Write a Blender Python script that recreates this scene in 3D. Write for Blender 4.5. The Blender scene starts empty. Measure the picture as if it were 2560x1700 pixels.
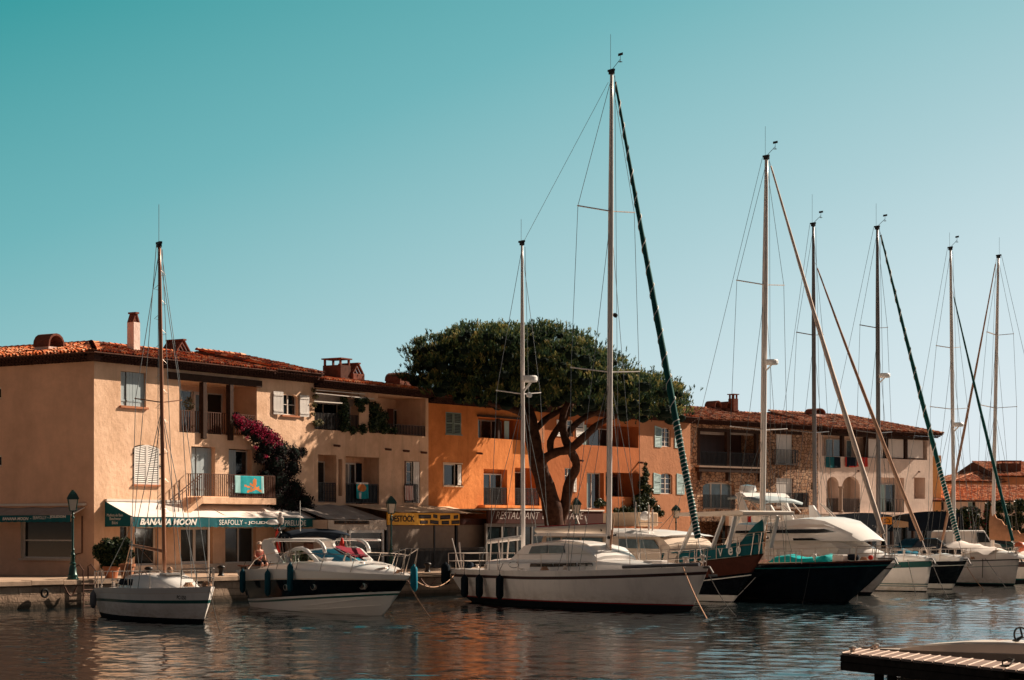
import bpy, math, random
import numpy as np
from mathutils import Vector, Matrix
random.seed(7)
RNG = np.random.default_rng(11)
sc = bpy.context.scene
COL = sc.collection
# ---------------------------------------------------------------- camera
F, CX, HY, EYE = 5000.0, 1280.0, 1320.0, 3.2      # focal length / horizon of the photograph in its own pixels, eye height (m)
cam_d = bpy.data.cameras.new('camera'); cam = bpy.data.objects.new('camera', cam_d); COL.objects.link(cam)
cam_d.sensor_width = 36.0; cam_d.lens = F / 2560 * 36.0
cam_d.shift_y = (HY - 850) / 2560
cam_d.clip_start = 0.5; cam_d.clip_end = 6000
cam.location = (0, 0, EYE); cam.rotation_euler = (math.radians(90), 0, 0)
sc.camera = cam
# ---------------------------------------------------------------- light
SUN_TO = Vector((2.20, 1.60, 1.72)).normalized()   # towards the sun
sun_d = bpy.data.lights.new('sun', 'SUN'); sun = bpy.data.objects.new('sun', sun_d); COL.objects.link(sun)
sun_d.energy = 5.0; sun_d.angle = math.radians(0.5); sun_d.color = (1.0, 0.83, 0.66)
sun.rotation_euler = SUN_TO.to_track_quat('Z', 'Y').to_euler()
sun.location = (60, 40, 60)
w = bpy.data.worlds.new('World'); sc.world = w; w.use_nodes = True
nt = w.node_tree; nt.nodes.clear()
def wn(t, **k):
    n = nt.nodes.new(t)
    for a, b in k.items(): setattr(n, a, b)
    return n
def wmath(op, a, b=None, clamp=False):
    n = wn('ShaderNodeMath', operation=op, use_clamp=clamp)
    for i, v in enumerate((a, b)):
        if v is None: continue
        if isinstance(v, (int, float)): n.inputs[i].default_value = v
        else: nt.links.new(v, n.inputs[i])
    return n.outputs[0]
tc = wn('ShaderNodeTexCoord'); sep = wn('ShaderNodeSeparateXYZ'); nt.links.new(tc.outputs['Generated'], sep.inputs[0])
tt = wmath('SUBTRACT', sep.outputs['Z'], wmath('MULTIPLY', sep.outputs['X'], 0.38))
ramp = wn('ShaderNodeValToRGB'); nt.links.new(wmath('MULTIPLY', wmath('ADD', tt, 0.2), 1 / 1.6), ramp.inputs[0])
STOPS = [(-0.2, (.80, .86, .90)), (-.04, (.72, .81, .86)), (0.03, (.60, .745, .79)), (.108, (.405, .62, .66)), (.158, (.30, .555, .59)), (.23, (.155, .455, .485)),
         (.352, (.022, .315, .325)), (.44, (.012, .11, .12)), (.6, (.007, .040, .050)), (1.2, (.010, .035, .045))]
cr = ramp.color_ramp
while len(cr.elements) < len(STOPS): cr.elements.new(0.5)
for e, (t, c) in zip(cr.elements, STOPS):
    e.position = (t + .2) / 1.6; e.color = (*c, 1)
sky = wn('ShaderNodeTexSky', sky_type='NISHITA', sun_disc=False)
sky.sun_elevation = math.asin(SUN_TO.z); sky.sun_rotation = math.atan2(SUN_TO.x, SUN_TO.y)
sk = wn('ShaderNodeVectorMath', operation='SCALE'); nt.links.new(sky.outputs[0], sk.inputs[0]); sk.inputs['Scale'].default_value = 0.08
back = wn('ShaderNodeMix', data_type='RGBA'); back.inputs['A'].default_value = (.138, .108, .095, 1)  # unseen sky behind the camera, warm tint added to fill shaded sides
fw = wn('ShaderNodeMapRange', interpolation_type='SMOOTHSTEP'); nt.links.new(sep.outputs['Y'], fw.inputs['Value'])
fw.inputs['From Min'].default_value = -0.35; fw.inputs['From Max'].default_value = 0.35
nt.links.new(fw.outputs[0], back.inputs['Factor']); nt.links.new(ramp.outputs[0], back.inputs['B'])
m2 = wn('ShaderNodeMix', data_type='RGBA'); m2.inputs['Factor'].default_value = 0.06
nt.links.new(back.outputs['Result'], m2.inputs['A']); nt.links.new(sk.outputs[0], m2.inputs['B'])
bg = wn('ShaderNodeBackground'); nt.links.new(m2.outputs['Result'], bg.inputs['Color']); bg.inputs['Strength'].default_value = 0.51
wo = wn('ShaderNodeOutputWorld'); nt.links.new(bg.outputs[0], wo.inputs['Surface'])
sc.view_settings.view_transform = 'Standard'; sc.view_settings.look = 'None'
sc.view_settings.exposure = 1.0; sc.view_settings.gamma = 1.0
sc.render.engine = 'CYCLES'
sc.cycles.max_bounces = 8; sc.cycles.transparent_max_bounces = 8
# ---------------------------------------------------------------- frames: a vertical plane through (X,Y) along (dx,dy)
def P(px, py, D): return Vector(((px - CX) / F * D, D, EYE - (py - HY) / F * D))
class Fr:
    def __init__(s, X, Y, dx, dy, z0=0.0):
        l = math.hypot(dx, dy); s.X, s.Y, s.dx, s.dy, s.z0 = X, Y, dx / l, dy / l, z0
    def uz(s, px, py=HY, off=0.0):
        k = (px - CX) / F; X0 = s.X + off * s.dy; Y0 = s.Y - off * s.dx
        u = (k * Y0 - X0) / (s.dx - k * s.dy); D = Y0 + u * s.dy
        return u, EYE - (py - HY) / F * D - s.z0
    def u(s, px, off=0.0): return s.uz(px, HY, off)[0]
    def world(s, u, off=0.0, z=0.0): return Vector((s.X + u * s.dx + off * s.dy, s.Y + u * s.dy - off * s.dx, s.z0 + z))
    @property
    def ang(s): return math.atan2(s.dy, s.dx)
# ---------------------------------------------------------------- mesh building
class MB:
    def __init__(s): s.v = []; s.f = []; s.m = []; s.r = []
    def add(s, vs, fs, mi=0, rnd=None):
        b = len(s.v); s.v.extend([tuple(p) for p in vs])
        for f in fs:
            s.f.append(tuple(b + i for i in f)); s.m.append(mi); s.r.append(rnd if rnd is not None else 0.5)
        return s
    def poly(s, pts, mi=0, rnd=None): return s.add(pts, [tuple(range(len(pts)))], mi, rnd)
    def box(s, x0, x1, y0, y1, z0, z1, mi=0, rnd=None):
        v = [(x, y, z) for z in (z0, z1) for y in (y0, y1) for x in (x0, x1)]
        return s.add(v, [(0, 2, 3, 1), (4, 5, 7, 6), (0, 1, 5, 4), (2, 6, 7, 3), (0, 4, 6, 2), (1, 3, 7, 5)], mi, rnd)
    def bar(s, p, q, a=.02, b=None, mi=0, up=(0, 0, 1)):
        p, q = Vector(p), Vector(q); b = a if b is None else b; d = (q - p)
        if d.length < 1e-6: return s
        d.normalize(); up = Vector(up)
        if abs(d.dot(up)) > .98: up = Vector((1, 0, 0))
        x = d.cross(up).normalized() * a / 2; y = x.cross(d).normalized() * b / 2
        v = [p - x - y, p + x - y, p + x + y, p - x + y, q - x - y, q + x - y, q + x + y, q - x + y]
        return s.add(v, [(0, 1, 2, 3), (4, 7, 6, 5), (0, 4, 5, 1), (1, 5, 6, 2), (2, 6, 7, 3), (3, 7, 4, 0)], mi)
    def tube(s, pts, r=.02, n=6, mi=0, cap=True):
        pts = [Vector(p) for p in pts]; rs = r if isinstance(r, (list, tuple)) else [r] * len(pts)
        t0 = (pts[1] - pts[0]).normalized(); ref = Vector((0, 0, 1)) if abs(t0.z) < .9 else Vector((1, 0, 0))
        x = t0.cross(ref).normalized(); vs = []
        for i, p in enumerate(pts):
            t = (pts[min(i + 1, len(pts) - 1)] - pts[max(i - 1, 0)]).normalized()
            x = (x - t * x.dot(t)).normalized(); y = t.cross(x)
            for k in range(n):
                a = 2 * math.pi * k / n; vs.append(p + (x * math.cos(a) + y * math.sin(a)) * rs[i])
        fs = [(i * n + k, i * n + (k + 1) % n, (i + 1) * n + (k + 1) % n, (i + 1) * n + k) for i in range(len(pts) - 1) for k in range(n)]
        if cap: fs += [tuple(range(n - 1, -1, -1)), tuple((len(pts) - 1) * n + k for k in range(n))]
        return s.add(vs, fs, mi)
    def lathe(s, prof, c=(0, 0, 0), n=16, mi=0, axis=None, cap=True):
        c = Vector(c); M = Matrix.Identity(3) if axis is None else Vector(axis).normalized().to_track_quat('Z', 'Y').to_matrix()
        vs = []
        for r, z in prof:
            for k in range(n):
                a = 2 * math.pi * k / n; vs.append(c + M @ Vector((r * math.cos(a), r * math.sin(a), z)))
        fs = [(i * n + k, i * n + (k + 1) % n, (i + 1) * n + (k + 1) % n, (i + 1) * n + k) for i in range(len(prof) - 1) for k in range(n)]
        if cap: fs += [tuple(range(n - 1, -1, -1)), tuple((len(prof) - 1) * n + k for k in range(n))]
        return s.add(vs, fs, mi)
    def grid(s, rows, mi=0, close=False, rnd=None):
        n = len(rows[0]); vs = [p for r in rows for p in r]; m = n if close else n - 1
        return s.add(vs, [(i * n + k, i * n + (k + 1) % n, (i + 1) * n + (k + 1) % n, (i + 1) * n + k) for i in range(len(rows) - 1) for k in range(m)], mi, rnd)
    def prism(s, prof, y0, y1, mi=0, y0b=None, y1b=None, top=None):
        """profile [(x,z)] extruded from y0 to y1; y may be lists (one per point) for tapering"""
        n = len(prof); a = y0 if isinstance(y0, (list, tuple)) else [y0] * n; b = y1 if isinstance(y1, (list, tuple)) else [y1] * n
        vs = [(p[0], a[i], p[1]) for i, p in enumerate(prof)] + [(p[0], b[i], p[1]) for i, p in enumerate(prof)]
        return s.add(vs, [tuple(range(n)), tuple(range(2 * n - 1, n - 1, -1))] + [(i, n + i, n + (i + 1) % n, (i + 1) % n) for i in range(n)], mi)
    def merge(s, o, mi=0):
        b = len(s.v); s.v += o.v; s.f += [tuple(b + i for i in f) for f in o.f]; s.m += [m + mi for m in o.m]; s.r += o.r; return s
    def build(s, name, mats, parent=None, smooth=False, loc=None, auto=None, bevel=0, rnd=False, fix=True):
        me = bpy.data.meshes.new(name); me.from_pydata(s.v, [], s.f)
        mats = mats if isinstance(mats, (list, tuple)) else [mats]
        for m in mats: me.materials.append(m)
        if len(mats) > 1: me.polygons.foreach_set('material_index', np.minimum(np.array(s.m, dtype=np.int32), len(mats) - 1))
        if smooth: me.polygons.foreach_set('use_smooth', np.ones(len(s.f), dtype=bool))
        if rnd:
            at = me.attributes.new('rnd', 'FLOAT', 'FACE'); at.data.foreach_set('value', np.array(s.r, dtype=np.float32))
        if fix:
            import bmesh
            bm = bmesh.new(); bm.from_mesh(me)
            if auto: bmesh.ops.remove_doubles(bm, verts=bm.verts, dist=1e-4)
            bmesh.ops.recalc_face_normals(bm, faces=bm.faces)
            if auto:
                for e in bm.edges:
                    if len(e.link_faces) == 2 and e.calc_face_angle(0) > math.radians(auto): e.smooth = False
            bm.to_mesh(me); bm.free()
        me.update()
        o = bpy.data.objects.new(name, me); COL.objects.link(o)
        if parent is not None: o.parent = parent
        if loc is not None: o.location = loc
        if bevel:
            b = o.modifiers.new('bevel', 'BEVEL'); b.width = bevel; b.segments = 2; b.limit_method = 'ANGLE'
        return o
def thing(name, label, cat, loc=(0, 0, 0), rz=0.0, group=None):
    o = bpy.data.objects.new(name, None); COL.objects.link(o); o.empty_display_size = .3
    o.location = loc; o.rotation_euler = (0, 0, rz); o['label'] = label; o['category'] = cat
    if group: o['group'] = group
    return o
def tag(o, label, cat, group=None):
    o['label'] = label; o['category'] = cat
    if group: o['group'] = group
    return o
def frthing(name, label, cat, fr, u0=0.0, off=0.0, z=0.0, group=None):
    return thing(name, label, cat, fr.world(u0, off, z), fr.ang, group)
def copy_tree(o, parent=None):
    c = o.copy(); COL.objects.link(c); c.parent = parent
    for ch in list(o.children): copy_tree(ch, c)
    return c
def text_mesh(body, W, H, org, xd, up, mat, parent, shear=0.0, bold=0.0, name='lettering', depth=.006, bulge=None, font=None):
    cu = bpy.data.curves.new('t', 'FONT'); cu.body = body; cu.size = 1; cu.shear = shear; cu.offset = bold; cu.resolution_u = 3
    to = bpy.data.objects.new('t', cu); COL.objects.link(to)
    dg = bpy.context.evaluated_depsgraph_get(); dg.update()
    me = bpy.data.meshes.new_from_object(to.evaluated_get(dg))
    bpy.data.objects.remove(to); bpy.data.curves.remove(cu)
    n = len(me.vertices); co = np.zeros(n * 3); me.vertices.foreach_get('co', co); co = co.reshape(-1, 3)
    mn, mx = co.min(0), co.max(0); sx = W / (mx[0] - mn[0]); sy = H / (mx[1] - mn[1])
    xd = np.array(Vector(xd).normalized()); up = np.array(Vector(up).normalized()); nn = np.cross(xd, up)
    x = (co[:, 0] - mn[0]) * sx; y = (co[:, 1] - mn[1]) * sy
    out = np.array(org) + x[:, None] * xd + y[:, None] * up + depth * nn
    me.vertices.foreach_set('co', out.ravel()); me.name = name; me.materials.clear(); me.materials.append(mat); me.update()
    o = bpy.data.objects.new(name, me); COL.objects.link(o); o.parent = parent
    return o
# ---------------------------------------------------------------- materials
def _n(t, ty, **k):
    n = t.nodes.new(ty)
    for a, b in k.items(): setattr(n, a, b)
    return n
def newmat(name):
    m = bpy.data.materials.new(name); m.use_nodes = True; t = m.node_tree; t.nodes.clear()
    b = _n(t, 'ShaderNodeBsdfPrincipled'); o = _n(t, 'ShaderNodeOutputMaterial'); t.links.new(b.outputs[0], o.inputs['Surface'])
    return m, t, b
def noise(t, scale, detail=4, rough=.6, vec=None, stretch=None, coord='Object'):
    n = _n(t, 'ShaderNodeTexNoise'); n.inputs['Scale'].default_value = scale; n.inputs['Detail'].default_value = detail; n.inputs['Roughness'].default_value = rough
    if vec is None:
        tcn = _n(t, 'ShaderNodeTexCoord'); vec = tcn.outputs[coord]
    if stretch:
        mp = _n(t, 'ShaderNodeMapping'); mp.inputs['Scale'].default_value = stretch; t.links.new(vec, mp.inputs[0]); vec = mp.outputs[0]
    t.links.new(vec, n.inputs['Vector']); return n.outputs['Fac']
def mixc(t, fac, a, b, blend='MIX'):
    m = _n(t, 'ShaderNodeMix', data_type='RGBA', blend_type=blend)
    for k, v in (('Factor', fac), ('A', a), ('B', b)):
        if isinstance(v, (int, float)): m.inputs[k].default_value = v
        elif isinstance(v, tuple): m.inputs[k].default_value = (*v[:3], 1)
        else: t.links.new(v, m.inputs[k])
    return m.outputs['Result']
def mrange(t, v, a, b, c=0., d=1.):
    m = _n(t, 'ShaderNodeMapRange'); t.links.new(v, m.inputs[0])
    for i, x in enumerate((a, b, c, d)): m.inputs[i + 1].default_value = x
    return m.outputs[0]
def bump(t, b, h, strength, dist):
    n = _n(t, 'ShaderNodeBump'); n.inputs['Strength'].default_value = strength; n.inputs['Distance'].default_value = dist
    t.links.new(h, n.inputs['Height']); t.links.new(n.outputs[0], b.inputs['Normal'])
def mul(c, k): return tuple(x * k for x in c[:3])
def mat(name, col, rough=.6, metal=0., var=.12, scale=3., bmp=0., bscale=40., spec=.3, streak=0., coat=0., grime=0.):
    m, t, b = newmat(name); b.inputs['Roughness'].default_value = rough; b.inputs['Metallic'].default_value = metal
    b.inputs['Specular IOR Level'].default_value = spec if rough < .6 else min(spec, .08); b.inputs['Coat Weight'].default_value = coat
    c = mixc(t, mrange(t, noise(t, scale), .3, .7), mul(col, 1 - var), mul(col, 1 + var))
    if streak:
        s = mrange(t, noise(t, 2.2, 5, .7, stretch=(1, 1, .12)), .5, .75, 0, streak)
        c = mixc(t, s, c, mul(col, .45))
    if grime:
        tcn = _n(t, 'ShaderNodeTexCoord'); s_ = _n(t, 'ShaderNodeSeparateXYZ'); t.links.new(tcn.outputs['Object'], s_.inputs[0]); g_ = _n(t, 'ShaderNodeMath', operation='MULTIPLY')
        t.links.new(mrange(t, s_.outputs['Z'], .2, .75, grime, 0), g_.inputs[0]); t.links.new(mrange(t, noise(t, 2.5, 6, .75, stretch=(1, 1, 2.5)), .38, .66), g_.inputs[1]); c = mixc(t, g_.outputs[0], c, (.34, .25, .15))
    t.links.new(c, b.inputs['Base Color'])
    if bmp: bump(t, b, noise(t, bscale, 5), bmp, .02)
    return m
def plaster(name, col, stain=.35, alt=None):
    m, t, b = newmat(name); b.inputs['Roughness'].default_value = .92; b.inputs['Specular IOR Level'].default_value = .05
    big = mrange(t, noise(t, .55, 6, .65), .32, .68); med = mrange(t, noise(t, 3.2, 6, .7), .35, .7)
    c = mixc(t, big, mul(col, .80), mul(alt or col, 1.08))
    c = mixc(t, mrange(t, noise(t, 3.2, 6, .7), .45, .8, 0, .35), c, mul(col, .78))
    st = mrange(t, noise(t, 1.5, 6, .75, stretch=(1.6, 1.6, .13)), .52, .78, 0, stain)
    c = mixc(t, st, c, mul(col, .5))
    t.links.new(c, b.inputs['Base Color'])
    h = _n(t, 'ShaderNodeMath', operation='ADD'); t.links.new(noise(t, 4.5, 4, .6), h.inputs[0])
    h2 = _n(t, 'ShaderNodeMath', operation='MULTIPLY'); t.links.new(noise(t, 38, 5, .7), h2.inputs[0]); h2.inputs[1].default_value = .45
    t.links.new(h2.outputs[0], h.inputs[1]); bump(t, b, h.outputs[0], .55, .05)
    return m
def tile_mat(name, cols, dark):
    m, t, b = newmat(name); b.inputs['Roughness'].default_value = .9; b.inputs['Specular IOR Level'].default_value = .08
    a = _n(t, 'ShaderNodeAttribute', attribute_name='rnd')
    r = _n(t, 'ShaderNodeValToRGB'); t.links.new(a.outputs['Fac'], r.inputs[0]); e = r.color_ramp; e.interpolation = 'CONSTANT'
    while len(e.elements) < len(cols): e.elements.new(.5)
    for i, c in enumerate(cols): e.elements[i].position = i / len(cols); e.elements[i].color = (*c, 1)
    c = mixc(t, mrange(t, noise(t, 1.3, 5), .45, .75, 0, .55), r.outputs[0], dark)
    c = mixc(t, mrange(t, noise(t, 14, 4), .5, .8, 0, .5), c, mul(dark, .7))
    t.links.new(c, b.inputs['Base Color']); bump(t, b, noise(t, 30, 4), .4, .02)
    return m
def stone_mat(name, sx, sz, cols, mortar, dist=.35):
    m, t, b = newmat(name); b.inputs['Roughness'].default_value = .95; b.inputs['Specular IOR Level'].default_value = .1
    tcn = _n(t, 'ShaderNodeTexCoord'); mp = _n(t, 'ShaderNodeMapping'); mp.inputs['Scale'].default_value = (sx, sx, sz); t.links.new(tcn.outputs['Object'], mp.inputs[0])
    ns = _n(t, 'ShaderNodeTexNoise'); ns.inputs['Scale'].default_value = 1.4; t.links.new(mp.outputs[0], ns.inputs['Vector'])
    ad = _n(t, 'ShaderNodeMix', data_type='VECTOR'); ad.inputs['Factor'].default_value = dist * .5
    t.links.new(mp.outputs[0], ad.inputs['A']); va = _n(t, 'ShaderNodeVectorMath', operation='ADD'); t.links.new(mp.outputs[0], va.inputs[0]); t.links.new(ns.outputs['Color'], va.inputs[1]); t.links.new(va.outputs[0], ad.inputs['B'])
    v1 = _n(t, 'ShaderNodeTexVoronoi', feature='DISTANCE_TO_EDGE'); v2 = _n(t, 'ShaderNodeTexVoronoi', feature='F1')
    for v in (v1, v2): v.inputs['Scale'].default_value = 1; v.inputs['Randomness'].default_value = .72; t.links.new(ad.outputs['Result'], v.inputs['Vector'])
    s = _n(t, 'ShaderNodeSeparateColor'); t.links.new(v2.outputs['Color'], s.inputs[0])
    r = _n(t, 'ShaderNodeValToRGB'); t.links.new(s.outputs[0], r.inputs[0]); e = r.color_ramp
    while len(e.elements) < len(cols): e.elements.new(.5)
    for i, c in enumerate(cols): e.elements[i].position = i / (len(cols) - 1); e.elements[i].color = (*c, 1)
    c = mixc(t, mrange(t, noise(t, 9, 5), .35, .75, 0, .5), r.outputs[0], mul(cols[0], .55))
    k = mrange(t, v1.outputs['Distance'], .02, .09)
    c = mixc(t, k, mortar, c); t.links.new(c, b.inputs['Base Color'])
    h = _n(t, 'ShaderNodeMath', operation='ADD'); t.links.new(k, h.inputs[0]); h2 = _n(t, 'ShaderNodeMath', operation='MULTIPLY'); t.links.new(noise(t, 12, 5), h2.inputs[0]); h2.inputs[1].default_value = .8; t.links.new(h2.outputs[0], h.inputs[1])
    bump(t, b, h.outputs[0], .9, .06)
    return m
def plank_mat(name, col, pitch=.12, axis='X', gap=.08, var=.2, rough=.6):
    m, t, b = newmat(name); b.inputs['Roughness'].default_value = rough
    tcn = _n(t, 'ShaderNodeTexCoord'); s = _n(t, 'ShaderNodeSeparateXYZ'); t.links.new(tcn.outputs['Object'], s.inputs[0])
    d = _n(t, 'ShaderNodeMath', operation='DIVIDE'); t.links.new(s.outputs[axis], d.inputs[0]); d.inputs[1].default_value = pitch
    fr_ = _n(t, 'ShaderNodeMath', operation='FRACT'); t.links.new(d.outputs[0], fr_.inputs[0])
    fl = _n(t, 'ShaderNodeMath', operation='FLOOR'); t.links.new(d.outputs[0], fl.inputs[0])
    wnz = _n(t, 'ShaderNodeTexWhiteNoise', noise_dimensions='1D'); t.links.new(fl.outputs[0], wnz.inputs['W'])
    c = mixc(t, wnz.outputs['Value'], mul(col, 1 - var), mul(col, 1 + var))
    g = _n(t, 'ShaderNodeMath', operation='LESS_THAN'); t.links.new(fr_.outputs[0], g.inputs[0]); g.inputs[1].default_value = gap
    c = mixc(t, g.outputs[0], c, mul(col, .3)); c = mixc(t, mrange(t, noise(t, 6, 5, stretch=(1, 1, 1)), .4, .75, 0, .4), c, mul(col, .6))
    t.links.new(c, b.inputs['Base Color']); return m
def glass_mat(name, col=(.007, .011, .013), rough=.06, var=2.):
    m, t, b = newmat(name); b.inputs['Roughness'].default_value = rough; b.inputs['Specular IOR Level'].default_value = .5
    c = mixc(t, mrange(t, noise(t, 1.6, 5, .7), .45, .75), col, mul(col, var)); t.links.new(c, b.inputs['Base Color']); return m
def clear_mat(name, tint=(.75, .9, .9), op=.45, rough=.03):
    m, t, b = newmat(name); t.nodes.remove(b); o = [n for n in t.nodes if n.type == 'OUTPUT_MATERIAL'][0]
    tr = _n(t, 'ShaderNodeBsdfTransparent'); tr.inputs[0].default_value = (*tint, 1); gl = _n(t, 'ShaderNodeBsdfGlossy'); gl.inputs['Roughness'].default_value = rough
    fz = _n(t, 'ShaderNodeFresnel'); fz.inputs[0].default_value = 1.5; mx = _n(t, 'ShaderNodeMixShader')
    t.links.new(mrange(t, fz.outputs[0], 0, 1, op * .25, 1), mx.inputs[0]); t.links.new(tr.outputs[0], mx.inputs[1]); t.links.new(gl.outputs[0], mx.inputs[2]); t.links.new(mx.outputs[0], o.inputs[0]); return m
def stripe_mat(name, a, b_, pitch, axis='X', rough=.8):
    m, t, b = newmat(name); b.inputs['Roughness'].default_value = rough
    tcn = _n(t, 'ShaderNodeTexCoord'); s = _n(t, 'ShaderNodeSeparateXYZ'); t.links.new(tcn.outputs['Object'], s.inputs[0])
    d = _n(t, 'ShaderNodeMath', operation='DIVIDE'); t.links.new(s.outputs[axis], d.inputs[0]); d.inputs[1].default_value = pitch
    f_ = _n(t, 'ShaderNodeMath', operation='FRACT'); t.links.new(d.outputs[0], f_.inputs[0]); g = _n(t, 'ShaderNodeMath', operation='LESS_THAN'); t.links.new(f_.outputs[0], g.inputs[0]); g.inputs[1].default_value = .5
    t.links.new(mixc(t, g.outputs[0], a, b_), b.inputs['Base Color']); return m
def leaf_mat(name, cols, rough=.6, trans=0.):
    m, t, b = newmat(name); b.inputs['Roughness'].default_value = rough; b.inputs['Specular IOR Level'].default_value = .12
    a = _n(t, 'ShaderNodeAttribute', attribute_name='rnd')
    r = _n(t, 'ShaderNodeValToRGB'); t.links.new(a.outputs['Fac'], r.inputs[0]); e = r.color_ramp
    while len(e.elements) < len(cols): e.elements.new(.5)
    for i, c in enumerate(cols): e.elements[i].position = i / (len(cols) - 1); e.elements[i].color = (*c, 1)
    t.links.new(r.outputs[0], b.inputs['Base Color'])
    if trans:
        tr = _n(t, 'ShaderNodeBsdfTranslucent'); t.links.new(r.outputs[0], tr.inputs[0]); mx = _n(t, 'ShaderNodeMixShader'); mx.inputs[0].default_value = trans; o = [n for n in t.nodes if n.type == 'OUTPUT_MATERIAL'][0]
        t.links.new(b.outputs[0], mx.inputs[1]); t.links.new(tr.outputs[0], mx.inputs[2]); t.links.new(mx.outputs[0], o.inputs['Surface'])
    return m
M = {}
M['ochre'] = plaster('ochre_plaster', (.76, .47, .30), .38, (.82, .55, .38))
M['sidewall'] = plaster('ochre_plaster_side', (.72, .45, .31), .15)
M['ochre2'] = plaster('ochre_plaster_pale', (.72, .44, .28), .75, (.78, .52, .36))
M['orange'] = plaster('orange_plaster', (.64, .205, .062), .6, (.72, .26, .085))
M['deeporange'] = plaster('deep_orange_plaster', (.42, .14, .055), .4)
M['salmon'] = plaster('salmon_plaster', (.45, .205, .11), .3)
M['white_pl'] = plaster('white_plaster', (.78, .60, .50), .3)
M['shopwhite'] = plaster('shopfront_plaster', (.60, .49, .40), .25)
M['farorange'] = plaster('far_orange_plaster', (.8, .42, .18), .2)
TC = [(.46, .11, .05), (.62, .17, .07), (.30, .07, .04), (.66, .30, .15), (.14, .05, .04), (.74, .44, .29), (.52, .11, .04), (.16, .07, .055), (.58, .2, .09)]
M['tile'] = tile_mat('roof_tile', TC, (.16, .07, .05))
M['tile_red'] = tile_mat('roof_tile_red', [(.62, .17, .06), (.68, .30, .15), (.5, .12, .05), (.72, .40, .24), (.58, .14, .04), (.45, .13, .06)], (.3, .1, .06))
M['tile_far'] = tile_mat('roof_tile_far', [(.72, .28, .14), (.8, .42, .26), (.55, .18, .09), (.8, .50, .36), (.35, .12, .07)], (.4, .16, .1))
M['tile_brown'] = tile_mat('roof_tile_brown', [(.50, .18, .10), (.66, .34, .21), (.22, .08, .055), (.62, .42, .31), (.12, .05, .04), (.42, .13, .07), (.56, .24, .13)], (.14, .07, .055))
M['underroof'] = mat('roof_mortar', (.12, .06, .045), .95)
M['eave'] = mat('shaded_eave_tile', (.07, .035, .028), .95, var=.3, scale=8)  # shade under the roof edge put into this dark tile colour
M['stone'] = stone_mat('rubble_stone', 3.0, 4.3, [(.40, .21, .12), (.55, .32, .19), (.45, .26, .17), (.66, .43, .28), (.33, .17, .11)], (.12, .07, .05))
M['paving'] = mat('quay_paving', (.40, .28, .20), .9, var=.25, scale=1.2, bmp=.3, bscale=20, spec=.05)
M['wood_dark'] = mat('dark_timber', (.045, .025, .018), .8, var=.3, scale=6)
M['wood_red'] = mat('varnished_wood', (.075, .021, .013), .4, var=.2, scale=5)
M['wood_brown'] = mat('brown_shutter_wood', (.14, .06, .04), .7, var=.2)
M['teak'] = plank_mat('teak_deck', (.36, .22, .13), .06, 'Y', .12, .12)
M['white'] = mat('white_paint', (.78, .74, .68), .5, var=.04)
M['frame_w'] = mat('white_window_frame', (.62, .56, .50), .5, var=.05)
M['shut_w'] = mat('white_shutter', (.74, .69, .64), .6, var=.06, streak=.25)
M['shut_b'] = mat('blue_grey_shutter', (.36, .42, .44), .6, var=.08, streak=.3)
M['shut_g'] = mat('green_grey_shutter', (.20, .25, .22), .6, var=.08)
M['shut_lb'] = mat('light_blue_shutter', (.36, .50, .50), .6, var=.06)
M['glass'] = glass_mat('dark_window_glass')
M['glass2'] = glass_mat('shop_window_glass', (.006, .010, .011), .08, 2.5)
M['glass_b'] = glass_mat('curtained_glass', (.10, .15, .17), .15, 1.8)
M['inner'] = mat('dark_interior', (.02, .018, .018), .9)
M['iron'] = mat('dark_iron', (.02, .018, .018), .5, .3)
M['iron_rust'] = mat('rusty_iron', (.10, .05, .035), .6, .2, var=.3, scale=12)
M['green_iron'] = mat('green_cast_iron', (.008, .05, .042), .35, .2, var=.15, coat=.3)
M['lampglass'] = mat('frosted_lamp_glass', (.62, .56, .48), .3, var=.03)
M['teal_cloth'] = mat('teal_canvas', (.012, .10, .12), .8, var=.18, scale=2.5, bmp=.4, bscale=6)
M['white_cloth'] = mat('white_canvas', (.74, .66, .60), .85, var=.06, scale=2, bmp=.3, bscale=5)
M['grey_cloth'] = mat('grey_canvas', (.34, .29, .26), .85, var=.15, scale=2, bmp=.3, bscale=5)
M['cream_cloth'] = mat('cream_canvas', (.70, .50, .34), .85, var=.08, bmp=.5, bscale=5)
M['tan_cloth'] = mat('tan_sailcover', (.50, .24, .13), .85, var=.15, bmp=.6, bscale=5)
M['navy_cloth'] = mat('navy_canvas', (.008, .013, .022), .9, var=.2, spec=.1)
M['green_cloth'] = mat('green_sail_strip', (.008, .075, .07), .75, var=.2)
M['teal_tarp'] = mat('turquoise_tarpaulin', (.01, .36, .36), .6, var=.15, bmp=.8, bscale=3)
M['maroon'] = mat('maroon_cloth', (.20, .02, .035), .8)
M['red'] = mat('red_cloth', (.5, .03, .02), .7)
M['letter'] = mat('white_lettering', (.78, .74, .68), .6, var=.03)
M['letter_dk'] = mat('dark_lettering', (.02, .02, .02), .6)
M['letter_dim'] = mat('faded_sign_lettering', (.36, .30, .27), .6)
M['yellow'] = mat('yellow_sign_board', (.85, .42, .06), .6, var=.06, spec=.15)
M['brown_sign'] = mat('brown_sign_board', (.060, .026, .022), .9, var=.1, spec=.05)
M['grey_board'] = mat('grey_roller_shutter', (.20, .155, .125), .8, var=.08)
M['gel'] = mat('white_gelcoat', (.84, .80, .76), .22, var=.03, scale=1.2, coat=.3)
M['gel_dull'] = mat('white_hull_paint', (.86, .79, .73), .35, var=.07, scale=.8, streak=.28, grime=.6)
M['peach'] = mat('cream_gelcoat', (.74, .60, .48), .3, var=.04, coat=.2)
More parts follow.
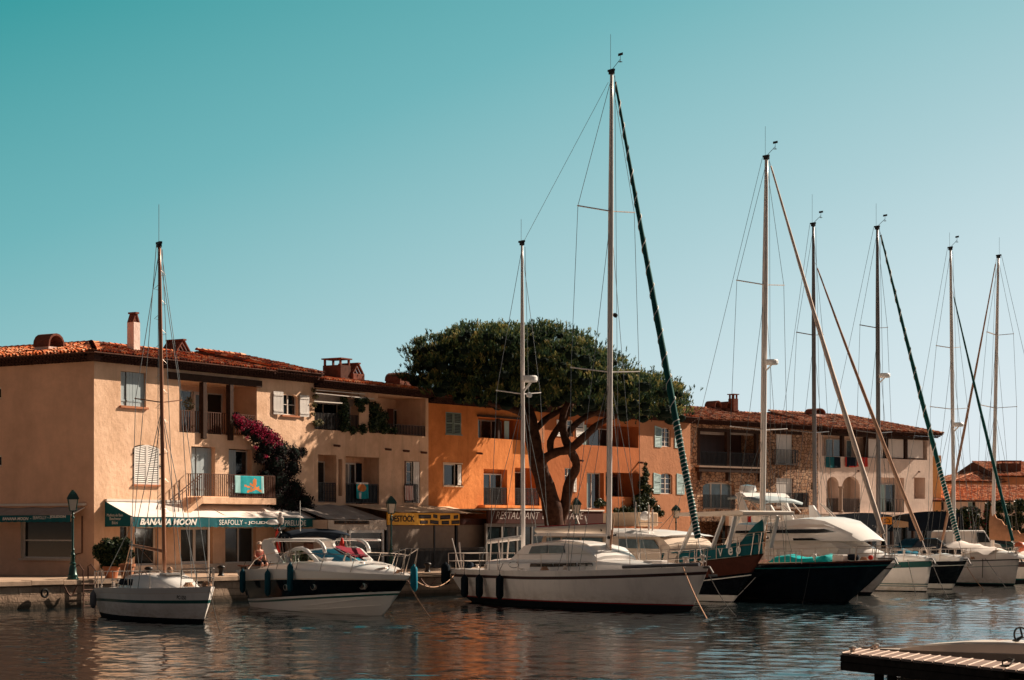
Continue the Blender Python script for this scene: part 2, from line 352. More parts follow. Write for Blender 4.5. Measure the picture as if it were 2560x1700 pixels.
M['navy'] = mat('navy_hull_paint', (.006, .012, .02), .14, var=.2, coat=.4)
M['black'] = mat('black_hull_paint', (.006, .008, .011), .16, var=.2, coat=.3)
M['green_stripe'] = mat('green_hull_stripe', (.01, .09, .08), .3)
M['teal_stripe'] = mat('teal_hull_stripe', (.01, .16, .16), .3)
M['redstripe'] = mat('red_boot_stripe', (.30, .02, .02), .4)
M['antifoul'] = mat('dark_antifouling', (.012, .016, .02), .7)
M['brownrail'] = mat('brown_rubbing_rail', (.05, .022, .02), .5)
M['alu_w'] = mat('white_painted_mast', (.76, .69, .64), .3, var=.03)
M['alu_g'] = mat('grey_anodised_mast', (.20, .18, .175), .35, .3, var=.05)
M['mast_o'] = mat('brown_anodised_mast', (.30, .13, .07), .35, .2, var=.08)
M['steel'] = mat('stainless_steel', (.55, .46, .40), .3, .7, var=.03)
M['wire'] = mat('rigging_wire', (.16, .17, .17), .4, .4, var=.05)
M['rope'] = mat('mooring_rope', (.42, .25, .16), .9, var=.2, scale=10)
M['rope_dk'] = mat('dark_mooring_rope', (.05, .045, .04), .9)
M['fender'] = mat('navy_fender_cover', (.007, .012, .018), .9, spec=.15)
M['fender_t'] = mat('teal_fender_cover', (.006, .05, .075), .85, spec=.2)
M['fender_g'] = mat('grey_fender', (.12, .13, .14), .5)
M['clear'] = clear_mat('windshield_glass')
M['tealglass'] = clear_mat('tinted_windshield', (.62, .80, .78), 1.0)
M['terracotta'] = mat('terracotta_pot', (.42, .17, .09), .85, var=.15)
M['bark'] = mat('pine_bark', (.060, .030, .021), .95, var=.5, scale=4, bmp=1., bscale=8)
M['pine'] = leaf_mat('pine_needles', [(.018, .045, .030), (.055, .095, .040), (.17, .19, .06), (.42, .33, .13)], trans=.28)
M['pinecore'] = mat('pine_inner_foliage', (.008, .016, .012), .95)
M['leaf'] = leaf_mat('shrub_leaves', [(.010, .022, .014), (.02, .045, .022), (.05, .075, .03), (.12, .12, .06)], .45)
M['bleaf'] = leaf_mat('bougainvillea_leaves', [(.010, .006, .009), (.018, .010, .014), (.026, .018, .014)], .9)
M['bflower'] = leaf_mat('magenta_bracts', [(.07, .005, .014), (.22, .010, .035), (.38, .022, .07), (.52, .05, .12)], .6, .3)
M['vine_lt'] = leaf_mat('climbing_vine_leaves', [(.03, .045, .02), (.12, .11, .05), (.30, .24, .14)], .6, .3)
M['skin'] = mat('skin', (.55, .26, .17), .5)
M['pinkish'] = mat('salmon_shirt', (.42, .12, .09), .8)
M['strawhat'] = mat('straw_hat', (.62, .50, .40), .8)
M['rubber'] = mat('black_rubber', (.015, .015, .015), .7)
M['plank'] = mat('weathered_dock_plank', (.24, .172, .145), .9, var=.2, scale=3, bmp=.5, bscale=14, spec=.03)
M['beam'] = mat('dark_dock_beam', (.045, .033, .027), .9, spec=.05, var=.3, scale=4, bmp=.5)
M['lightwood'] = mat('grey_stone_trim', (.36, .26, .20), .85)

def block_mat(name, cols, mortar):
    m, t, b = newmat(name); b.inputs['Roughness'].default_value = .9; b.inputs['Specular IOR Level'].default_value = .05; tcn = _n(t, 'ShaderNodeTexCoord'); sp = _n(t, 'ShaderNodeSeparateXYZ'); t.links.new(tcn.outputs['Object'], sp.inputs[0])
    a = _n(t, 'ShaderNodeMath', operation='MULTIPLY'); t.links.new(sp.outputs['X'], a.inputs[0]); a.inputs[1].default_value = 1.45; cb = _n(t, 'ShaderNodeCombineXYZ'); t.links.new(a.outputs[0], cb.inputs[0]); t.links.new(sp.outputs['Z'], cb.inputs[1])
    br = _n(t, 'ShaderNodeTexBrick'); br.inputs['Scale'].default_value = 1.0; br.inputs['Brick Width'].default_value = .95; br.inputs['Row Height'].default_value = .31; br.inputs['Mortar Size'].default_value = .012; br.inputs['Mortar Smooth'].default_value = .6
    nv = _n(t, 'ShaderNodeTexNoise'); nv.inputs['Scale'].default_value = 1.8; t.links.new(tcn.outputs['Object'], nv.inputs['Vector']); sc_ = _n(t, 'ShaderNodeVectorMath', operation='SCALE'); t.links.new(nv.outputs['Color'], sc_.inputs[0]); sc_.inputs['Scale'].default_value = .09
    ad = _n(t, 'ShaderNodeVectorMath', operation='ADD'); t.links.new(cb.outputs[0], ad.inputs[0]); t.links.new(sc_.outputs[0], ad.inputs[1]); t.links.new(ad.outputs[0], br.inputs['Vector'])
    br.inputs['Color1'].default_value = (*cols[0], 1); br.inputs['Color2'].default_value = (*cols[1], 1); br.inputs['Mortar'].default_value = (*mortar, 1)
    c = mixc(t, mrange(t, noise(t, 1.1, 6, .7), .38, .7, 0, .75), br.outputs['Color'], mul(cols[0], .35)); c = mixc(t, mrange(t, noise(t, 7, 5), .4, .7, 0, .4), c, mul(cols[1], .6))
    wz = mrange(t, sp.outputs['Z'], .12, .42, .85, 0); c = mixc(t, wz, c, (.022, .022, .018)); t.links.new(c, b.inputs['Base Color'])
    h = _n(t, 'ShaderNodeMath', operation='SUBTRACT'); t.links.new(noise(t, 9, 5), h.inputs[0]); t.links.new(br.outputs['Fac'], h.inputs[1]); bump(t, b, h.outputs[0], .9, .04); return m
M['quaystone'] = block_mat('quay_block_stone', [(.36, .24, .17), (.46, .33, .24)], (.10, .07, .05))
M['frame_g'] = mat('grey_shop_frame', (.17, .148, .13), .5, var=.05)
M['teal_bright'] = mat('bright_teal_fender', (.01, .17, .24), .7)

M['galv'] = mat('galvanised_anchor', (.16, .15, .14), .6, .3)
M['furl_tan'] = mat('tan_furled_sail', (.36, .21, .14), .85, var=.15, spec=.1)
M['sign_umber'] = mat('umber_sign_board', (.13, .07, .04), .8, spec=.1)
M['runabout'] = mat('dull_cream_hull', (.40, .31, .25), .45, var=.1)
M['furl_w'] = mat('cream_furled_sail', (.62, .50, .42), .85, var=.1)
# ---------------------------------------------------------------- setting: water, quay
def set_struct(o): o['kind'] = 'structure'; return o
def water_mat():
    m, t, b = newmat('harbour_water'); b.inputs['Base Color'].default_value = (.006, .012, .014, 1); b.inputs['Roughness'].default_value = .004
    b.inputs['IOR'].default_value = 1.33; b.inputs['Specular IOR Level'].default_value = .31
    tcn = _n(t, 'ShaderNodeTexCoord')
    mp = _n(t, 'ShaderNodeMapping'); mp.inputs['Rotation'].default_value = (0, 0, .35); mp.inputs['Scale'].default_value = (.7, 1.0, 1); t.links.new(tcn.outputs['Object'], mp.inputs[0])
    def nz(s, d, r): 
        return noise(t, s, d, r, vec=mp.outputs[0])
    def m_(op, a, bb):
        n = _n(t, 'ShaderNodeMath', operation=op)
        for i, v in enumerate((a, bb)):
            if isinstance(v, (int, float)): n.inputs[i].default_value = v
            else: t.links.new(v, n.inputs[i])
        return n.outputs[0]
    calm = mrange(t, noise(t, .07, 3, .5, vec=tcn.outputs['Object']), .35, .7, .45, 1.25)
    h = m_('MULTIPLY', nz(3.6, 3, .55), .3)
    h = m_('MULTIPLY', h, calm)
    n = _n(t, 'ShaderNodeBump'); n.inputs['Strength'].default_value = 1.0; n.inputs['Distance'].default_value = WATER_AMP
    t.links.new(h, n.inputs['Height']); t.links.new(n.outputs[0], b.inputs['Normal']); return m
WATER_AMP = .05
def build_water():
    """rippled water surface: fine grid in the basin, one flat frame around it out to the horizon"""
    x0, x1, y0, y1 = -42.0, 48.0, 22.0, 128.0; xs = np.arange(x0, x1 + .01, .12); ys = np.concatenate([np.arange(y0, 75, .075), np.arange(75, y1, .13)]); ys = np.append(ys, y1)
    X, Y = np.meshgrid(xs, ys); Z = np.zeros_like(X); r = np.random.default_rng(5)
    mod = .75 + .35 * np.sin(X * .11 + Y * .07 + 1) * np.sin(Y * .16 - X * .05) + .2 * np.sin(X * .31 + 2) * np.sin(Y * .23 + X * .1)
    for i in range(44):
        lam = .26 * (7.0 ** r.uniform(0, 1)); k = 2 * math.pi / lam; th = -1.25 + r.normal() * .75; sl = WATER_SLOPE * (1.15 if lam > 1 else 1.0) * r.uniform(.6, 1.3)
        ph = k * (X * math.cos(th) + Y * math.sin(th)) + r.uniform(0, 6.28) + .8 * np.sin(X * .35 + Y * .21 + i)
        Z += sl / k * np.sin(ph) * (mod if lam < 1.6 else 1)
    e = np.minimum(np.minimum(X - x0, x1 - X), np.minimum(Y - y0, y1 - Y)); Z *= np.clip(e / 3, 0, 1)
    ny, nx = X.shape; V = np.stack([X, Y, Z], -1).reshape(-1, 3); idx = np.arange(ny * nx).reshape(ny, nx)
    Fq = np.stack([idx[:-1, :-1], idx[:-1, 1:], idx[1:, 1:], idx[1:, :-1]], -1).reshape(-1, 4)
    o = [(-1500, -400), (1500, -400), (1500, 2500), (-1500, 2500)]; n = len(V); V = np.vstack([V, [(a, b, 0) for a, b in o]])
    c = [idx[0, 0], idx[0, -1], idx[-1, -1], idx[-1, 0]]; Fq = np.vstack([Fq, [(n + i, n + (i + 1) % 4, c[(i + 1) % 4], c[i]) for i in range(4)]])
    me = bpy.data.meshes.new('water'); me.vertices.add(len(V)); me.vertices.foreach_set('co', V.astype(np.float32).ravel()); me.loops.add(Fq.size); me.loops.foreach_set('vertex_index', Fq.astype(np.int32).ravel())
    me.polygons.add(len(Fq)); me.polygons.foreach_set('loop_start', (np.arange(len(Fq)) * 4).astype(np.int32)); me.polygons.foreach_set('loop_total', np.full(len(Fq), 4, np.int32)); me.polygons.foreach_set('use_smooth', np.ones(len(Fq), bool))
    me.update(calc_edges=True); me.materials.append(water_mat()); ob = bpy.data.objects.new('water', me); COL.objects.link(ob); return ob
WATER_SLOPE = .0135
set_struct(build_water())
QZ = 1.1
QL = [(-70, 20), (-30, 66), (-12, 87), (-2, 95.2), (12, 108), (45, 143), (90, 190)]
g = MB()
g.poly([(-1500, 20, QZ)] + [(x, y, QZ) for x, y in QL] + [(1500, 190, QZ), (1500, 2400, QZ), (-1500, 2400, QZ)])
o = set_struct(g.build('ground', M['paving'], fix=False))
def quay_wall():
    a = MB(); c = MB()
    for (x0, y0), (x1, y1) in zip(QL, QL[1:]):
        d = Vector((x1 - x0, y1 - y0, 0)).normalized(); n = Vector((d.y, -d.x, 0)) * .12
        a.poly([(x0, y0, -.6), (x1, y1, -.6), (x1, y1, QZ - .18), (x0, y0, QZ - .18)])
        p0, p1 = Vector((x0, y0, 0)), Vector((x1, y1, 0))
        prof = [(-n * 5, QZ + .02), (n, QZ + .02), (n, QZ - .18), (-n * 5, QZ - .18)]
        L = int((p1 - p0).length / 1.6) + 1
        for i in range(L):
            q0 = p0.lerp(p1, i / L) + d * .012; q1 = p0.lerp(p1, (i + 1) / L) - d * .012; j = random.uniform(-.012, .012)
            c.grid([[q + a_ + Vector((0, 0, z + j)) for a_, z in prof + prof[:1]] for q in (q0, q1)]); c.poly([q0 + a_ + Vector((0, 0, z + j)) for a_, z in prof]); c.poly([q1 + a_ + Vector((0, 0, z + j)) for a_, z in prof])
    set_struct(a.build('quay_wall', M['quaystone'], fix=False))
    set_struct(c.build('quay_coping', M['quaycap'], bevel=.02))
M['quaycap'] = mat('quay_coping_stone', (.40, .28, .20), .85, var=.25, scale=1.6, bmp=.4, bscale=18)
quay_wall()
# ---------------------------------------------------------------- buildings
F1 = Fr((235 - CX) / F * 87.5, 87.5, 3120, 5000, QZ)
D2 = 87.5 * 4165 / (4400 - 1071)
F2 = Fr((1071 - CX) / F * D2, D2, 3685, 5000, QZ)
F3 = Fr((1726 - CX) / F * 134, 134, 5220, 5000, QZ)
FS = Fr(F1.X, F1.Y, -F1.dy, F1.dx, QZ)     # side wall of the corner house, running away to the left
class Bld:
    def __init__(s, fr, px0, px1, name, label, h, depth, wall, cat='house', group='waterfront houses', flip=False):
        s.fr = fr; s.u0 = fr.u(px0); s.u1 = fr.u(px1); s.w = s.u1 - s.u0; s.h = h; s.depth = depth; s.wall = wall
        s.root = thing(name, label, cat, fr.world(s.u0), fr.ang, group); s.holes = []; s.nobox = False
    def L(s, px, py=HY, off=0.0):
        u, z = s.fr.uz(px, py, off); return u - s.u0, z
    def R(s, x0, y0, x1, y1, off=0.0):
        a = s.L(x0, (y0 + y1) / 2, off)[0]; b = s.L(x1, (y0 + y1) / 2, off)[0]; xm = (x0 + x1) / 2
        zb = s.L(xm, y1, off)[1]; zt = s.L(xm, y0, off)[1]; return [a, b, zb, zt]
    def hole(s, x0, y0, x1, y1, d=.22, arch=0.0, back=None):
        r = s.R(x0, y0, x1, y1); r[2] = max(r[2], 0.02); r[3] = min(r[3], s.h - .02)
        s.holes.append((r[0], r[1], r[2], r[3], d, arch, back)); return r
    def build_wall(s, side=True, back=True):
        m = MB(); X = sorted({0.0, s.w} | {v for h in s.holes for v in h[:2]}); Zs = sorted({0.0, s.h} | {v for h in s.holes for v in h[2:4]})
        for a, b in zip(X, X[1:]):
            for c, d in zip(Zs, Zs[1:]):
                cx, cz = (a + b) / 2, (c + d) / 2
                if any(h[0] < cx < h[1] and h[2] < cz < h[3] for h in s.holes): continue
                m.poly([(a, 0, c), (b, 0, c), (b, 0, d), (a, 0, d)])
        for x0, x1, z0, z1, d, arch, bk in s.holes:
            for q in ([(x0, 0, z0), (x0, d, z0), (x0, d, z1), (x0, 0, z1)], [(x1, 0, z0), (x1, 0, z1), (x1, d, z1), (x1, d, z0)], [(x0, 0, z1), (x0, d, z1), (x1, d, z1), (x1, 0, z1)], [(x0, 0, z0), (x1, 0, z0), (x1, d, z0), (x0, d, z0)]): m.poly(q)
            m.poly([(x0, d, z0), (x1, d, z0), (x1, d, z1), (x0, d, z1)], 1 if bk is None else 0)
            if arch:
                xc = (x0 + x1) / 2; hw = (x1 - x0) / 2; N = 10
                pts = [(xc + hw * math.sin(math.pi / 2 * (i / N * 2 - 1)), z1 - arch + arch * math.cos(math.pi / 2 * (i / N * 2 - 1))) for i in range(N + 1)]
                dd = min(d - .02, .3)
                for (xa, za), (xb, zb) in zip(pts, pts[1:]):
                    m.poly([(xa, 0, za), (xb, 0, zb), (xb, 0, z1), (xa, 0, z1)]); m.poly([(xa, 0, za), (xa, dd, za), (xb, dd, zb), (xb, 0, zb)])
        D = s.depth
        if not s.nobox:
            m.poly([(0, D, 0), (s.w, D, 0), (s.w, D, s.h), (0, D, s.h)])
            m.poly([(0, 0, s.h), (s.w, 0, s.h), (s.w, D, s.h), (0, D, s.h)])
            m.poly([(s.w, 0, 0), (s.w, D, 0), (s.w, D, s.h), (s.w, 0, s.h)])
            m.poly([(0, 0, 0), (0, D, 0), (0, D, s.h), (0, 0, s.h)])
        return m.build('wall', [s.wall, M['inner']], s.root, fix=False)
    def text(s, body, x0, y0, x1, y1, mt, off=0, name='lettering', parent=None, **k):
        a, b, zb, zt = s.R(x0, y0, x1, y1, off)
        return text_mesh(body, b - a, zt - zb, (a, -off, zb), (1, 0, 0), (0, 0, 1), mt, parent or s.root, name=name, **k)
def window(root, r, y, nx=2, nz=3, fm='frame_w', gm='glass', fw=.06, name='window', arch=0.0, curtain=None, transom=True):
    x0, x1, z0, z1 = r; m = MB(); t = .06
    m.box(x0, x0 + fw, y - t, y, z0, z1); m.box(x1 - fw, x1, y - t, y, z0, z1); m.box(x0 + fw, x1 - fw, y - t, y, z1 - fw, z1); m.box(x0 + fw, x1 - fw, y - t, y, z0, z0 + fw)
    for i in range(1, nx):
        x = x0 + (x1 - x0) * i / nx; m.box(x - fw * .6, x + fw * .6, y - t - .003, y - .003, z0 + fw, z1 - fw)
    for k in range(1, nz):
        z = z0 + (z1 - z0) * k / nz; m.box(x0 + fw, x1 - fw, y - t + .012, y - .006, z - .016, z + .016)
    o = m.build(name, M[fm], root)
    g = MB(); g.poly([(x0 + fw * .5, y - .02, z0 + fw * .5), (x1 - fw * .5, y - .02, z0 + fw * .5), (x1 - fw * .5, y - .02, z1 - fw * .5), (x0 + fw * .5, y - .02, z1 - fw * .5)])
    g.build('glass_pane', M[gm], o, fix=False)
    if curtain:
        c = MB(); rows = []
        ca, cb, mt = curtain
        for z in (z0 + .08, z1 - .08): rows.append([(ca + (cb - ca) * i / 16, y - .05 + .012 * math.sin(i * 2.4), z) for i in range(17)])
        c.grid(rows).build('curtain', M[mt], o, fix=False)
    return o
def shutter(root, r, y, mt='shut_w', louvre=True, arch=0.0, t=.035, boards=0, name='shutter', rot=0.0, hinge='l'):
    x0, x1, z0, z1 = r; m = MB(); w = x1 - x0; f = min(.075, w * .18)
    if louvre:
        m.box(0, f, -t, 0, 0, z1 - z0); m.box(w - f, w, -t, 0, 0, z1 - z0)
        H = z1 - z0; mid = [0, H * .5 if H > .9 else None, H]
        m.box(f, w - f, -t, 0, 0, f); m.box(f, w - f, -t, 0, H - f, H)
        if mid[1]: m.box(f, w - f, -t, 0, mid[1] - f / 2, mid[1] + f / 2)
        z = f + .03
        while z < H - f - .02:
            if not (mid[1] and abs(z - mid[1]) < f * .8): m.add([(f, -t + .004, z), (w - f, -t + .004, z), (w - f, -.004, z + .045), (f, -.004, z + .045), (f, -t + .004, z + .012), (w - f, -t + .004, z + .012), (w - f, -.004, z + .057), (f, -.004, z + .057)], [(0, 1, 2, 3), (4, 7, 6, 5), (0, 4, 5, 1)])
            z += .085
        m.box(f, w - f, -.003, 0, f, H - f, 1)
    else:
        nb = boards or max(2, int(w / .16)); H = z1 - z0
        for i in range(nb): m.box(w * i / nb + .006, w * (i + 1) / nb - .006, -t, 0, 0, H)
        m.box(0, w, -.004, .004, 0, H, 1)
        for z in (H * .15, H * .85): m.box(.02, w - .02, -t - .02, -t - .001, z - .04, z + .04)
    if arch:  # curved head: raise inner or outer side
        out = []
        for (x, yy, z) in m.v:
            k = (x / w) if arch > 0 else (1 - x / w)
            out.append((x, yy, z - (abs(arch) * (1 - k) ** 1.6) * max(0, min(1, (z / (z1 - z0) - .5) * 2))))
        m.v = out
    o = m.build(name, [M[mt], M['iron']], root, fix=False)
    o.location = (x0, y, z0) if hinge == 'l' else (x0, y, z0)
    if rot:
        if hinge == 'r':
            o.location = (x1 - w * math.cos(rot), y - abs(w * math.sin(rot)), z0); o.rotation_euler = (0, 0, abs(rot))
        else: o.rotation_euler = (0, 0, -abs(rot))
    return o
def railing(root, x0, x1, z0, z1, y, mt='iron', pitch=.11, ret=0.0, name='railing', scroll=False, r=.019):
    m = MB(); m.bar((x0, y, z1), (x1, y, z1), .035, .025); m.bar((x0, y, z0 + .06), (x1, y, z0 + .06), .02, .02)
    n = max(1, int((x1 - x0) / pitch))
    for i in range(n + 1):
        x = x0 + (x1 - x0) * i / n; m.bar((x, y, z0 if i in (0, n) else z0 + .06), (x, y, z1), 2 * r, 2 * r)
    if ret:
        for x in (x0, x1):
            m.bar((x, y, z1), (x, y + ret, z1), .03, .025, up=(0, 0, 1)); k = max(1, int(ret / pitch))
            for i in range(1, k): m.bar((x, y + ret * i / k, z0 + .05), (x, y + ret * i / k, z1), 2 * r, 2 * r)
    if scroll:
        for i in range(n):
            xc = x0 + (x1 - x0) * (i + .5) / n; rr = (x1 - x0) / n * .45
            for zc in (z1 - rr - .03, z0 + rr + .1, (z0 + z1) / 2):
                m.tube([(xc + rr * math.cos(a), y, zc + rr * math.sin(a)) for a in [k * math.pi / 4 for k in range(9)]], .008, 4)
    return m.build(name, M[mt], root, fix=False)
def tiles(mb, A, ux, up, W, lo, hi, pitch=.21, row=.37, mi=0, jit=1.0):
    """barrel tiles on the plane A + s*ux + v*up; lo(v),hi(v) limit s"""
    A, ux, up = Vector(A), Vector(ux).normalized(), Vector(up).normalized(); nrm = ux.cross(up).normalized()
    if nrm.z < 0: nrm = -nrm
    nr = int(W / row) + 1
    smin = min(lo(0), lo(W)); smax = max(hi(0), hi(W)); nc = int((smax - smin) / pitch)
    arc = [math.pi * k / 5 for k in range(6)]
    for j in range(nr):
        v0 = j * row; v1 = min(W, v0 + row + .05)
        if v1 - v0 < .1: continue
        for i in range(nc + 1):
            s = smin + (i + .5) * pitch
            if not (lo(v0) - .02 <= s <= hi(v0) + .02): continue
            ra, rb = .088, .07; rn = random.random(); dz = .03 + random.uniform(-.010, .030) * jit; ds = random.uniform(-.022, .022) * jit; dv = random.uniform(-.07, .07) * jit if j else random.uniform(-.02, .02)
            vs = []
            for (v, r, h) in ((v0 + dv, ra, dz + .012), (v1 + dv, rb, dz - .012)):
                for a in arc: vs.append(A + ux * (s + ds + r * math.cos(a)) + up * v + nrm * (h + r * .85 * math.sin(a)))
            fs = [(k, k + 1, k + 7, k + 6) for k in range(5)]
            mb.add(vs, fs, mi, rn)
            if j == 0:
                inn = [A + ux * (s + ds + (ra - .018) * math.cos(a)) + up * (v0 + dv) + nrm * (dz + .012 + (ra - .018) * .85 * math.sin(a)) for a in arc]
                mb.add(vs[:6] + inn, [(k, k + 1, k + 7, k + 6) for k in range(5)], mi, rn)
            # channel tile between
            c = s + pitch / 2
            if c < hi(v0):
                vs = []
                for v in (v0 + dv, v1 + dv):
                    for a in (0, .33, .67, 1): vs.append(A + ux * (c + ds + .08 * (a * 2 - 1)) + up * v + nrm * (.045 - .055 * math.sin(math.pi * a)))
                mb.add(vs, [(k, k + 1, k + 5, k + 4) for k in range(3)], mi, random.random())
def ridge_tiles(mb, p, q, r=.12, mi=0):
    p, q = Vector(p), Vector(q); L = (q - p).length; d = (q - p) / L; n = max(1, int(L / .38)); side = d.cross(Vector((0, 0, 1))).normalized(); up = side.cross(d)
    for i in range(n):
        a0 = p + d * (L * i / n); a1 = p + d * (L * (i + 1) / n + .05); vs = []
        for c, rr, h in ((a0, r, .02), (a1, r * .85, 0)):
            for k in range(6): a = math.pi * k / 5; vs.append(c + side * rr * math.cos(a) + up * (rr * math.sin(a) + h))
        mb.add(vs, [(k, k + 1, k + 7, k + 6) for k in range(5)], mi, random.random())
def genoise(mb, A, ux, out, L, z0, z1, over, rows=3, mi=0):
    """corbelled cornice of tile ends between wall and roof edge"""
    A, ux, out = Vector(A), Vector(ux).normalized(), Vector(out).normalized(); dz = (z1 - z0) / rows
    for k in range(rows):
        o = over * (k + 1) / rows * .86; z = z0 + dz * k
        a, b = A + out * o, A + ux * L + out * o
        mb.add([A + Vector((0, 0, z + dz * .62)), a + Vector((0, 0, z + dz * .62)), b + Vector((0, 0, z + dz * .62)), A + ux * L + Vector((0, 0, z + dz * .62)), A + Vector((0, 0, z + dz)), a + Vector((0, 0, z + dz)), b + Vector((0, 0, z + dz)), A + ux * L + Vector((0, 0, z + dz))], [(0, 1, 2, 3), (1, 5, 6, 2), (4, 7, 6, 5), (0, 4, 5, 1), (3, 2, 6, 7)], mi)
        n = int(L / .21); o0 = over * k / rows * .86
        for i in range(n):
            s = (i + .5) * L / n; vs = []
            for oo in (o0 - .02, o + .015):
                for t in range(5): an = math.pi * t / 4; vs.append(A + ux * (s + .085 * math.cos(an)) + out * oo + Vector((0, 0, z + dz * .05 + dz * .58 * math.sin(an))))
            mb.add(vs, [(t, t + 1, t + 6, t + 5) for t in range(4)] + [tuple(range(5, 10))], mi)
def gable_roof(b, x0, x1, ze, rise, back, tmat='tile', over=.65, lhip=False, rhip=False, gz=.36, lv=False, xs=0.0, skip_left=False):
    """roof over local x0..x1: tile edge at z=ze+gz, ridge 'back' metres behind the front wall"""
    zt = ze + gz; W = math.hypot(back + over, rise); up = Vector((0, back + over, rise)).normalized()
    m = MB(); A = Vector((x0, -over, zt)); Lx = x1 - x0
    lo = (lambda v: (v / W * (back + over) - over * 0)) if lhip else (lambda v: 0.0)
    hi = (lambda v: Lx - v / W * (back + over)) if rhip else (lambda v: Lx)
    tiles(m, A, (1, 0, 0), up, W, lo, hi)
    rl = x0 + (back + over if lhip else 0); rr = x1 - (back + over if rhip else 0); zr = zt + rise
    ridge_tiles(m, (rl, back, zr + .03), (rr, back, zr + .03))
    m.poly([(x0, -over, zt), (x1, -over, zt), (rr, back, zr), (rl, back, zr)], 1)
    m.poly([(x0, 2 * back + over, zt), (x1, 2 * back + over, zt), (rr, back, zr), (rl, back, zr)], 1)
    m.poly([(x0, -over, zt - .04), (x1, -over, zt - .04), (x1, 2 * back + over, zt - .04), (x0, 2 * back + over, zt - .04)], 1)
    m.poly([(x0, -over, zt - .04), (x1, -over, zt - .04), (x1, -over, zt), (x0, -over, zt)], 1)
    if not lhip: m.poly([(x0, -over, zt), (x0, back, zr), (x0, 2 * back + over, zt)], 1); m.poly([(x0, -over, zt - .04), (x0, -over, zt), (x0, 2 * back + over, zt), (x0, 2 * back + over, zt - .04)], 1)
    if not rhip: m.poly([(x1, -over, zt), (x1, back, zr), (x1, 2 * back + over, zt)], 1)
    if lv: ridge_tiles(m, (x0 + .06, -over, zt + .05), (x0 + .06, back, zr + .05), .1)
    if lhip and not skip_left:
        W2 = W; u2 = Vector((back + over, 0, rise)).normalized()
        B = Vector((x0, -over, zt)); Ly = 2 * (back + over)
        tiles(m, (x0, -over, zt), (0, 1, 0), u2, W, lambda v: v / W * (back + over), lambda v: Ly - v / W * (back + over))
        m.poly([(x0, -over, zt), (rl, back, zr), (x0, 2 * back + over, zt)], 1); ridge_tiles(m, (x0, -over, zt + .05), (rl, back, zr + .05))
    if rhip:
        u2 = Vector((-(back + over), 0, rise)).normalized(); Ly = 2 * (back + over)
        tiles(m, (x1, -over, zt), (0, 1, 0), u2, W, lambda v: v / W * (back + over), lambda v: Ly - v / W * (back + over))
        m.poly([(x1, -over, zt), (rr, back, zr), (x1, 2 * back + over, zt)], 1); ridge_tiles(m, (x1, -over, zt + .05), (rr, back, zr + .05))
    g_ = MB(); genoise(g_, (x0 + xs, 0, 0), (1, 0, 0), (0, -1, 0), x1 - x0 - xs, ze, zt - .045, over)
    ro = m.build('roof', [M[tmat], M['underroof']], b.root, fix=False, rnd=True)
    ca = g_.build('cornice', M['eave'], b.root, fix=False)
    return ro
def chimney(roof, x, y, z, w, d, h, mt='ochre', cap='tent', hh=.5, name='chimney'):
    m = MB(); m.box(x - w / 2, x + w / 2, y - d / 2, y + d / 2, z - .6, z + h)
    if h > .6: m.box(x - w / 2 - .05, x + w / 2 + .05, y - d / 2 - .05, y + d / 2 + .05, z + .0, z + .09)
    t0 = z + h
    if cap == 'tent':
        for s in (-1, 1):
            n = max(2, int(d / .2))
            for i in range(n):
                yy = y - d / 2 + d * (i + .5) / n
                m.add([(x + s * (w / 2 + .03), yy - d / n * .36, t0), (x + s * (w / 2 + .03), yy + d / n * .36, t0), (x + s * .06, yy + d / n * .36, t0 + hh), (x + s * .06, yy - d / n * .36, t0 + hh),
                       (x + s * (w / 2 - .04), yy - d / n * .36, t0), (x + s * (w / 2 - .04), yy + d / n * .36, t0), (x, yy + d / n * .36, t0 + hh - .02), (x, yy - d / n * .36, t0 + hh - .02)],
                      [(0, 1, 2, 3), (4, 7, 6, 5), (0, 4, 5, 1), (2, 6, 7, 3), (0, 3, 7, 4), (1, 5, 6, 2)], 1)
        m.box(x - .12, x + .12, y - d / 2 - .03, y + d / 2 + .03, t0 + hh - .03, t0 + hh + .05, 1)
    elif cap == 'tunnel':
        for k in range(8):
            a0, a1 = math.pi * k / 8, math.pi * (k + 1) / 8; ww = w / 2 + .04
            P_ = lambda a, r: (x + r * math.cos(a) * ww, t0 + (r * math.sin(a) ** .8) * hh)
            q = [P_(a0, 1), P_(a1, 1), P_(a1, .84), P_(a0, .84)]
            m.prism(q, y - d / 2 - .04, y + d / 2 + .04, 1)
    elif cap == 'slab':
        for sx in (-1, 1):
            for sy in (-1, 1): m.box(x + sx * (w / 2 - .08) - .05, x + sx * (w / 2 - .08) + .05, y + sy * (d / 2 - .08) - .05, y + sy * (d / 2 - .08) + .05, t0, t0 + hh * .7, 1)
        m.box(x - w / 2 - .06, x + w / 2 + .06, y - d / 2 - .06, y + d / 2 + .06, t0 + hh * .7, t0 + hh * .85, 1)
    return m.build(name, [M[mt], M['eave_lit']], roof, fix=False)
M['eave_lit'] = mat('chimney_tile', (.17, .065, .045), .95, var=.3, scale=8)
M['chim_w'] = plaster('chimney_render', (.84, .66, .58), .3)
M['chim_d'] = mat('sooty_chimney', (.09, .045, .035), .95, var=.3, scale=5)
def spout(b, px, py, mt='underroof', off=.38):
    x, z = b.L(px, py, off); m = MB(); m.tube([(x, .05, z + .04), (x, -off, z)], .06, 8); return m.build('water_spout', M[mt], b.root, fix=False)
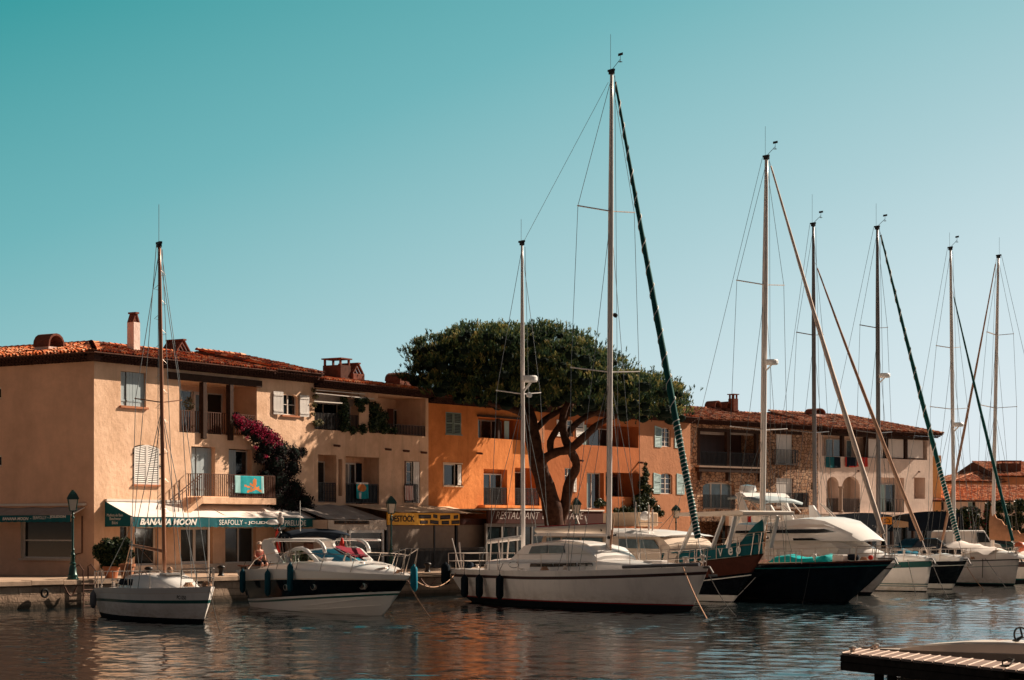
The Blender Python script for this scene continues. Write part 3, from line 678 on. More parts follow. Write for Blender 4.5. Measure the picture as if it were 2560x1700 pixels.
def towel(name, label, b, x0, y0, x1, y1, off, mats, motif=None, group='towels hung over balcony rails', sag=.03):
    a, c, zb, zt = b.R(x0, y0, x1, y1, off); m = MB(); N = 40; rows = []
    for k in range(19):
        t = k / 18; rows.append([(a + (c - a) * i / N, -off - .03 - .02 * math.sin(i * .45 + k * .15) * t - .01 * t, zt - (zt - zb) * t - sag * math.sin(math.pi * i / N) * t) for i in range(N + 1)])
    vs = [p for r in rows for p in r]; fs = []; n = N + 1
    for i in range(18):
        for k in range(N): fs.append((i * n + k, i * n + k + 1, (i + 1) * n + k + 1, (i + 1) * n + k))
    mb = MB(); mb.add(vs, fs)
    if motif:
        for fi, (i, k) in enumerate([(i, k) for i in range(18) for k in range(N)]): mb.m[fi] = motif(k / N, i / 18)
    o = mb.build('towel', [M[x] if isinstance(x, str) else x for x in mats], None, fix=False, smooth=True)
    o.location = b.root.location; o.rotation_euler = b.root.rotation_euler
    s = o.modifiers.new('thickness', 'SOLIDIFY'); s.thickness = .012
    o.name = name; return tag(o, label, 'towel', group)
# ================================================================ corner house
H1 = Bld(F1, 235, 668, 'corner_house', 'pale ochre three-storey corner house with blue-grey and white louvred shutters, leftmost on the quay', 9.4, 10.5, M['ochre'])
# facade openings
rA = H1.hole(302, 930, 365, 1016, .22); rB = H1.hole(334, 1112, 397, 1211, .12, arch=.16)
rL = H1.hole(448, 958, 642, 1086, 2.0, back='wall'); rC = H1.hole(478, 1117, 538, 1240, .35); rD = H1.hole(572, 1123, 630, 1247, .4)
rS = [H1.hole(*q, d=.3) for q in ((300, 1312, 327, 1405), (337, 1312, 396, 1416), (452, 1316, 532, 1410), (563, 1316, 640, 1408))]
H1.build_wall()
# side wall details sit on the same box (its left face): shop window and two small windows
def side_r(x0, y0, x1, y1):
    a, _ = FS.uz(x0, (y0 + y1) / 2); b, _ = FS.uz(x1, (y0 + y1) / 2); return [min(a, b), max(a, b), FS.uz((x0 + x1) / 2, y1)[1], FS.uz((x0 + x1) / 2, y0)[1]]
sw = MB(); q = side_r(0, 1, 235, 2); LW = 12.0
holes = [side_r(52, 1300, 183, 1396), side_r(-30, 968, 3, 997), side_r(-30, 1138, 4, 1166)]
holes[1][1] = min(holes[1][1], LW - .1); holes[2][1] = min(holes[2][1], LW - .1)
Ys = sorted({0.0, LW} | {v for h in holes for v in h[:2]}); Zs = sorted({0.0, 9.4} | {v for h in holes for v in h[2:]})
for a, b_ in zip(Ys, Ys[1:]):
    for c, d in zip(Zs, Zs[1:]):
        if any(h[0] < (a + b_) / 2 < h[1] and h[2] < (c + d) / 2 < h[3] for h in holes): continue
        sw.poly([(-.004, a, c), (-.004, b_, c), (-.004, b_, d), (-.004, a, d)])
sw.poly([(-.004, LW, 0), (8, LW, 0), (8, LW, 9.4), (-.004, LW, 9.4)])
for h in holes:
    a, c, zb, zt = h; D = .3
    for q in ([(-.004, a, zb), (D, a, zb), (D, a, zt), (-.004, a, zt)], [(-.004, c, zb), (D, c, zb), (D, c, zt), (-.004, c, zt)], [(-.004, a, zt), (D, a, zt), (D, c, zt), (-.004, c, zt)], [(-.004, a, zb), (D, a, zb), (D, c, zb), (-.004, c, zb)]): sw.poly(q, 1)
sw.build('side_wall', [M['sidewall'], M['frame_w']], H1.root, fix=False)
# the left face of the box is removed where the side wall stands: rebuild wall without it
wo_ = [c for c in H1.root.children if c.name.startswith('wall')][0]
import bmesh as _bm
bm_ = _bm.new(); bm_.from_mesh(wo_.data); bm_.faces.ensure_lookup_table()
for f in list(bm_.faces):
    if all(abs(v.co.x) < 1e-4 for v in f.verts): bm_.faces.remove(f)
bm_.to_mesh(wo_.data); bm_.free()
for h, nm in zip(holes, ('shop_window', 'window', 'window')):
    a, c, zb, zt = h; m = MB(); fw = .07; X = .24
    m.box(X - .06, X, a, a + fw, zb, zt); m.box(X - .06, X, c - fw, c, zb, zt); m.box(X - .06, X, a + fw, c - fw, zt - fw, zt); m.box(X - .06, X, a + fw, c - fw, zb, zb + fw)
    if nm == 'shop_window': z = zb + (zt - zb) * .47; m.box(X - .05, X - .01, a + fw, c - fw, z - .03, z + .03)
    o = m.build(nm, M['frame_w'], H1.root); g = MB(); g.poly([(X - .02, a, zb), (X - .02, c, zb), (X - .02, c, zt), (X - .02, a, zt)]); g.build('glass_pane', M['glass2'], o, fix=False)
    if nm == 'shop_window':
        s = MB(); s.box(-.10, .2, a - .05, c + .05, zb - .09, zb - .004); s.build('window_sill', M['shopwhite'], o)
dp = MB(); y_, z_ = FS.uz(207, 1290); y2, z2 = FS.uz(207, 1382)
dp.tube([(-.05, y_, z_), (-.05, y_, z2), (-.05, y_ + .45, z2 - .08), (-.05, y_ + .45, z2 - .3)], .03, 6); dp.build('drain_pipe', M['iron_rust'], H1.root, fix=False)
# shutters and windows of the front
x0, x1, z0, z1 = rA; n = 4
for i in range(4):
    w_ = (x1 - x0) / 4; shutter(H1.root, [x0 + i * w_ + .005, x0 + (i + 1) * w_ - .005, z0 + .02, z1 - .02], .14 - (.05 if i in (1, 2) else 0), 'shut_b', False, boards=2)
s = MB(); s.box(x0 - .09, x1 + .09, -.1, .1, z0 - .1, z0 - .003); s.build('window_sill', M['terracotta'], H1.root, bevel=.01)
x0, x1, z0, z1 = rB; mid = (x0 + x1) / 2
for i, (a, b_) in enumerate(((x0, mid - .005), (mid + .005, x1))): shutter(H1.root, [a, b_, z0, z1], -.004, 'shut_w', True, arch=(.16 if i == 0 else -.16))
s = MB(); s.box(x0 - .08, x1 + .08, -.1, .0, z0 - .09, z0 - .004); s.build('window_sill', M['terracotta'], H1.root, bevel=.01)
for hx in (x0 - .06, x1 + .02):
    m = MB()
    for zz in (.25, .8, 1.35): m.box(hx, hx + .04, -.06, -.002, z0 + zz, z0 + zz + .07)
    m.build('shutter_hinge', M['iron'], H1.root, fix=False)
# upper loggia
x0, x1, z0, z1 = rL; yb = 1.96
window(H1.root, [x0 + 1.3, x0 + 3.1, z0 + .05, z1 - .25], yb, 2, 1, gm='glass', name='balcony_door')
window(H1.root, [x0 + 3.2, x0 + 4.1, z0 + .05, z1 - .3], yb, 1, 1, gm='glass_b', name='balcony_door', fw=.14)
window(H1.root, [x0 + 4.15, x1 - .3, z0 + .05, z1 - .3], yb, 1, 1, gm='glass', name='balcony_door')
bm2 = MB()
p0 = H1.L(430, 930, .3)[0]; p1 = H1.L(662, 930, .3)[0]
bm2.box(p0, p1, -.15, -.004, z1 - .02, z1 + .30); o = bm2.build('timber_beam', M['wood_dark'], H1.root, bevel=.01)
for pxx in (510, 577):
    xx = H1.L(pxx, 1000, .1)[0]; m = MB(); m.box(xx - .13, xx + .13, -.17, .09, z0 - .25, z1 - .03); m.build('timber_post', M['wood_dark'], H1.root, bevel=.01)
xs_ = [x0] + [H1.L(p, 1000, .1)[0] for p in (510, 577)] + [x1]
for i in range(3): railing(H1.root, xs_[i] + .14, xs_[i + 1] - .14, z0, z0 + 1.02, .02, 'iron_rust', .16)
# doors of the first floor
x0, x1, z0, z1 = rC; w_ = (x1 - x0) / 3
for i in range(3): shutter(H1.root, [x0 + i * w_ + .01, x0 + (i + 1) * w_ - .01, z0, z1 - .04], .26 - .03 * (i == 1), 'shut_b', False, boards=2, name='door_shutter')
x0, x1, z0, z1 = rD
shutter(H1.root, [x0 + .02, x0 + .72, z0, z1 - .05], .2, 'shut_b', False, boards=4, name='door_shutter')
window(H1.root, [x0 + .75, x1 - .02, z0, z1 - .05], .34, 1, 1, name='balcony_door')
# balcony slab with stair railing
xa, za = H1.L(462, 1243, .0); xb, _ = H1.L(648, 1243, .0)
bd = 1.05; m = MB(); m.box(xa, xb, -bd, -.003, za - .30, za + .0); bal = m.build('balcony', M['ochre2'], H1.root, bevel=.02)
railing(bal, xa + .05, xb - .05, za, za + 1.08, -bd + .06, 'iron_rust', .13, ret=bd - .1)
m = MB(); q0 = Vector((xa + .05, -bd + .06, za + 1.08)); q1 = Vector((xa - 2.1, -bd + .06, za - .15))
m.bar(q0, q1, .04, .03); m.bar(q0 - Vector((0, 0, .15)), q1 - Vector((0, 0, .15)), .02, .02)
for i in range(1, 8): p = q0.lerp(q1, i / 8); m.bar(p, p - Vector((0, 0, .95)), .025)
m.build('stair_railing', M['iron_rust'], bal, fix=False)
m = MB(); pts = [(xa, za), (xa - 2.1, za - 1.25), (xa - 2.1, za - 1.45), (xa, za - .3)]; m.prism(pts, -bd, -.003); m.build('stair_flight', M['ochre2'], bal)
# ground floor shop
for i, r in enumerate(rS):
    window(H1.root, [r[0] + .02, r[1] - .02, r[2], r[3] - .02], .22, (1, 1, 2, 2)[i], 1, gm='glass2', name='shop_window', fw=.13 if i in (1, 2) else .07)
z_ = H1.L(400, 1417)[1]; m = MB(); m.box(0.3, H1.w, -.14, -.002, 0, .42); m.build('plinth', M['shopwhite'], H1.root, bevel=.01)
roof1 = gable_roof(H1, -.65, H1.w, 9.4, .98, 4.5, "tile", over=.65, lhip=True, skip_left=True, xs=.65)
# left wing roof (side wall): own tiles rising from the side eave to a ridge parallel to it
m = MB(); ze = 9.4 + .36; rise = .98; bk = 4.5; W = math.hypot(bk + .65, rise)
# hip joins the two slopes at the corner
tiles(m, (-.65, -.65, ze), (0, 1, 0), Vector((bk + .65, 0, rise)), W, lambda v: v / W * (bk + .65), lambda v: LW + .65)
ridge_tiles(m, (-.65, -.65, ze + .06), (bk, bk, ze + rise + .06)); ridge_tiles(m, (bk, bk, ze + rise + .03), (bk, LW, ze + rise + .03))
m.poly([(-.65, -.65, ze), (bk, bk, ze + rise), (bk, LW, ze + rise), (-.65, LW, ze)], 1); m.poly([(-.65, -.65, ze - .045), (-.65, LW, ze - .045), (-.65, LW, ze), (-.65, -.65, ze)], 1)
m.poly([(-.65, -.65, ze - .046), (-.65, LW, ze - .046), (.6, LW, ze - .046), (.6, -.5, ze - .046)], 1)
m.poly([(bk, bk, ze + rise), (bk, LW, ze + rise), (9.5, LW, ze)], 1)
m.build('side_roof', [M['tile_red'], M['underroof']], H1.root, fix=False, rnd=True)
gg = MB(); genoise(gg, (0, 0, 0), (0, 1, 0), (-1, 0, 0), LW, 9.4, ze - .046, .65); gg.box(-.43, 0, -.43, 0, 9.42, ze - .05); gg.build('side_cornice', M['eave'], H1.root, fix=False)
def roof_at(b, px, back, ze=9.76, rise=.98, bk=4.5):
    """local x,y,z on the front slope seen at column px"""
    x = b.L(px, HY, -back)[0]; return x, back, ze + rise * (back + .5) / (bk + .5)
x_, y_, z_ = roof_at(H1, 334, 2.2); chimney(roof1, x_, y_, z_, .42, .42, 1.35, 'chim_w', 'tent', .42)
x_, y_, z_ = roof_at(H1, 440, 4.8); chimney(roof1, x_, y_, z_ - .1, 1.0, 1.1, .15, 'chim_d', 'tent', .55)
xx = 1.6; yy = FS.uz(98, 880)[0] + 1.0; chimney([c for c in H1.root.children if c.name.startswith('side_roof')][0], xx, yy, 10.05, .95, .9, .28, 'chim_w', 'tunnel', .62)
# ================================================================ second house
H2 = Bld(F1, 668, 785, 'narrow_house', 'narrow pale ochre house with one small arched window between open white shutters', 9.4, 10.5, M['ochre'])
r2 = H2.hole(704, 985, 745, 1038, .25, arch=.22)
H2.hole(690, 1322, 782, 1410, .3)
H2.build_wall()
window(H2.root, r2, .2, 2, 2)
for q in ((681, 979, 703, 1036), (747, 988, 768, 1042)):
    r = H2.R(*q); shutter(H2.root, r, -.04, 'shut_w', False, boards=3, rot=.12 if q[0] < 700 else -.1)
s = MB(); s.box(r2[0] - .05, r2[1] + .05, -.1, 0, r2[2] - .09, r2[2] - .004); s.build('window_sill', M['terracotta'], H2.root)
r = H2.R(690, 1322, 782, 1410); window(H2.root, r, .22, 3, 1, gm='glass2', name='shop_window')
roof2 = gable_roof(H2, 0, H2.w, 9.4, 1.1, 4.5, 'tile', lv=True, gz=.46)
x_, y_, z_ = roof_at(H2, 580, 4.7, 9.86, 1.1)
# ================================================================ third house: long open loggia
H3 = Bld(F1, 785, 1071, 'loggia_house', 'dull ochre house with a wide shaded top loggia hung with dark plants', 9.2, 10.5, M['ochre2'])
rl = H3.hole(786, 978, 1064, 1082, 2.0, back='w'); ra = H3.hole(795, 1137, 841, 1256, .8, back='w'); rb = H3.hole(846, 1148, 856, 1240, .3)
rc = H3.hole(864, 1142, 948, 1260, 1.0, back='w'); rd = H3.hole(1011, 1153, 1050, 1257, .25)
H3.hole(815, 1322, 962, 1400, .3)
H3.build_wall()
x0, x1, z0, z1 = rl
m = MB(); a = H3.L(898, 1000)[0]; b_ = H3.L(922, 1000)[0]; m.box(a, b_, -.0, .5, z0 + .002, z1 - .002); m.build('pillar', M['ochre2'], H3.root)
m = MB(); m.box(a - .6, b_ + .9, .06, 1.9, z0 + 1.7, z1 - .01); m.build('loggia_lintel', M['ochre2'], H3.root)
window(H3.root, [x0 + 2.0, x0 + 5.6, z0 + .05, z1 - .2], 1.95, 3, 1, name='balcony_door')
for q in ((970, 1022, 984, 1088), (996, 1026, 1014, 1092)): r = H3.R(*q, off=-1.9); shutter(H3.root, r, 1.93, 'wood_brown', False, boards=3)
r = H3.R(984, 1024, 996, 1090, off=-1.9); window(H3.root, r, 1.96, 1, 1, name='balcony_door')
railing(H3.root, x0 + .03, a - .02, z0, z0 + .85, .06, 'iron', .12); railing(H3.root, b_ + .02, x1 - .02, z0, z0 + .55, .06, 'iron', .14)
m = MB()   # white awning rails and rolled cloth under the eave
for q0, q1 in (((790, 975), (912, 985)), ((788, 982), (935, 997)), ((785, 1003), (855, 1008))):
    u0_, w0 = H3.L(*q0, .25); u1_, w1 = H3.L(*q1, .25); m.bar((u0_, -.25, w0), (u1_, -.25, w1), .05, .05)
m.build('awning_rail', M['frame_w'], H3.root, fix=False)
r = H3.R(790, 986, 900, 1010, .05); m = MB(); m.grid([[(r[0] + (r[1] - r[0]) * i / 20, .3 + .1 * k, r[3] - (r[3] - r[2]) * k - .03 * (i % 2) * k) for i in range(21)] for k in (0, 1)]); m.build('rolled_awning', M['grey_cloth'], H3.root, fix=False)
x0, x1, z0, z1 = ra; window(H3.root, [x0 + .5, x1 - .03, z0 + .02, z1 - .3], .78, 1, 1, name='balcony_door', curtain=(x0 + .4, x1 - .25, 'frame_w') if False else None); railing(H3.root, x0, x1, z0, z0 + 1.0, .06, 'iron', .12, scroll=True)
x0, x1, z0, z1 = rc; window(H3.root, [x0 + .8, x0 + 2.1, z0 + .02, z1 - .3], .96, 2, 1, name='balcony_door', fw=.07, curtain=(x0 + 1.2, x0 + 1.6, 'grey_cloth')); shutter(H3.root, [x0 + 2.15, x0 + 2.6, z0 + .02, z1 - .3], .9, 'navy_cloth', False, boards=3, name='door_shutter')
railing(H3.root, x0, x1, z0, z0 + 1.05, .06, 'iron', .12)
m = MB(); m.grid([[(x0 + .08 + (x1 - x0 - .16) * i / 30, .085 + .012 * math.sin(i * 1.7), z) for i in range(31)] for z in (z0 + .08, z0 + 1.0)]); m.build('balcony_screen', M['navy_cloth'], H3.root, fix=False)
x0, x1, z0, z1 = rd
window(H3.root, [x0 + .28, x0 + .86, z0 + .02, z1 - .03], .16, 1, 4, name='french_window'); shutter(H3.root, [x0 + .02, x0 + .28, z0, z1 - .02], .12, 'wood_brown', False); shutter(H3.root, [x0 + .88, x1 - .02, z0, z1 - .02], .06, 'shut_w', False, boards=3)
railing(H3.root, x0, x1 - .3, z0, z0 + 1.0, -.03, 'iron', .12)
x0, x1, z0, z1 = H3.R(815, 1322, 962, 1400); window(H3.root, [x0, x1, z0, z1], .22, 2, 1, gm='glass2', name='shop_window', fw=.12)
for q in ((850, 1115), (978, 1124), (1023, 1128), (1067, 1132)): spout(H3, *q)
roof3 = gable_roof(H3, 0, H3.w, 9.2, .72, 4.5, 'tile_red', gz=.36)
x_, y_, z_ = roof_at(H3, 842, 3.2, 9.56, .72); ch = chimney(roof3, x_, y_, z_, .9, 1.2, .75, 'chim_d', 'slab', .45); 
ch2 = chimney(roof3, x_ + 1.0, y_ - .1, z_, 1.0, 1.3, .35, 'eave_lit', 'tent', .55)
x_, y_, z_ = roof_at(H3, 996, 3.9, 9.56, .72); chimney(roof3, x_, y_, z_, 1.1, 1.0, .25, 'eave_lit', 'tunnel', .5)
# towels
m_tow = mat('turquoise_towel', (.02, .30, .33), .85, var=.2); m_tow2 = mat('pale_blue_towel', (.30, .52, .52), .85); M['orange_print'] = mat('orange_towel_print', (.62, .20, .06), .85); M['tow_p'] = mat('pink_stripe_towel', (.60, .30, .26), .85)
def mot1(s, t):
    if s < .2: return 1
    if ((s - .68) / .07) ** 2 + ((t - .33) / .22) ** 2 < 1: return 2
    if .5 < s < .92 and abs((t - .6) - (s - .7) * 1.1) < .07: return 2
    if abs((t - .75) + (s - .6) * .6) < .07 and .4 < s < .85: return 2
    if abs((t - .5) - (s - .3) * .5) < .05 and .3 < s < .6: return 2
    if s > .9: return 1
    return 0
towel('towel', 'large turquoise towel with pale end and orange print on the long balcony rail', H1, 585, 1190, 657, 1233, bd - .06 if False else 1.0, [m_tow, m_tow2, 'orange_print'], mot1)
towel('towel', 'turquoise towel with round orange print hanging on the dark balcony screen', H3, 889, 1206, 919, 1246, .0, [m_tow, 'orange_print', 'white_cloth'], lambda s, t: 1 if ((s - .45) / .36) ** 2 + ((t - .3) / .24) ** 2 < 1 else (2 if (t < .1 or (.2 < s < .38 and t > .6)) else 0))
towel('towel', 'faded pink and white striped towel on the small rail beside the orange house', H3, 1011, 1214, 1031, 1250, .06, ['tow_p', 'white_cloth'], lambda s, t: int(s * 14) % 3 == 0)
# ================================================================ orange houses
H4 = Bld(F2, 1071, 1350, 'orange_house', 'bright orange house with green shutters, left of the pine trunk', 8.95, 10, M['orange'])
r1 = H4.hole(1114, 1031, 1153, 1085, .1); r2_ = H4.hole(1195, 1046, 1305, 1097, 1.5, back='w'); r3 = H4.hole(1109, 1160, 1155, 1214, .3); r4 = H4.hole(1209, 1173, 1268, 1263, .5, back='w'); r5 = H4.hole(1287, 1170, 1349, 1264, 1.2, back='w')
H4.hole(1075, 1312, 1200, 1405, .3); H4.hole(1215, 1312, 1345, 1400, .3)
H4.build_wall()
x0, x1, z0, z1 = r1; xm = (x0 + x1) / 2
for a, b_ in ((x0, xm - .02), (xm + .02, x1)): shutter(H4.root, [a, b_, z0, z1], .03, 'shut_g', True)
s = MB(); s.box(x0 - .05, x1 + .05, -.06, 0, z0 - .07, z0 - .004); s.build('window_sill', M['shut_g'], H4.root)
x0, x1, z0, z1 = r2_; window(H4.root, [x0 + .1, x1 - .1, z0, z1 - .02], 1.46, 4, 1, name='balcony_door')
for t0, t1 in ((.02, .45), (2.9, 3.35)): m = MB(); m.grid([[(x0 + t0 + (t1 - t0) * i / 8, .3 + .02 * math.sin(i * 2), z) for i in range(9)] for z in (z0 + .02, z1 - .1)]); m.build('curtain', M['shut_lb'], H4.root, fix=False)
m = MB(); m.box(x0 - .1, x1 + .1, -.12, -.003, z1 + .0, z1 + .12); m.box((x0 + x1) / 2 - .1, (x0 + x1) / 2 + .1, .1, .3, z0 + .002, z1 - .002); m.build('timber_beam', M['wood_dark'], H4.root)
x0, x1, z0, z1 = r3; shutter(H4.root, [x1 - .36, x1 - .02, z0 + .05, z1 - .04], .06, 'shut_w', False, boards=2); window(H4.root, [x0, x1 - .38, z0, z1], .26, 1, 1, name='window')
m = MB(); m.box(x0 - .06, x0 + .02, -.02, .1, z0, z1); m.box(x0 - .06, x1 + .06, -.02, .1, z1 - .0, z1 + .07); m.box(x0 - .06, x1 + .06, -.06, .1, z0 - .08, z0 - .003); m.build('window_surround', M['cream_cloth'], H4.root)
x0, x1, z0, z1 = r4; window(H4.root, [x0 + .02, x1 - .02, z0, z1 - .25], .44, 2, 1, fm='frame_w', name='french_window', curtain=(x0 + .1, x0 + .45, 'grey_cloth')); railing(H4.root, x0, x1, z0 + .02, z0 + 1.0, .05, 'iron', .13, scroll=True)
x0, x1, z0, z1 = r5; window(H4.root, [x0 + 1.3, x0 + 2.3, z0, z1 - .2], 1.16, 1, 1, name='balcony_door'); railing(H4.root, x0, x1, z0 + .02, z0 + 1.0, .05, 'iron', .13, scroll=True)
a = H4.L(1195, 1266)[0]; m = MB(); m.box(a, H4.w + .0, -.5, -.003, r4[2] - .16, r4[2] - .003); m.build('balcony_slab', M['orange'], H4.root, bevel=.02)
x0, x1, z0, z1 = H4.R(1310, 1052, 1349, 1106); m = MB(); m.box(x0, x1, -.35, -.003, z0, z1); m.build('flue_box', M['salmon'], H4.root)
spout(H4, 1206, 1134)
roof4 = gable_roof(H4, 0, H4.w, 8.95, .8, 4.5, 'tile')
H5 = Bld(F2, 1350, 1600, 'deep_orange_house', 'deep orange house behind the pine trunk with cream awning over its top balcony', 8.95, 10, M['deeporange'])
h5a = H5.hole(1408, 1050, 1434, 1091, .2); h5b = H5.hole(1457, 1062, 1596, 1116, 1.6, back='w'); h5c = H5.hole(1467, 1182, 1510, 1272, .4); h5d = H5.hole(1514, 1182, 1599, 1242, 1.2, back='w'); h5e = H5.hole(1412, 1170, 1432, 1228, .2)
H5.build_wall()
window(H5.root, h5a, .16, 2, 3); window(H5.root, h5e, .16, 2, 3)
for q in ((1391, 1050, 1407, 1091), (1439, 1051, 1459, 1093)): shutter(H5.root, H5.R(*q), -.01, 'shut_w', True)
for q in ((1433, 1172, 1440, 1230),): shutter(H5.root, H5.R(*q), -.01, 'shut_w', True)
x0, x1, z0, z1 = h5b; window(H5.root, [x0 + .5, x1 - 1.0, z0, z1 - .15], 1.55, 4, 1, gm='glass', name='balcony_door', curtain=(x0 + 2.2, x0 + 2.8, 'shut_lb'))
m = MB(); m.grid([[(x0 + .1 + .6 * i / 8, .2 + .03 * math.sin(i * 2), z) for i in range(9)] for z in (z0 + .02, z1 - .1)]); m.build('curtain', M['shut_lb'], H5.root, fix=False)
x0, x1, z0, z1 = h5c; window(H5.root, [x0, x1, z0, z1], .36, 2, 1, name='french_window', curtain=(x0 + .1, x0 + .6, 'shut_lb'))
x0, x1, z0, z1 = h5d; window(H5.root, [x0 + .3, x1 - .8, z0, z1 - .1], 1.16, 3, 1, name='balcony_door', fm='wood_red', fw=.14)
spout(H5, 1459, 1152); spout(H5, 1609, 1157)
roof5 = gable_roof(H5, 0, H5.w, 8.95, .8, 4.5, 'tile')
H6 = Bld(F2, 1600, 1726, 'salmon_house', 'salmon house with pale blue louvred shutters beside two arched windows, right of the pine', 9.0, 10, M['salmon'])
w6 = [H6.hole(1653, 1069, 1677, 1117, .2, arch=.18), H6.hole(1651, 1183, 1681, 1235, .2, arch=.2)]
H6.build_wall()
for r in w6: window(H6.root, r, .16, 2, 4)
for q in ((1636, 1065, 1653, 1118), (1686, 1068, 1703, 1120), (1633, 1182, 1651, 1234), (1691, 1184, 1710, 1236)): shutter(H6.root, H6.R(*q), -.01, 'shut_lb', True, arch=-.12)
roof6 = gable_roof(H6, 0, H6.w, 9.0, .8, 4.5, 'tile')
# ================================================================ stone and white houses on the right
S1 = Bld(F3, 1726, 1902, 'stone_house', 'rubble stone house with dark timber top balcony above a wide arched glass door', 9.1, 10, M['stone'])
a1 = S1.hole(1743, 1074, 1901, 1166, 1.8, back=None); a2 = S1.hole(1757, 1205, 1836, 1272, .35, arch=.35)
S1.hole(1868, 1216, 1886, 1224, .2); S1.build_wall()
x0, x1, z0, z1 = a1
m = MB(); m.box(x0 + .02, x1 - .02, 1.7, 1.78, z0, z1); m.build('timber_back_wall', plank_mat('dark_boarding', (.07, .032, .025), .14, 'X', .1), S1.root)
for px in (1747, 1820, 1893):
    xx = S1.L(px, 1120)[0]; m = MB(); m.box(xx - .12, xx + .12, -.02, .22, z0, z1 - .002); m.build('timber_post', M['wood_dark'], S1.root)
m = MB(); m.box(x0, x1, -.03, .2, z1 - .18, z1 + .02); m.build('timber_beam', M['wood_dark'], S1.root)
q = S1.R(1862, 1082, 1880, 1160, -1.5); m = MB(); m.box(q[0], q[1], 1.5, 1.6, z0, z1 - .3); m.build('screen_panel', M['cream_cloth'], S1.root)
for q in ((1750, 1080, 1819, 1087), (1826, 1081, 1890, 1088)):
    r = S1.R(*q, off=-.3); m = MB(); m.box(r[0], r[1], .28, .32, r[2], r[3]); m.build('blind_box', M['grey_cloth'], S1.root)
railing(S1.root, x0 + .05, x1 - .05, z0, z0 + .95, .0, 'iron', .13)
m = MB(); m.box(x0 - .2, x1 + .02, -.35, -.003, z0 - .12, z0 - .004); m.build('balcony_slab', M['lightwood'], S1.root); m = MB(); m.box(x0 - .2, x1, -.32, -.003, z0 - .42, z0 - .13); m.build('timber_beam', M['wood_dark'], S1.root)
for px in (1745, 1816, 1896):
    xx = S1.L(px, 1190)[0]; m = MB(); m.prism([(xx - .12, z0 - .43), (xx + .12, z0 - .43), (xx + .07, z0 - 1.0), (xx - .07, z0 - 1.0)], -.25, -.003); m.build('timber_bracket', M['wood_dark'], S1.root)
x0, x1, z0, z1 = a2; window(S1.root, [x0 + .02, x1 - .02, z0, z1 - .03], .3, 3, 1, gm='glass_b', name='arched_glass_door', fw=.1); railing(S1.root, x0, x1, z0, z0 + .95, -.05, 'iron', .14)
rs1 = gable_roof(S1, 0, S1.w, 9.1, 1.15, 4.5, 'tile_brown', gz=.30)
x_, y_, z_ = roof_at(S1, 1833, 4.2, 9.4, 1.15); chimney(rs1, x_, y_, z_, .5, .5, .9, 'eave_lit', 'slab', .4)
for px in (1783, 1812):
    x_, y_, z_ = roof_at(S1, px, 4.6, 9.4, 1.15); chimney(rs1, x_, y_, z_, .7, .9, .1, 'chim_d', 'tunnel', .5)
S2 = Bld(F3, 1902, 2045, 'stone_tower_house', 'rubble stone house with two white boarded shutters, each behind a dark balcony rail', 9.1, 10, M['stone'])
b1 = S2.hole(1941, 1086, 1982, 1159, .2); b2 = S2.hole(1941, 1195, 1983, 1268, .2); S2.hole(2028, 1206, 2038, 1224, .3); S2.hole(1985, 1232, 2022, 1268, .5)
S2.build_wall()
for r in (b1, b2):
    xm = (r[0] + r[1]) / 2
    for a, b_ in ((r[0], xm - .005), (xm + .005, r[1])): shutter(S2.root, [a, b_, r[2], r[3]], .12, 'shut_w', False, boards=4)
m = MB(); r = b1; m.box(r[0] - .4, r[1] + 1.0, -.05, -.002, r[3] + .02, r[3] + .22); m.build('timber_lintel', M['wood_dark'], S2.root)
r = S2.R(1937, 1124, 1993, 1160, .35); railing(S2.root, r[0], r[1], r[2], r[3], -.35, 'iron', .15, ret=.34, r=.018); m = MB(); m.box(r[0], r[1], -.36, -.003, r[2] - .06, r[2]); m.build('balcony_slab', M['iron'], S2.root)
r = S2.R(1925, 1233, 2021, 1268, .35); railing(S2.root, r[0], r[1], r[2], r[3], -.35, 'iron', .15, ret=.34, r=.018); m = MB(); m.box(r[0], r[1], -.4, -.003, r[2] - .12, r[2]); m.build('balcony_slab', M['lightwood'], S2.root)
rs2 = gable_roof(S2, 0, S2.w, 9.1, 1.0, 4.5, 'tile_brown', gz=.30)
x_, y_, z_ = roof_at(S2, 2046, 3.6, 9.4, 1.0); chimney(rs2, x_ - .4, y_, z_, 1.3, .9, .35, 'chim_w', 'tunnel', .45)
W1 = Bld(F3, 2045, 2332, 'white_house', 'whitewashed house with two arches and white blinds between dark posts', 9.0, 10, M['white_pl'])
up = W1.hole(2055, 1094, 2318, 1145, 1.0, back='w')
ar = [W1.hole(2066, 1192, 2097, 1281, .9, arch=.62, back='w'), W1.hole(2105, 1191, 2150, 1281, .9, arch=.85, back='w')]
gl = W1.hole(2190, 1194, 2260, 1281, .6, back='w'); sm = W1.hole(2285, 1194, 2313, 1247, .9, back='w')
W1.build_wall()
x0, x1, z0, z1 = up
m = MB(); m.box(x0 - .1, x1 + .1, -.06, .16, z1 - .002, z1 + .2); m.build('timber_beam', M['wood_dark'], W1.root)
for px in (2109, 2169, 2218, 2267):
    xx = W1.L(px, 1120)[0]; m = MB(); m.box(xx - .13, xx + .13, .02, .28, z0 + .002, z1 - .003); m.build('timber_post', M['wood_dark'], W1.root)
for q in ((2174, 1096, 2211, 1144), (2225, 1096, 2262, 1144), (2273, 1097, 2311, 1145)):
    r = W1.R(*q); m = MB(); m.box(r[0], r[1], .13, .16, r[2], r[3] - .05); m.build('roller_blind', M['white_cloth'], W1.root)
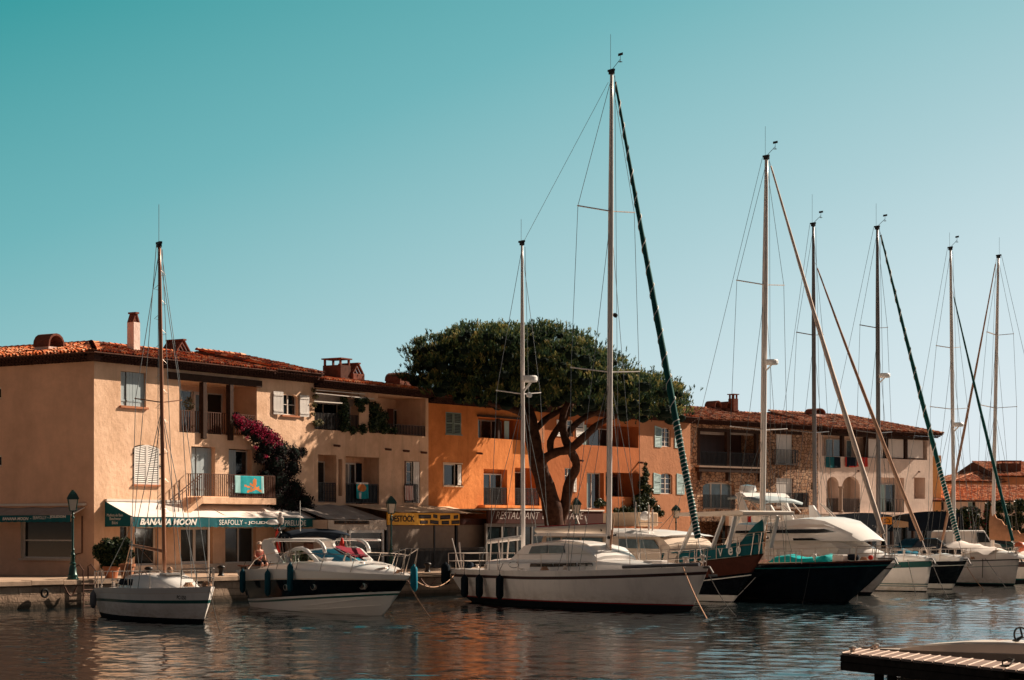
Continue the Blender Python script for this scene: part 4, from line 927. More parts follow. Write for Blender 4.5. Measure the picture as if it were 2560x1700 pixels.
r = W1.R(2064, 1097, 2102, 1144, off=-.9); window(W1.root, r, .96, 2, 1, gm='glass_b', name='balcony_door'); r = W1.R(2116, 1100, 2130, 1144, off=-.9); window(W1.root, r, .96, 1, 1, gm='glass_b', name='balcony_door')
for r in ar:
    m = MB(); m.box(r[0], r[1], .85, .89, r[2], r[3]); m.build('arch_shutter', plank_mat('beige_boarding', (.50, .36, .27), .14, 'X', .08), W1.root, fix=False); railing(W1.root, r[0], r[1], r[2], r[2] + 1.0, .06, 'iron', .13)
xx = W1.L(2101, 1230)[0]; m = MB(); m.lathe([(.2, 0), (.2, .12), (.14, .16), (.14, 1.7), (.2, 1.78), (.22, 1.9)], (xx, -.02, ar[0][2]), 12); m.build('column', M['lightwood'], W1.root, smooth=False)
r = gl; window(W1.root, [r[0] + .5, r[1] - .4, r[2], r[3] - .45], .55, 2, 1, name='french_window', curtain=(r[0] + 1.1, r[0] + 1.9, 'shut_lb')); railing(W1.root, r[0], r[1], r[2], r[2] + 1.0, .05, 'iron', .4)
r = sm; m = MB(); m.box(r[0] + .3, r[0] + .7, .6, .7, r[2], r[2] + .8); m.build('curtain', M['white_cloth'], W1.root)
for q in ((2148, 1178), (2300, 1180)): spout(W1, *q, off=.12)
m = MB(); z_ = W1.L(2200, 1282)[1]; m.box(0, W1.w, -.12, -.003, z_ - .12, z_); m.build('string_course', M['white_pl'], W1.root)
rw = gable_roof(W1, 0, W1.w + .5, 9.0, 1.35, 4.5, 'tile_brown', gz=.30, rhip=True)
towel('towel', 'teal towel with dark navy end hung under the first upper bay of the white house', W1, 2063, 1142, 2100, 1169, .03, ['teal_cloth', 'navy_cloth'], lambda s, t: 1 if s > .55 else 0)
towel('towel', 'navy towel with red edge hung beside the bright red one', W1, 2112, 1143, 2140, 1167, .03, ['navy_cloth', 'red'], lambda s, t: 1 if s < .12 or (t > .85 and s > .3) else 0)
towel('towel', 'plain bright red towel hung under the upper bay of the white house', W1, 2141, 1143, 2168, 1166, .03, ['red'])
# ---------------------------------------------------------------- far houses beyond the white house
F5 = Fr((2335 - CX) / F * 190, 190, 1.0, .25, QZ)
G1 = Bld(F5, 2300, 2353, 'far_orange_house', 'sunlit orange gable far behind the white house', 9.0, 10, M['farorange'], group='far houses'); G1.build_wall()
G2 = Bld(F5, 2353, 2700, 'far_pink_house', 'low white house with orange tiled roof beyond the hedge at right', 4.6, 10, M['white_pl'], group='far houses')
g1 = G2.hole(2420, 1244, 2440, 1268, .2); G2.hole(2352.5, 1255, 2361, 1275, .2); g3 = G2.hole(2508, 1242, 2524, 1270, .2); G2.build_wall()
shutter(G2.root, [g1[0], g1[0] + .5, g1[2], g1[3]], .1, 'shut_lb', True); window(G2.root, g3, .15, 2, 2, gm='glass_b')
gable_roof(G2, -2.5, G2.w, 4.6, 1.5, 5.0, 'tile_far', gz=.1)
F6 = Fr((2390 - CX) / F * 215, 215, 1.0, .20, QZ)
G3 = Bld(F6, 2385, 2500, 'far_salmon_house', 'far salmon house with low tiled roof, lower of the two roofs behind the bare masts', 7.0, 12, M['salmon'], group='far houses'); h_ = G3.hole(2440, 1200, 2462, 1206, .2); G3.build_wall(); r3_ = gable_roof(G3, -.5, G3.w + .5, 7.0, 1.5, 6, 'tile_far', gz=.1, lhip=True)
G4 = Bld(F6, 2500, 2720, 'far_tall_house', 'far salmon house with square brick chimney at the right edge', 7.6, 12, M['salmon'], group='far houses'); G4.build_wall(); r4_ = gable_roof(G4, -.5, G4.w, 7.6, 1.7, 6, 'tile_far', gz=.1)
x_ = G4.L(2521, 1180, -2)[0]; chimney(r4_, x_, 2, 8.6, 2.2, 1.6, .55, 'chim_d', 'slab', .35)
# ---------------------------------------------------------------- ground-floor awnings and shop extensions
def awning(name, label, b, xa, xb, ytop_px, yv0, yv1, off, xc, cloth='white_cloth', vcol='teal_cloth', side=True, scallop=True, group='shop awnings along the quay'):
    """sloping cloth from the wall to a front bar 'off' metres out, with a hanging valance"""
    ux0 = b.L(xa, ytop_px)[0]; ux1 = b.L(xb, yv0, off)[0]; zt = b.L(xc, ytop_px)[1]; zf = b.L(xc, yv0, off)[1]; zv = b.L(xc, yv1, off)[1]
    t = thing(name, label, 'awning', b.fr.world(b.u0 + ux0), b.fr.ang, group); W = ux1 - ux0; N = 40; K = 8
    rows = [[(W * i / N, -.03 - off * k / K, zt - (zt - zf) * k / K - .05 * math.sin(math.pi * k / K) + .012 * math.sin(i * .9 + k)) for i in range(N + 1)] for k in range(K + 1)]
    m = MB().grid(rows); o = m.build('canopy', M[cloth], t, fix=False, smooth=True)
    m = MB(); n2 = int(W / .07); m.grid([[(W * i / n2, -off - .012 - .02 * math.sin(i * .35) * q, zf - (zf - zv) * q - (.035 * abs(math.sin(i * .42)) if (scallop and q == 1) else 0)) for i in range(n2 + 1)] for q in (0, .33, .66, 1)])
    v = m.build('valance', M[vcol], t, fix=False, smooth=True)
    fr_ = MB(); fr_.bar((0, -off + .02, zf - .02), (W, -off + .02, zf - .02), .05); fr_.bar((0, -.06, zt + .05), (W, -.06, zt + .05), .12, .1)
    for x in (0.02, W / 2, W - .02): fr_.bar((x, -.05, zt - .05), (x, -off, zf - .03), .035)
    fr_.build('awning_frame', M['frame_w'], t, fix=False)
    return t, W, zt, zf, zv, ux0
t, W, zt, zf, zv, ux0 = awning('shop_awning', 'long white awning with teal valance lettered in white under the balcony', H1, 262, 790, 1254, 1292, 1316, 1.65, 332)
off = 1.65
m = MB(); m.add([(-.02, -.02, zt), (-.02, -off, zf), (-.02, -off, zv), (-.02, -.02, zv - .02)], [(0, 1, 2, 3)]); m.build('side_panel', M['teal_cloth'], t, fix=False)
for px in (329, 522, 792):
    x = H1.L(px, 1300, off)[0] - ux0; x = min(x, W - .03); m = MB(); m.tube([(x, -off + .02, zf), (x, -off + .02, .0)], .035, 8); m.build('pole', M['frame_w'], t)
def vtext(body, x0, x1, y0, y1, mt='letter', **k):
    a, b_, zb, z2 = H1.R(x0, y0, x1, y1, off + .05); text_mesh(body, b_ - a, z2 - zb, (a - ux0, -off - .045, zb), (1, 0, 0), (0, 0, 1), M[mt], t, **k)
vtext('BANANA MOON', 350, 493, 1296.5, 1312.5, shear=.28, bold=.035)
vtext('SEAFOLLY', 548, 607, 1299.5, 1312); vtext('- JOLIDON -', 612, 700, 1303, 1312, bold=.02); vtext('PRELUDE', 712, 765, 1301, 1314)
for (tx, yy, hh, y0, y1) in (('Maillots de Bain', .58, .12, .12, 1.05), ('Beachwear', .37, .13, .28, .95), ('Bikini', .13, .13, .42, .76)):
    text_mesh(tx, (y1 - y0), hh, (-.05, -y0 - .06, zv + yy * .75), (0, -1, 0), (0, 0, 1), M['letter'], t, name='lettering')
# side awning on the left wall
ta = thing('side_awning', 'small grey awning with dark teal lettered valance over the side shop window', 'awning', F1.world(0), F1.ang, 'shop awnings along the quay')
y0_, zt_ = FS.uz(218, 1262); y1_, _ = FS.uz(-30, 1262); offs = .9; zf_ = FS.uz(100, 1288, -offs)[1]; zv_ = FS.uz(100, 1304, -offs)[1]
ya_ = FS.uz(177, 1288, -offs)[0]
m = MB(); m.grid([[(-.02 - offs * k / 4, ya_ + (y1_ - ya_) * i / 20, zt_ - .1 - (zt_ - .1 - zf_) * k / 4 - .02 * math.sin(i)) for i in range(21)] for k in range(5)]); m.build('canopy', M['grey_cloth'], ta, fix=False, smooth=True)
m = MB(); m.grid([[(-offs - .025, ya_ + (y1_ - ya_) * i / 60, zf_ - (zf_ - zv_) * k - .03 * k * abs(math.sin(i * .8))) for i in range(61)] for k in (0, 1)]); m.build('valance', M['teal_cloth'], ta, fix=False)
m = MB(); m.bar((-.08, y0_, zt_ + .02), (-.08, y1_, zt_ + .02), .1, .1); m.bar((-.05, ya_, zt_ - .12), (-offs, ya_, zf_), .04); m.build('awning_frame', M['frame_w'], ta, fix=False)
def stext(body, xa, xb, y0p, y1p, **k):
    a, _ = FS.uz(xa, 1293, -offs); b_, _ = FS.uz(xb, 1293, -offs); zb = FS.uz((xa + xb) / 2, y1p, -offs)[1]; z2 = FS.uz((xa + xb) / 2, y0p, -offs)[1]
    text_mesh(body, abs(a - b_), z2 - zb, (-offs - .04, a, zb), (0, -1, 0), (0, 0, 1), M['letter'], ta, **k)
stext('BANANA MOON', 8, 73, 1293, 1300.5, shear=.2, bold=.03); stext('-', 77, 80, 1296, 1297); stext('SEAFOLLY', 84, 118, 1290, 1298); stext('-', 120, 123, 1293.5, 1294.5); stext('JOLIDON', 126, 166, 1288, 1296.5, bold=.03)
# shop extension 1: white fronted shop
def ext(name, label, b, xa, xb, off, roofz_px, front_top_px, xr, cat='shop'):
    a, _ = b.L(xa, 1300, off); c, _ = b.L(xb, 1300, off); zt = b.L(xr, roofz_px)[1]; zf = b.L(xr, front_top_px, off)[1]
    return thing(name, label, cat, b.fr.world(b.u0 + a, 0), b.fr.ang, 'single-storey shopfronts'), c - a, zt, zf, a
OF = 2.6
E1, W, zt, zf, a0 = ext('white_shopfront', 'white fronted shop under grey canvas roof with dark one-word sign', H3, 820, 966, OF, 1263, 1300, 880)
def ex(b, px, py, a0, off=OF): u_, z_ = b.L(px, py, off); return u_ - a0, z_
m = MB(); N = 24
m.grid([[(W * i / N, -OF * k / 5, zt - (zt - zf - .02) * k / 5 + .03 * math.sin(i * .8)) for i in range(N + 1)] for k in range(6)]); m.build('roof', M['grey_cloth'], E1, fix=False, smooth=True)
z1_ = ex(H3, 880, 1322, a0)[1]; m = MB(); m.box(0, W, -OF, -OF + .06, z1_, zf); f_ = m.build('fascia', M['shopwhite'], E1)
q0, zq = ex(H3, 835, 1310.5, a0); q1, zq1 = ex(H3, 923, 1302, a0); m = MB(); m.box(q0, q1, -OF - .02, -OF - .003, zq, zq1); s_ = m.build('sign_board', M['sign_umber'], f_)
text_mesh('DESTOCKAGE', (q1 - q0) * .96, (zq1 - zq) * .72, (q0 + .04, -OF - .03, zq + .04), (1, 0, 0), (0, 0, 1), M['letter_dk'], f_, bold=.05)
m = MB(); n_ = 60; m.grid([[(W * i / n_, -OF - .03, z1_ + .1 - k * (.13 + .03 * abs(math.sin(i * .55)))) for i in range(n_ + 1)] for k in (0, 1)]); m.build('scalloped_valance', M['shopwhite'], E1, fix=False)
fm = MB(); gm = MB()
for (xa, xb) in ((824, 868), (873, 960)):
    c0 = ex(H3, xa, 1350, a0)[0]; c1 = ex(H3, xb, 1350, a0)[0]
    fm.box(c0, c0 + .14, -OF, -OF + .08, 0, z1_ - .002); fm.box(c1 - .14, c1, -OF, -OF + .08, 0, z1_ - .002); fm.box(c0 + .14, c1 - .14, -OF, -OF + .08, z1_ - .2, z1_ - .002); fm.box(c0 + .14, c1 - .14, -OF, -OF + .08, 0, .35)
    gm.poly([(c0 + .1, -OF + .06, .3), (c1 - .1, -OF + .06, .3), (c1 - .1, -OF + .06, z1_ - .1), (c0 + .1, -OF + .06, z1_ - .1)])
fo = fm.build('shop_window', M['frame_w'], E1); gm.build('glass_pane', M['glass2'], fo, fix=False)
m = MB(); m.box(0, .03, -OF, -.01, 0, zf); m.build('side_wall', M['shopwhite'], E1)
# shop extension 2: yellow sign
E2, W, zt, zf, a0 = ext('shuttered_shop', 'shuttered grey shop under a yellow sign board and cream canvas roof', H3, 967, 1216, OF, 1266, 1282, 1090)
zs0 = ex(H3, 1056, 1312.5, a0)[1]; zs1 = ex(H3, 1056, 1282.5, a0)[1]
c1 = ex(H3, 1146, 1300, a0)[0]
m = MB(); m.box(0, c1, -OF - .08, -OF + .02, zs0, zs1); sb = m.build('sign_board', M['yellow'], E2, bevel=.01)
a, b_ = ex(H3, 972, 1300, a0)[0], ex(H3, 1033, 1300, a0)[0]; text_mesh('DESTOCK', b_ - a, (zs1 - zs0) * .52, (a, -OF - .09, zs0 + (zs1 - zs0) * .26), (1, 0, 0), (0, 0, 1), M['letter_dk'], sb, bold=.03)
for (xa, ya, xb, yb, tl) in ((1043, 1287, 1074, 1296, 0), (1080, 1286.5, 1090, 1295, .05), (1097, 1288, 1122, 1298, -.06), (1131, 1288, 1142, 1297, -.05), (1047, 1301, 1066, 1309.5, 0), (1072, 1301, 1093, 1310, .08), (1101, 1302, 1119, 1311, -.02), (1125.5, 1301, 1145, 1310, -.04)):
    p0, z0_ = ex(H3, xa, yb, a0); p1, z1q = ex(H3, xb, ya, a0); m = MB(); m.prism([(p0, z0_ + tl * .3), (p1, z0_ - tl * .3), (p1, z1q - tl * .3), (p0, z1q + tl * .3)], -OF - .095, -OF - .082); pl = m.build('dark_plaque', M['letter_dk'], sb)
    m = MB(); zc = (z0_ + z1q) / 2; k = 0; xx = p0 + .06
    while xx < p1 - .1:
        w_ = random.uniform(.04, .09); m.box(xx, min(xx + w_, p1 - .05), -OF - .1, -OF - .096, zc - .04, zc + .03 + random.uniform(0, .03)); xx += w_ + .03
    m.build('faint_marks', M['brownrail'], pl, fix=False)
m = MB(); zb_ = ex(H3, 1180, 1312, a0)[1]; zb1 = ex(H3, 1180, 1296, a0)[1]; m.box(c1 + .02, W, -OF - .03, -OF + .03, zb_, zb1); m.build('brown_fascia', M['brown_sign'], E2)
text_mesh('L\'ARGENS', .9, .12, (c1 + .25, -OF - .04, zb_ + .14), (1, 0, 0), (0, 0, 1), M['brownrail'], E2)
m = MB(); N = 30
m.grid([[(W * i / N + .0, -OF * k / 5 * 1.05, zt + .02 - (zt - zf + .0) * k / 5 - .04 * (k > 0) * (i / N) + .02 * math.sin(i * 1.1)) for i in range(N + 1)] for k in range(6)]); m.build('roof', M['cream_cloth'], E2, fix=False, smooth=True)
m = MB()
for (xa, xb) in ((972, 1086), (1088, 1138), (1147, 1213)):
    p0, p1 = ex(H3, xa, 1340, a0)[0], ex(H3, xb, 1340, a0)[0]; m.box(p0, p1, -OF + .05, -OF + .09, .9, zs0 + .1)
m.build('roller_shutter', M['grey_board'], E2)
m = MB()
for px in (968, 1087, 1142, 1215): p0 = ex(H3, px, 1340, a0)[0]; m.box(p0 - .05, p0 + .05, -OF, -OF + .1, 0, zs0 + .12)
m.box(0, W, -OF + .02, -OF + .08, .82, .9); m.box(0, W, -OF + .12, -OF + .15, 0, .85); m.build('shop_frame', M['iron'], E2)
# restaurant extension
E3, W, zt, zf, a0 = ext('restaurant', 'restaurant terrace building with long brown sign and dark framed glazing', H4, 1217, 1506, 3.2, 1270, 1276, 1300, 'restaurant')
O3 = 3.2; zs0 = H4.L(1300, 1309, O3)[1]; zs1 = H4.L(1300, 1276, O3)[1]
m = MB(); m.box(0, W, -O3 - .08, -O3 + .02, zs0, zs1); sb = m.build('sign_board', M['brown_sign'], E3, bevel=.01)
for tx, xa, xb, y0, y1 in (('RESTAURANT', 1236, 1346, 1279, 1298), ('LA TARTANE', 1352, 1456, 1279, 1298)):
    a = H4.L(xa, 1290, O3)[0] - a0; b_ = H4.L(xb, 1290, O3)[0] - a0; z0_ = H4.L((xa + xb) / 2, y1, O3)[1]; z1q = H4.L((xa + xb) / 2, y0, O3)[1]
    text_mesh(tx, b_ - a, z1q - z0_, (a, -O3 - .09, z0_), (1, 0, 0), (0, 0, 1), M['letter_dim'], sb, shear=.3)
m = MB(); m.box(0, W, -O3 - .15, -.004, zs1 + .003, zs1 + .08); m.build('roof', M['frame_w'], E3)
m = MB(); gm = MB(); n_ = 8
for i in range(n_ + 1): x = W * i / n_; m.box(x - .07, x + .07, -O3, -O3 + .1, 0, zs0)
m.box(0, W, -O3 + .01, -O3 + .09, zs0 - .18, zs0 - .003); m.box(0, W, -O3 + .01, -O3 + .09, .0, .3); fo = m.build('glazing_frame', M['frame_g'], E3)
gm.poly([(0, -O3 + .05, .2), (W, -O3 + .05, .2), (W, -O3 + .05, zs0), (0, -O3 + .05, zs0)]); gm.build('glass_pane', M['glass2'], fo, fix=False)
for q in ((1413, 1266, .55), (1590, 1262, .5)): pass
# low terrace walls and awnings on the right quay
def canopy(name, label, pts_px, D0, D1, zt_px, drop, cloth, cat='awning', posts=2):
    (xa, xb) = pts_px; A = P(xa, zt_px, D0); B = P(xb, zt_px, D1); ang = math.atan2(B.y - A.y, B.x - A.x); L = math.hypot(B.x - A.x, B.y - A.y)
    t = thing(name, label, cat, (A.x, A.y, QZ), ang, 'canvas canopies along the right quay'); z = A.z - QZ; N = 16
    rows = [[(L * i / N, -1.2 + 3.4 * k / 6, z - drop + drop * math.sin(math.pi * (k / 6 * .5 + .5)) ** .8 * 1.0 + .22 * math.sin(math.pi * i / N) ** .6 * (1 - k / 8)) for i in range(N + 1)] for k in range(7)]
    m = MB().grid(rows); o = m.build('canopy', M[cloth], t, fix=False, smooth=True)
    m = MB(); m.grid([[(L * i / N, -1.2 - .02, rows[0][i][2]) for i in range(N + 1)], [(L * i / N, -1.25, z - drop - .28) for i in range(N + 1)]]); m.build('valance', M[cloth], t, fix=False)
    m = MB()
    for i in range(posts + 1): m.tube([(L * i / posts, -1.1, 0), (L * i / posts, -1.1, z - drop)], .04, 8)
    m.build('canopy_post', M['iron'], t); return t
canopy('navy_canopy', 'dark navy canvas canopy below the stone tower house', (2052, 2196), 133, 137, 1290, .75, 'navy_cloth')
canopy('navy_canopy', 'larger dark navy canvas canopy in front of the white house corner', (2238, 2374), 137, 140, 1286, .85, 'navy_cloth')
canopy('cream_canopy', 'cream canvas canopy between the two navy ones', (2180, 2262), 139, 142, 1296, .35, 'cream_cloth')
rt = thing('terrace_wall', 'long pale terrace shopfront band under the stone and white houses', 'shopfront', F3.world(0, 3.2), F3.ang)
m = MB(); L_ = F3.u(2345) ; zt = 2.9; m.box(0, L_, -.15, .15, 2.25, 2.95); m.build('fascia', M['shopwhite'], rt); m = MB()
for i in range(12): x = L_ * i / 11; m.box(x - .1, x + .1, -.1, .1, 0, 2.25)
m.build('terrace_posts', M['wood_dark'], rt); m = MB(); m.box(0, L_, .4, .5, 0, 2.25); m.build('terrace_glazing', M['glass2'], rt); m = MB(); m.box(0, L_, .15, 3.1, 2.95, 3.02); m.build('terrace_roof', M['grey_cloth'], rt)
# ================================================================ foliage helpers
def leaf_cloud(centers, normals, size, kind='leaf', per=1):
    """numpy: small quads at points -> verts, faces arrays"""
    n = len(centers); a = RNG.normal(size=(n, 3)); a += normals * 1.0; a /= np.linalg.norm(a, axis=1)[:, None] + 1e-9
    t = np.cross(a, RNG.normal(size=(n, 3))); t /= np.linalg.norm(t, axis=1)[:, None] + 1e-9; b = np.cross(a, t)
    s = size * RNG.uniform(.6, 1.3, n)[:, None]
    v = np.stack([centers - t * s, centers + b * s * .55, centers + t * s, centers - b * s * .55], 1).reshape(-1, 3)
    return v, np.arange(n * 4).reshape(-1, 4)
def np_mesh(name, v, f, mats, parent=None, rnd=None, smooth=False):
    me = bpy.data.meshes.new(name); k = f.shape[1]
    me.vertices.add(len(v)); me.vertices.foreach_set('co', v.astype(np.float32).ravel())
    me.loops.add(f.size); me.loops.foreach_set('vertex_index', f.astype(np.int32).ravel())
    me.polygons.add(len(f)); me.polygons.foreach_set('loop_start', (np.arange(len(f)) * k).astype(np.int32)); me.polygons.foreach_set('loop_total', np.full(len(f), k, np.int32))
    me.update(calc_edges=True); me.materials.append(mats)
    if rnd is not None: at = me.attributes.new('rnd', 'FLOAT', 'FACE'); at.data.foreach_set('value', rnd.astype(np.float32))
    o = bpy.data.objects.new(name, me); COL.objects.link(o); o.parent = parent; return o
def blob_points(blobs, n, shell=.35):
    """random points near the surfaces of ellipsoids (c, r)"""
    w_ = np.array([r[0] * r[1] + r[1] * r[2] + r[0] * r[2] for c, r in blobs]); w_ = w_ / w_.sum(); idx = RNG.choice(len(blobs), n, p=w_)
    d = RNG.normal(size=(n, 3)); d /= np.linalg.norm(d, axis=1)[:, None]; c = np.array([b[0] for b in blobs])[idx]; r = np.array([b[1] for b in blobs])[idx]
    return c + d * r * (1 - shell * RNG.uniform(0, 1, n) ** 1.5)[:, None], d
# ---------------------------------------------------------------- the stone pine
PD = 110.0
def px3(px, py, D=PD): return np.array(P(px, py, D))
pc = P(1372, 1320, PD)
pine = thing('stone_pine', 'huge umbrella-shaped stone pine rising behind the restaurant, with forked leaning trunks', 'tree', (pc.x, PD, 0))
O0 = np.array([pc.x, PD, 0.0])
blobs = []   # crown lumps: picture place, depth and radius
prof_top = [(1022, 905), (1040, 866), (1085, 842), (1130, 818), (1200, 808), (1300, 806), (1380, 808), (1440, 828), (1500, 868), (1545, 902), (1580, 930), (1610, 934), (1660, 938), (1700, 968), (1724, 1012)]
prof_bot = [(1022, 925), (1040, 965), (1085, 990), (1130, 1006), (1200, 1016), (1300, 1020), (1380, 1022), (1440, 1028), (1500, 1034), (1545, 1044), (1580, 1040), (1610, 1060), (1660, 1066), (1700, 1062), (1724, 1035)]
_xs = np.array([p[0] for p in prof_top]); _t = np.array([p[1] for p in prof_top]); _b = np.array([p[1] for p in prof_bot])
pxm = PD / F
for row in range(9):
    dep = (row - 4) / 4.0
    half = 350 * math.sqrt(max(.05, 1 - dep * dep * .93)); n_ = int(half * 2 / 36)
    for i in range(n_ + 1):
        px = 1373 - half + 2 * half * i / n_ + random.uniform(-14, 14); px = min(max(px, 1040 + random.uniform(0, 12)), 1708 - random.uniform(0, 12))
        top = np.interp(px, _xs, _t); bot = np.interp(px, _xs, _b); h = bot - top; rr = random.uniform(17, 33)
        lev = [bot - h * (1 - .22 * dep * dep) * random.uniform(.93, 1.0) + rr]
        while lev[-1] + rr * 1.5 < bot - 10 and len(lev) < 5: lev.append(lev[-1] + rr * 1.55)
        for li, py in enumerate(lev):
            if py > bot - 8 or random.random() < .07: continue
            r_ = rr * pxm * random.uniform(.85, 1.1); q = random.uniform(-9, 9)
            blobs.append((np.array([(px + q - CX) / F * PD, PD + dep * 6.2 * (1 - .12 * li) + random.uniform(-.5, .5), EYE - (py - HY) / F * PD]) - O0, np.array([r_ * 1.25, r_ * 1.25, r_ * .85])))
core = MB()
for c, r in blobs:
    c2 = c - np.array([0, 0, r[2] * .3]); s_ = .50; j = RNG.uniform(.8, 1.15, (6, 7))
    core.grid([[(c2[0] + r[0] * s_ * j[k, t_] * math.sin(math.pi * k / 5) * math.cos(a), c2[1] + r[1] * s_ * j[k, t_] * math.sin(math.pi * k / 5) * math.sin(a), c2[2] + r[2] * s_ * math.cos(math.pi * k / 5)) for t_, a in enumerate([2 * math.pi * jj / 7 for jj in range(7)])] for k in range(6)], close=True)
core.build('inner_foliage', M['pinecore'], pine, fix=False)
# twig clusters of upright needle candles
NC = 5200; cp, cn = blob_points(blobs, NC, .12); kp = cn[:, 2] > -.5; cp, cn = cp[kp], cn[kp]; NC = len(cp); T_ = 6
tint = RNG.uniform(0, 1, NC) ** 2.2 * .75; cs = RNG.uniform(.10, .24, NC)  # a few brighter clusters: sunlit highlights put into the needle colour
pts = np.repeat(cp, T_, 0) + RNG.normal(size=(NC * T_, 3)) * np.repeat(cs, T_)[:, None] * np.array([1, 1, .5]); nr = np.repeat(cn, T_, 0); nt_ = len(pts); tn = np.repeat(tint, T_)
ax = nr * .5 + np.array([0, 0, 1.0]) + RNG.normal(size=(nt_, 3)) * .2; ax /= np.linalg.norm(ax, axis=1)[:, None]
K = 11; L_ = RNG.uniform(.20, .42, nt_)
base = np.repeat(pts, K, 0); axr = np.repeat(ax, K, 0); Lr = np.repeat(L_, K)
sd = RNG.normal(size=(nt_ * K, 3)); sd -= axr * (sd * axr).sum(1)[:, None]; sd /= np.linalg.norm(sd, axis=1)[:, None] + 1e-9
hh_ = RNG.uniform(0, .8, nt_ * K); b0 = base + axr * (Lr * hh_)[:, None]
dirn = axr + sd * RNG.uniform(.2, .75, nt_ * K)[:, None]; dirn /= np.linalg.norm(dirn, axis=1)[:, None]
tip = b0 + dirn * (RNG.uniform(.09, .17, nt_ * K))[:, None]; wd = np.cross(dirn, RNG.normal(size=(nt_ * K, 3))); wd /= np.linalg.norm(wd, axis=1)[:, None] + 1e-9; wv = wd * .022
V = np.stack([b0 - wv * .5, b0 + wv * .5, tip + wv * .8, tip - wv * .8], 1).reshape(-1, 3); Fc = np.arange(nt_ * K * 4).reshape(-1, 4)
rn = np.clip(np.repeat(tn, K) + (hh_ - .3) * .75 + RNG.uniform(-.12, .12, nt_ * K), 0, 1)
np_mesh('crown', V, Fc, M['pine'], pine, rn)
# trunks and limbs
def limb(pts_, rad, name='limb', D0=0.0, parent=None):
    q = [];
    for i, (x, y, d) in enumerate(pts_): q.append(Vector(P(x, y, PD + d)) - Vector(O0))
    # smooth by Catmull-Rom
    out = []; rr = []
    for i in range(len(q) - 1):
        p0, p1, p2, p3 = q[max(i - 1, 0)], q[i], q[i + 1], q[min(i + 2, len(q) - 1)]
        for k in range(4):
            t = k / 4; out.append(.5 * ((2 * p1) + (p2 - p0) * t + (2 * p0 - 5 * p1 + 4 * p2 - p3) * t * t + (3 * p1 - p0 - 3 * p2 + p3) * t ** 3)); rr.append((rad[i] + (rad[i + 1] - rad[i]) * t) * pxm * (1 + .06 * math.sin(len(out) * 1.7)))
    out.append(q[-1]); rr.append(rad[-1] * pxm)
    m = MB(); m.tube(out, rr, 10); return m.build(name, M['bark'], parent or pine, fix=False, smooth=True)
GB = 1412
limb([(1400, GB, 0), (1388, 1330, 0), (1378, 1262, 0), (1358, 1200, 0), (1340, 1140, 0), (1330, 1080, .2), (1322, 1030, .6), (1306, 985, 1)], [29, 27, 25, 23, 21, 19, 15, 10], 'trunk')
limb([(1392, GB, .4), (1398, 1310, .5), (1412, 1265, .5), (1424, 1205, .4), (1441, 1165, .3), (1428, 1128, 0), (1412, 1095, 0), (1406, 1045, 0), (1420, 1005, 0)], [20, 18, 15, 13, 11, 11, 10, 9, 7], 'trunk')
limb([(1346, 1165, 0), (1362, 1146, -.4), (1392, 1130, -.6), (1425, 1122, -.6), (1465, 1088, -.8), (1500, 1058, -1), (1540, 1040, -1.2)], [13, 12, 11, 11, 10, 8, 6])
limb([(1378, 1138, -.4), (1376, 1105, -.2), (1390, 1078, 0), (1412, 1045, .3), (1430, 1010, .6)], [9, 9, 8, 8, 5])
limb([(1330, 1085, .2), (1362, 1050, .8), (1385, 1035, 1), (1440, 1005, 1)], [8, 8, 7, 4])
limb([(1328, 1060, .2), (1300, 1030, -.5), (1240, 1012, -1), (1180, 990, -1.5)], [9, 9, 7, 4])
limb([(1412, 1095, 0), (1440, 1060, 1), (1490, 1030, 1.8), (1580, 1010, 2), (1640, 1000, 2)], [8, 8, 8, 6, 4])
# ---------------------------------------------------------------- bougainvillea on the facade
u0_, z0_ = F1.uz(640, 1150, .5); bg_ = thing('bougainvillea', 'dark bougainvillea climbing between the first two houses, magenta flowers at its top', 'climbing plant', F1.world(u0_, 0), F1.ang)
def vblobs(lst, off=.45):
    out = []
    for px, py, r in lst: u_, z_ = F1.uz(px, py, off); rr = r * 96 / F; out.append((np.array([u_ - u0_, -off, z_]), np.array([rr * 1.25, min(.5, rr * .8), rr])))
    return out
up_ = vblobs([(590, 1042, 12), (600, 1058, 18), (622, 1062, 20), (645, 1070, 20), (665, 1082, 18), (685, 1095, 16), (640, 1092, 20), (662, 1108, 22), (615, 1080, 14)])
lo_ = vblobs([(665, 1120, 26), (700, 1125, 28), (735, 1135, 24), (755, 1130, 14), (650, 1145, 18), (690, 1160, 34), (730, 1170, 26), (700, 1205, 40), (665, 1195, 24), (735, 1225, 30), (690, 1245, 34), (722, 1265, 36), (762, 1255, 26), (778, 1282, 22), (730, 1295, 30), (690, 1285, 22), (648, 1218, 16), (640, 1088, 12)])
p_, n_ = blob_points(lo_ + up_, 15000, .6); v, f = leaf_cloud(p_, n_, .055); np_mesh('foliage', v, f, M['bleaf'], bg_, RNG.uniform(0, 1, len(f)))
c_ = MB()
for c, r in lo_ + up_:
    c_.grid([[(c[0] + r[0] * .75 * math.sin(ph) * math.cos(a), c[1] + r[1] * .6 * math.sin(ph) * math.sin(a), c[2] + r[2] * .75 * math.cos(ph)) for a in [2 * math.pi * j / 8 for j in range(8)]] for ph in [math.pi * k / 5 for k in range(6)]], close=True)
c_.build('inner_foliage', M['pinecore'], bg_, fix=False)
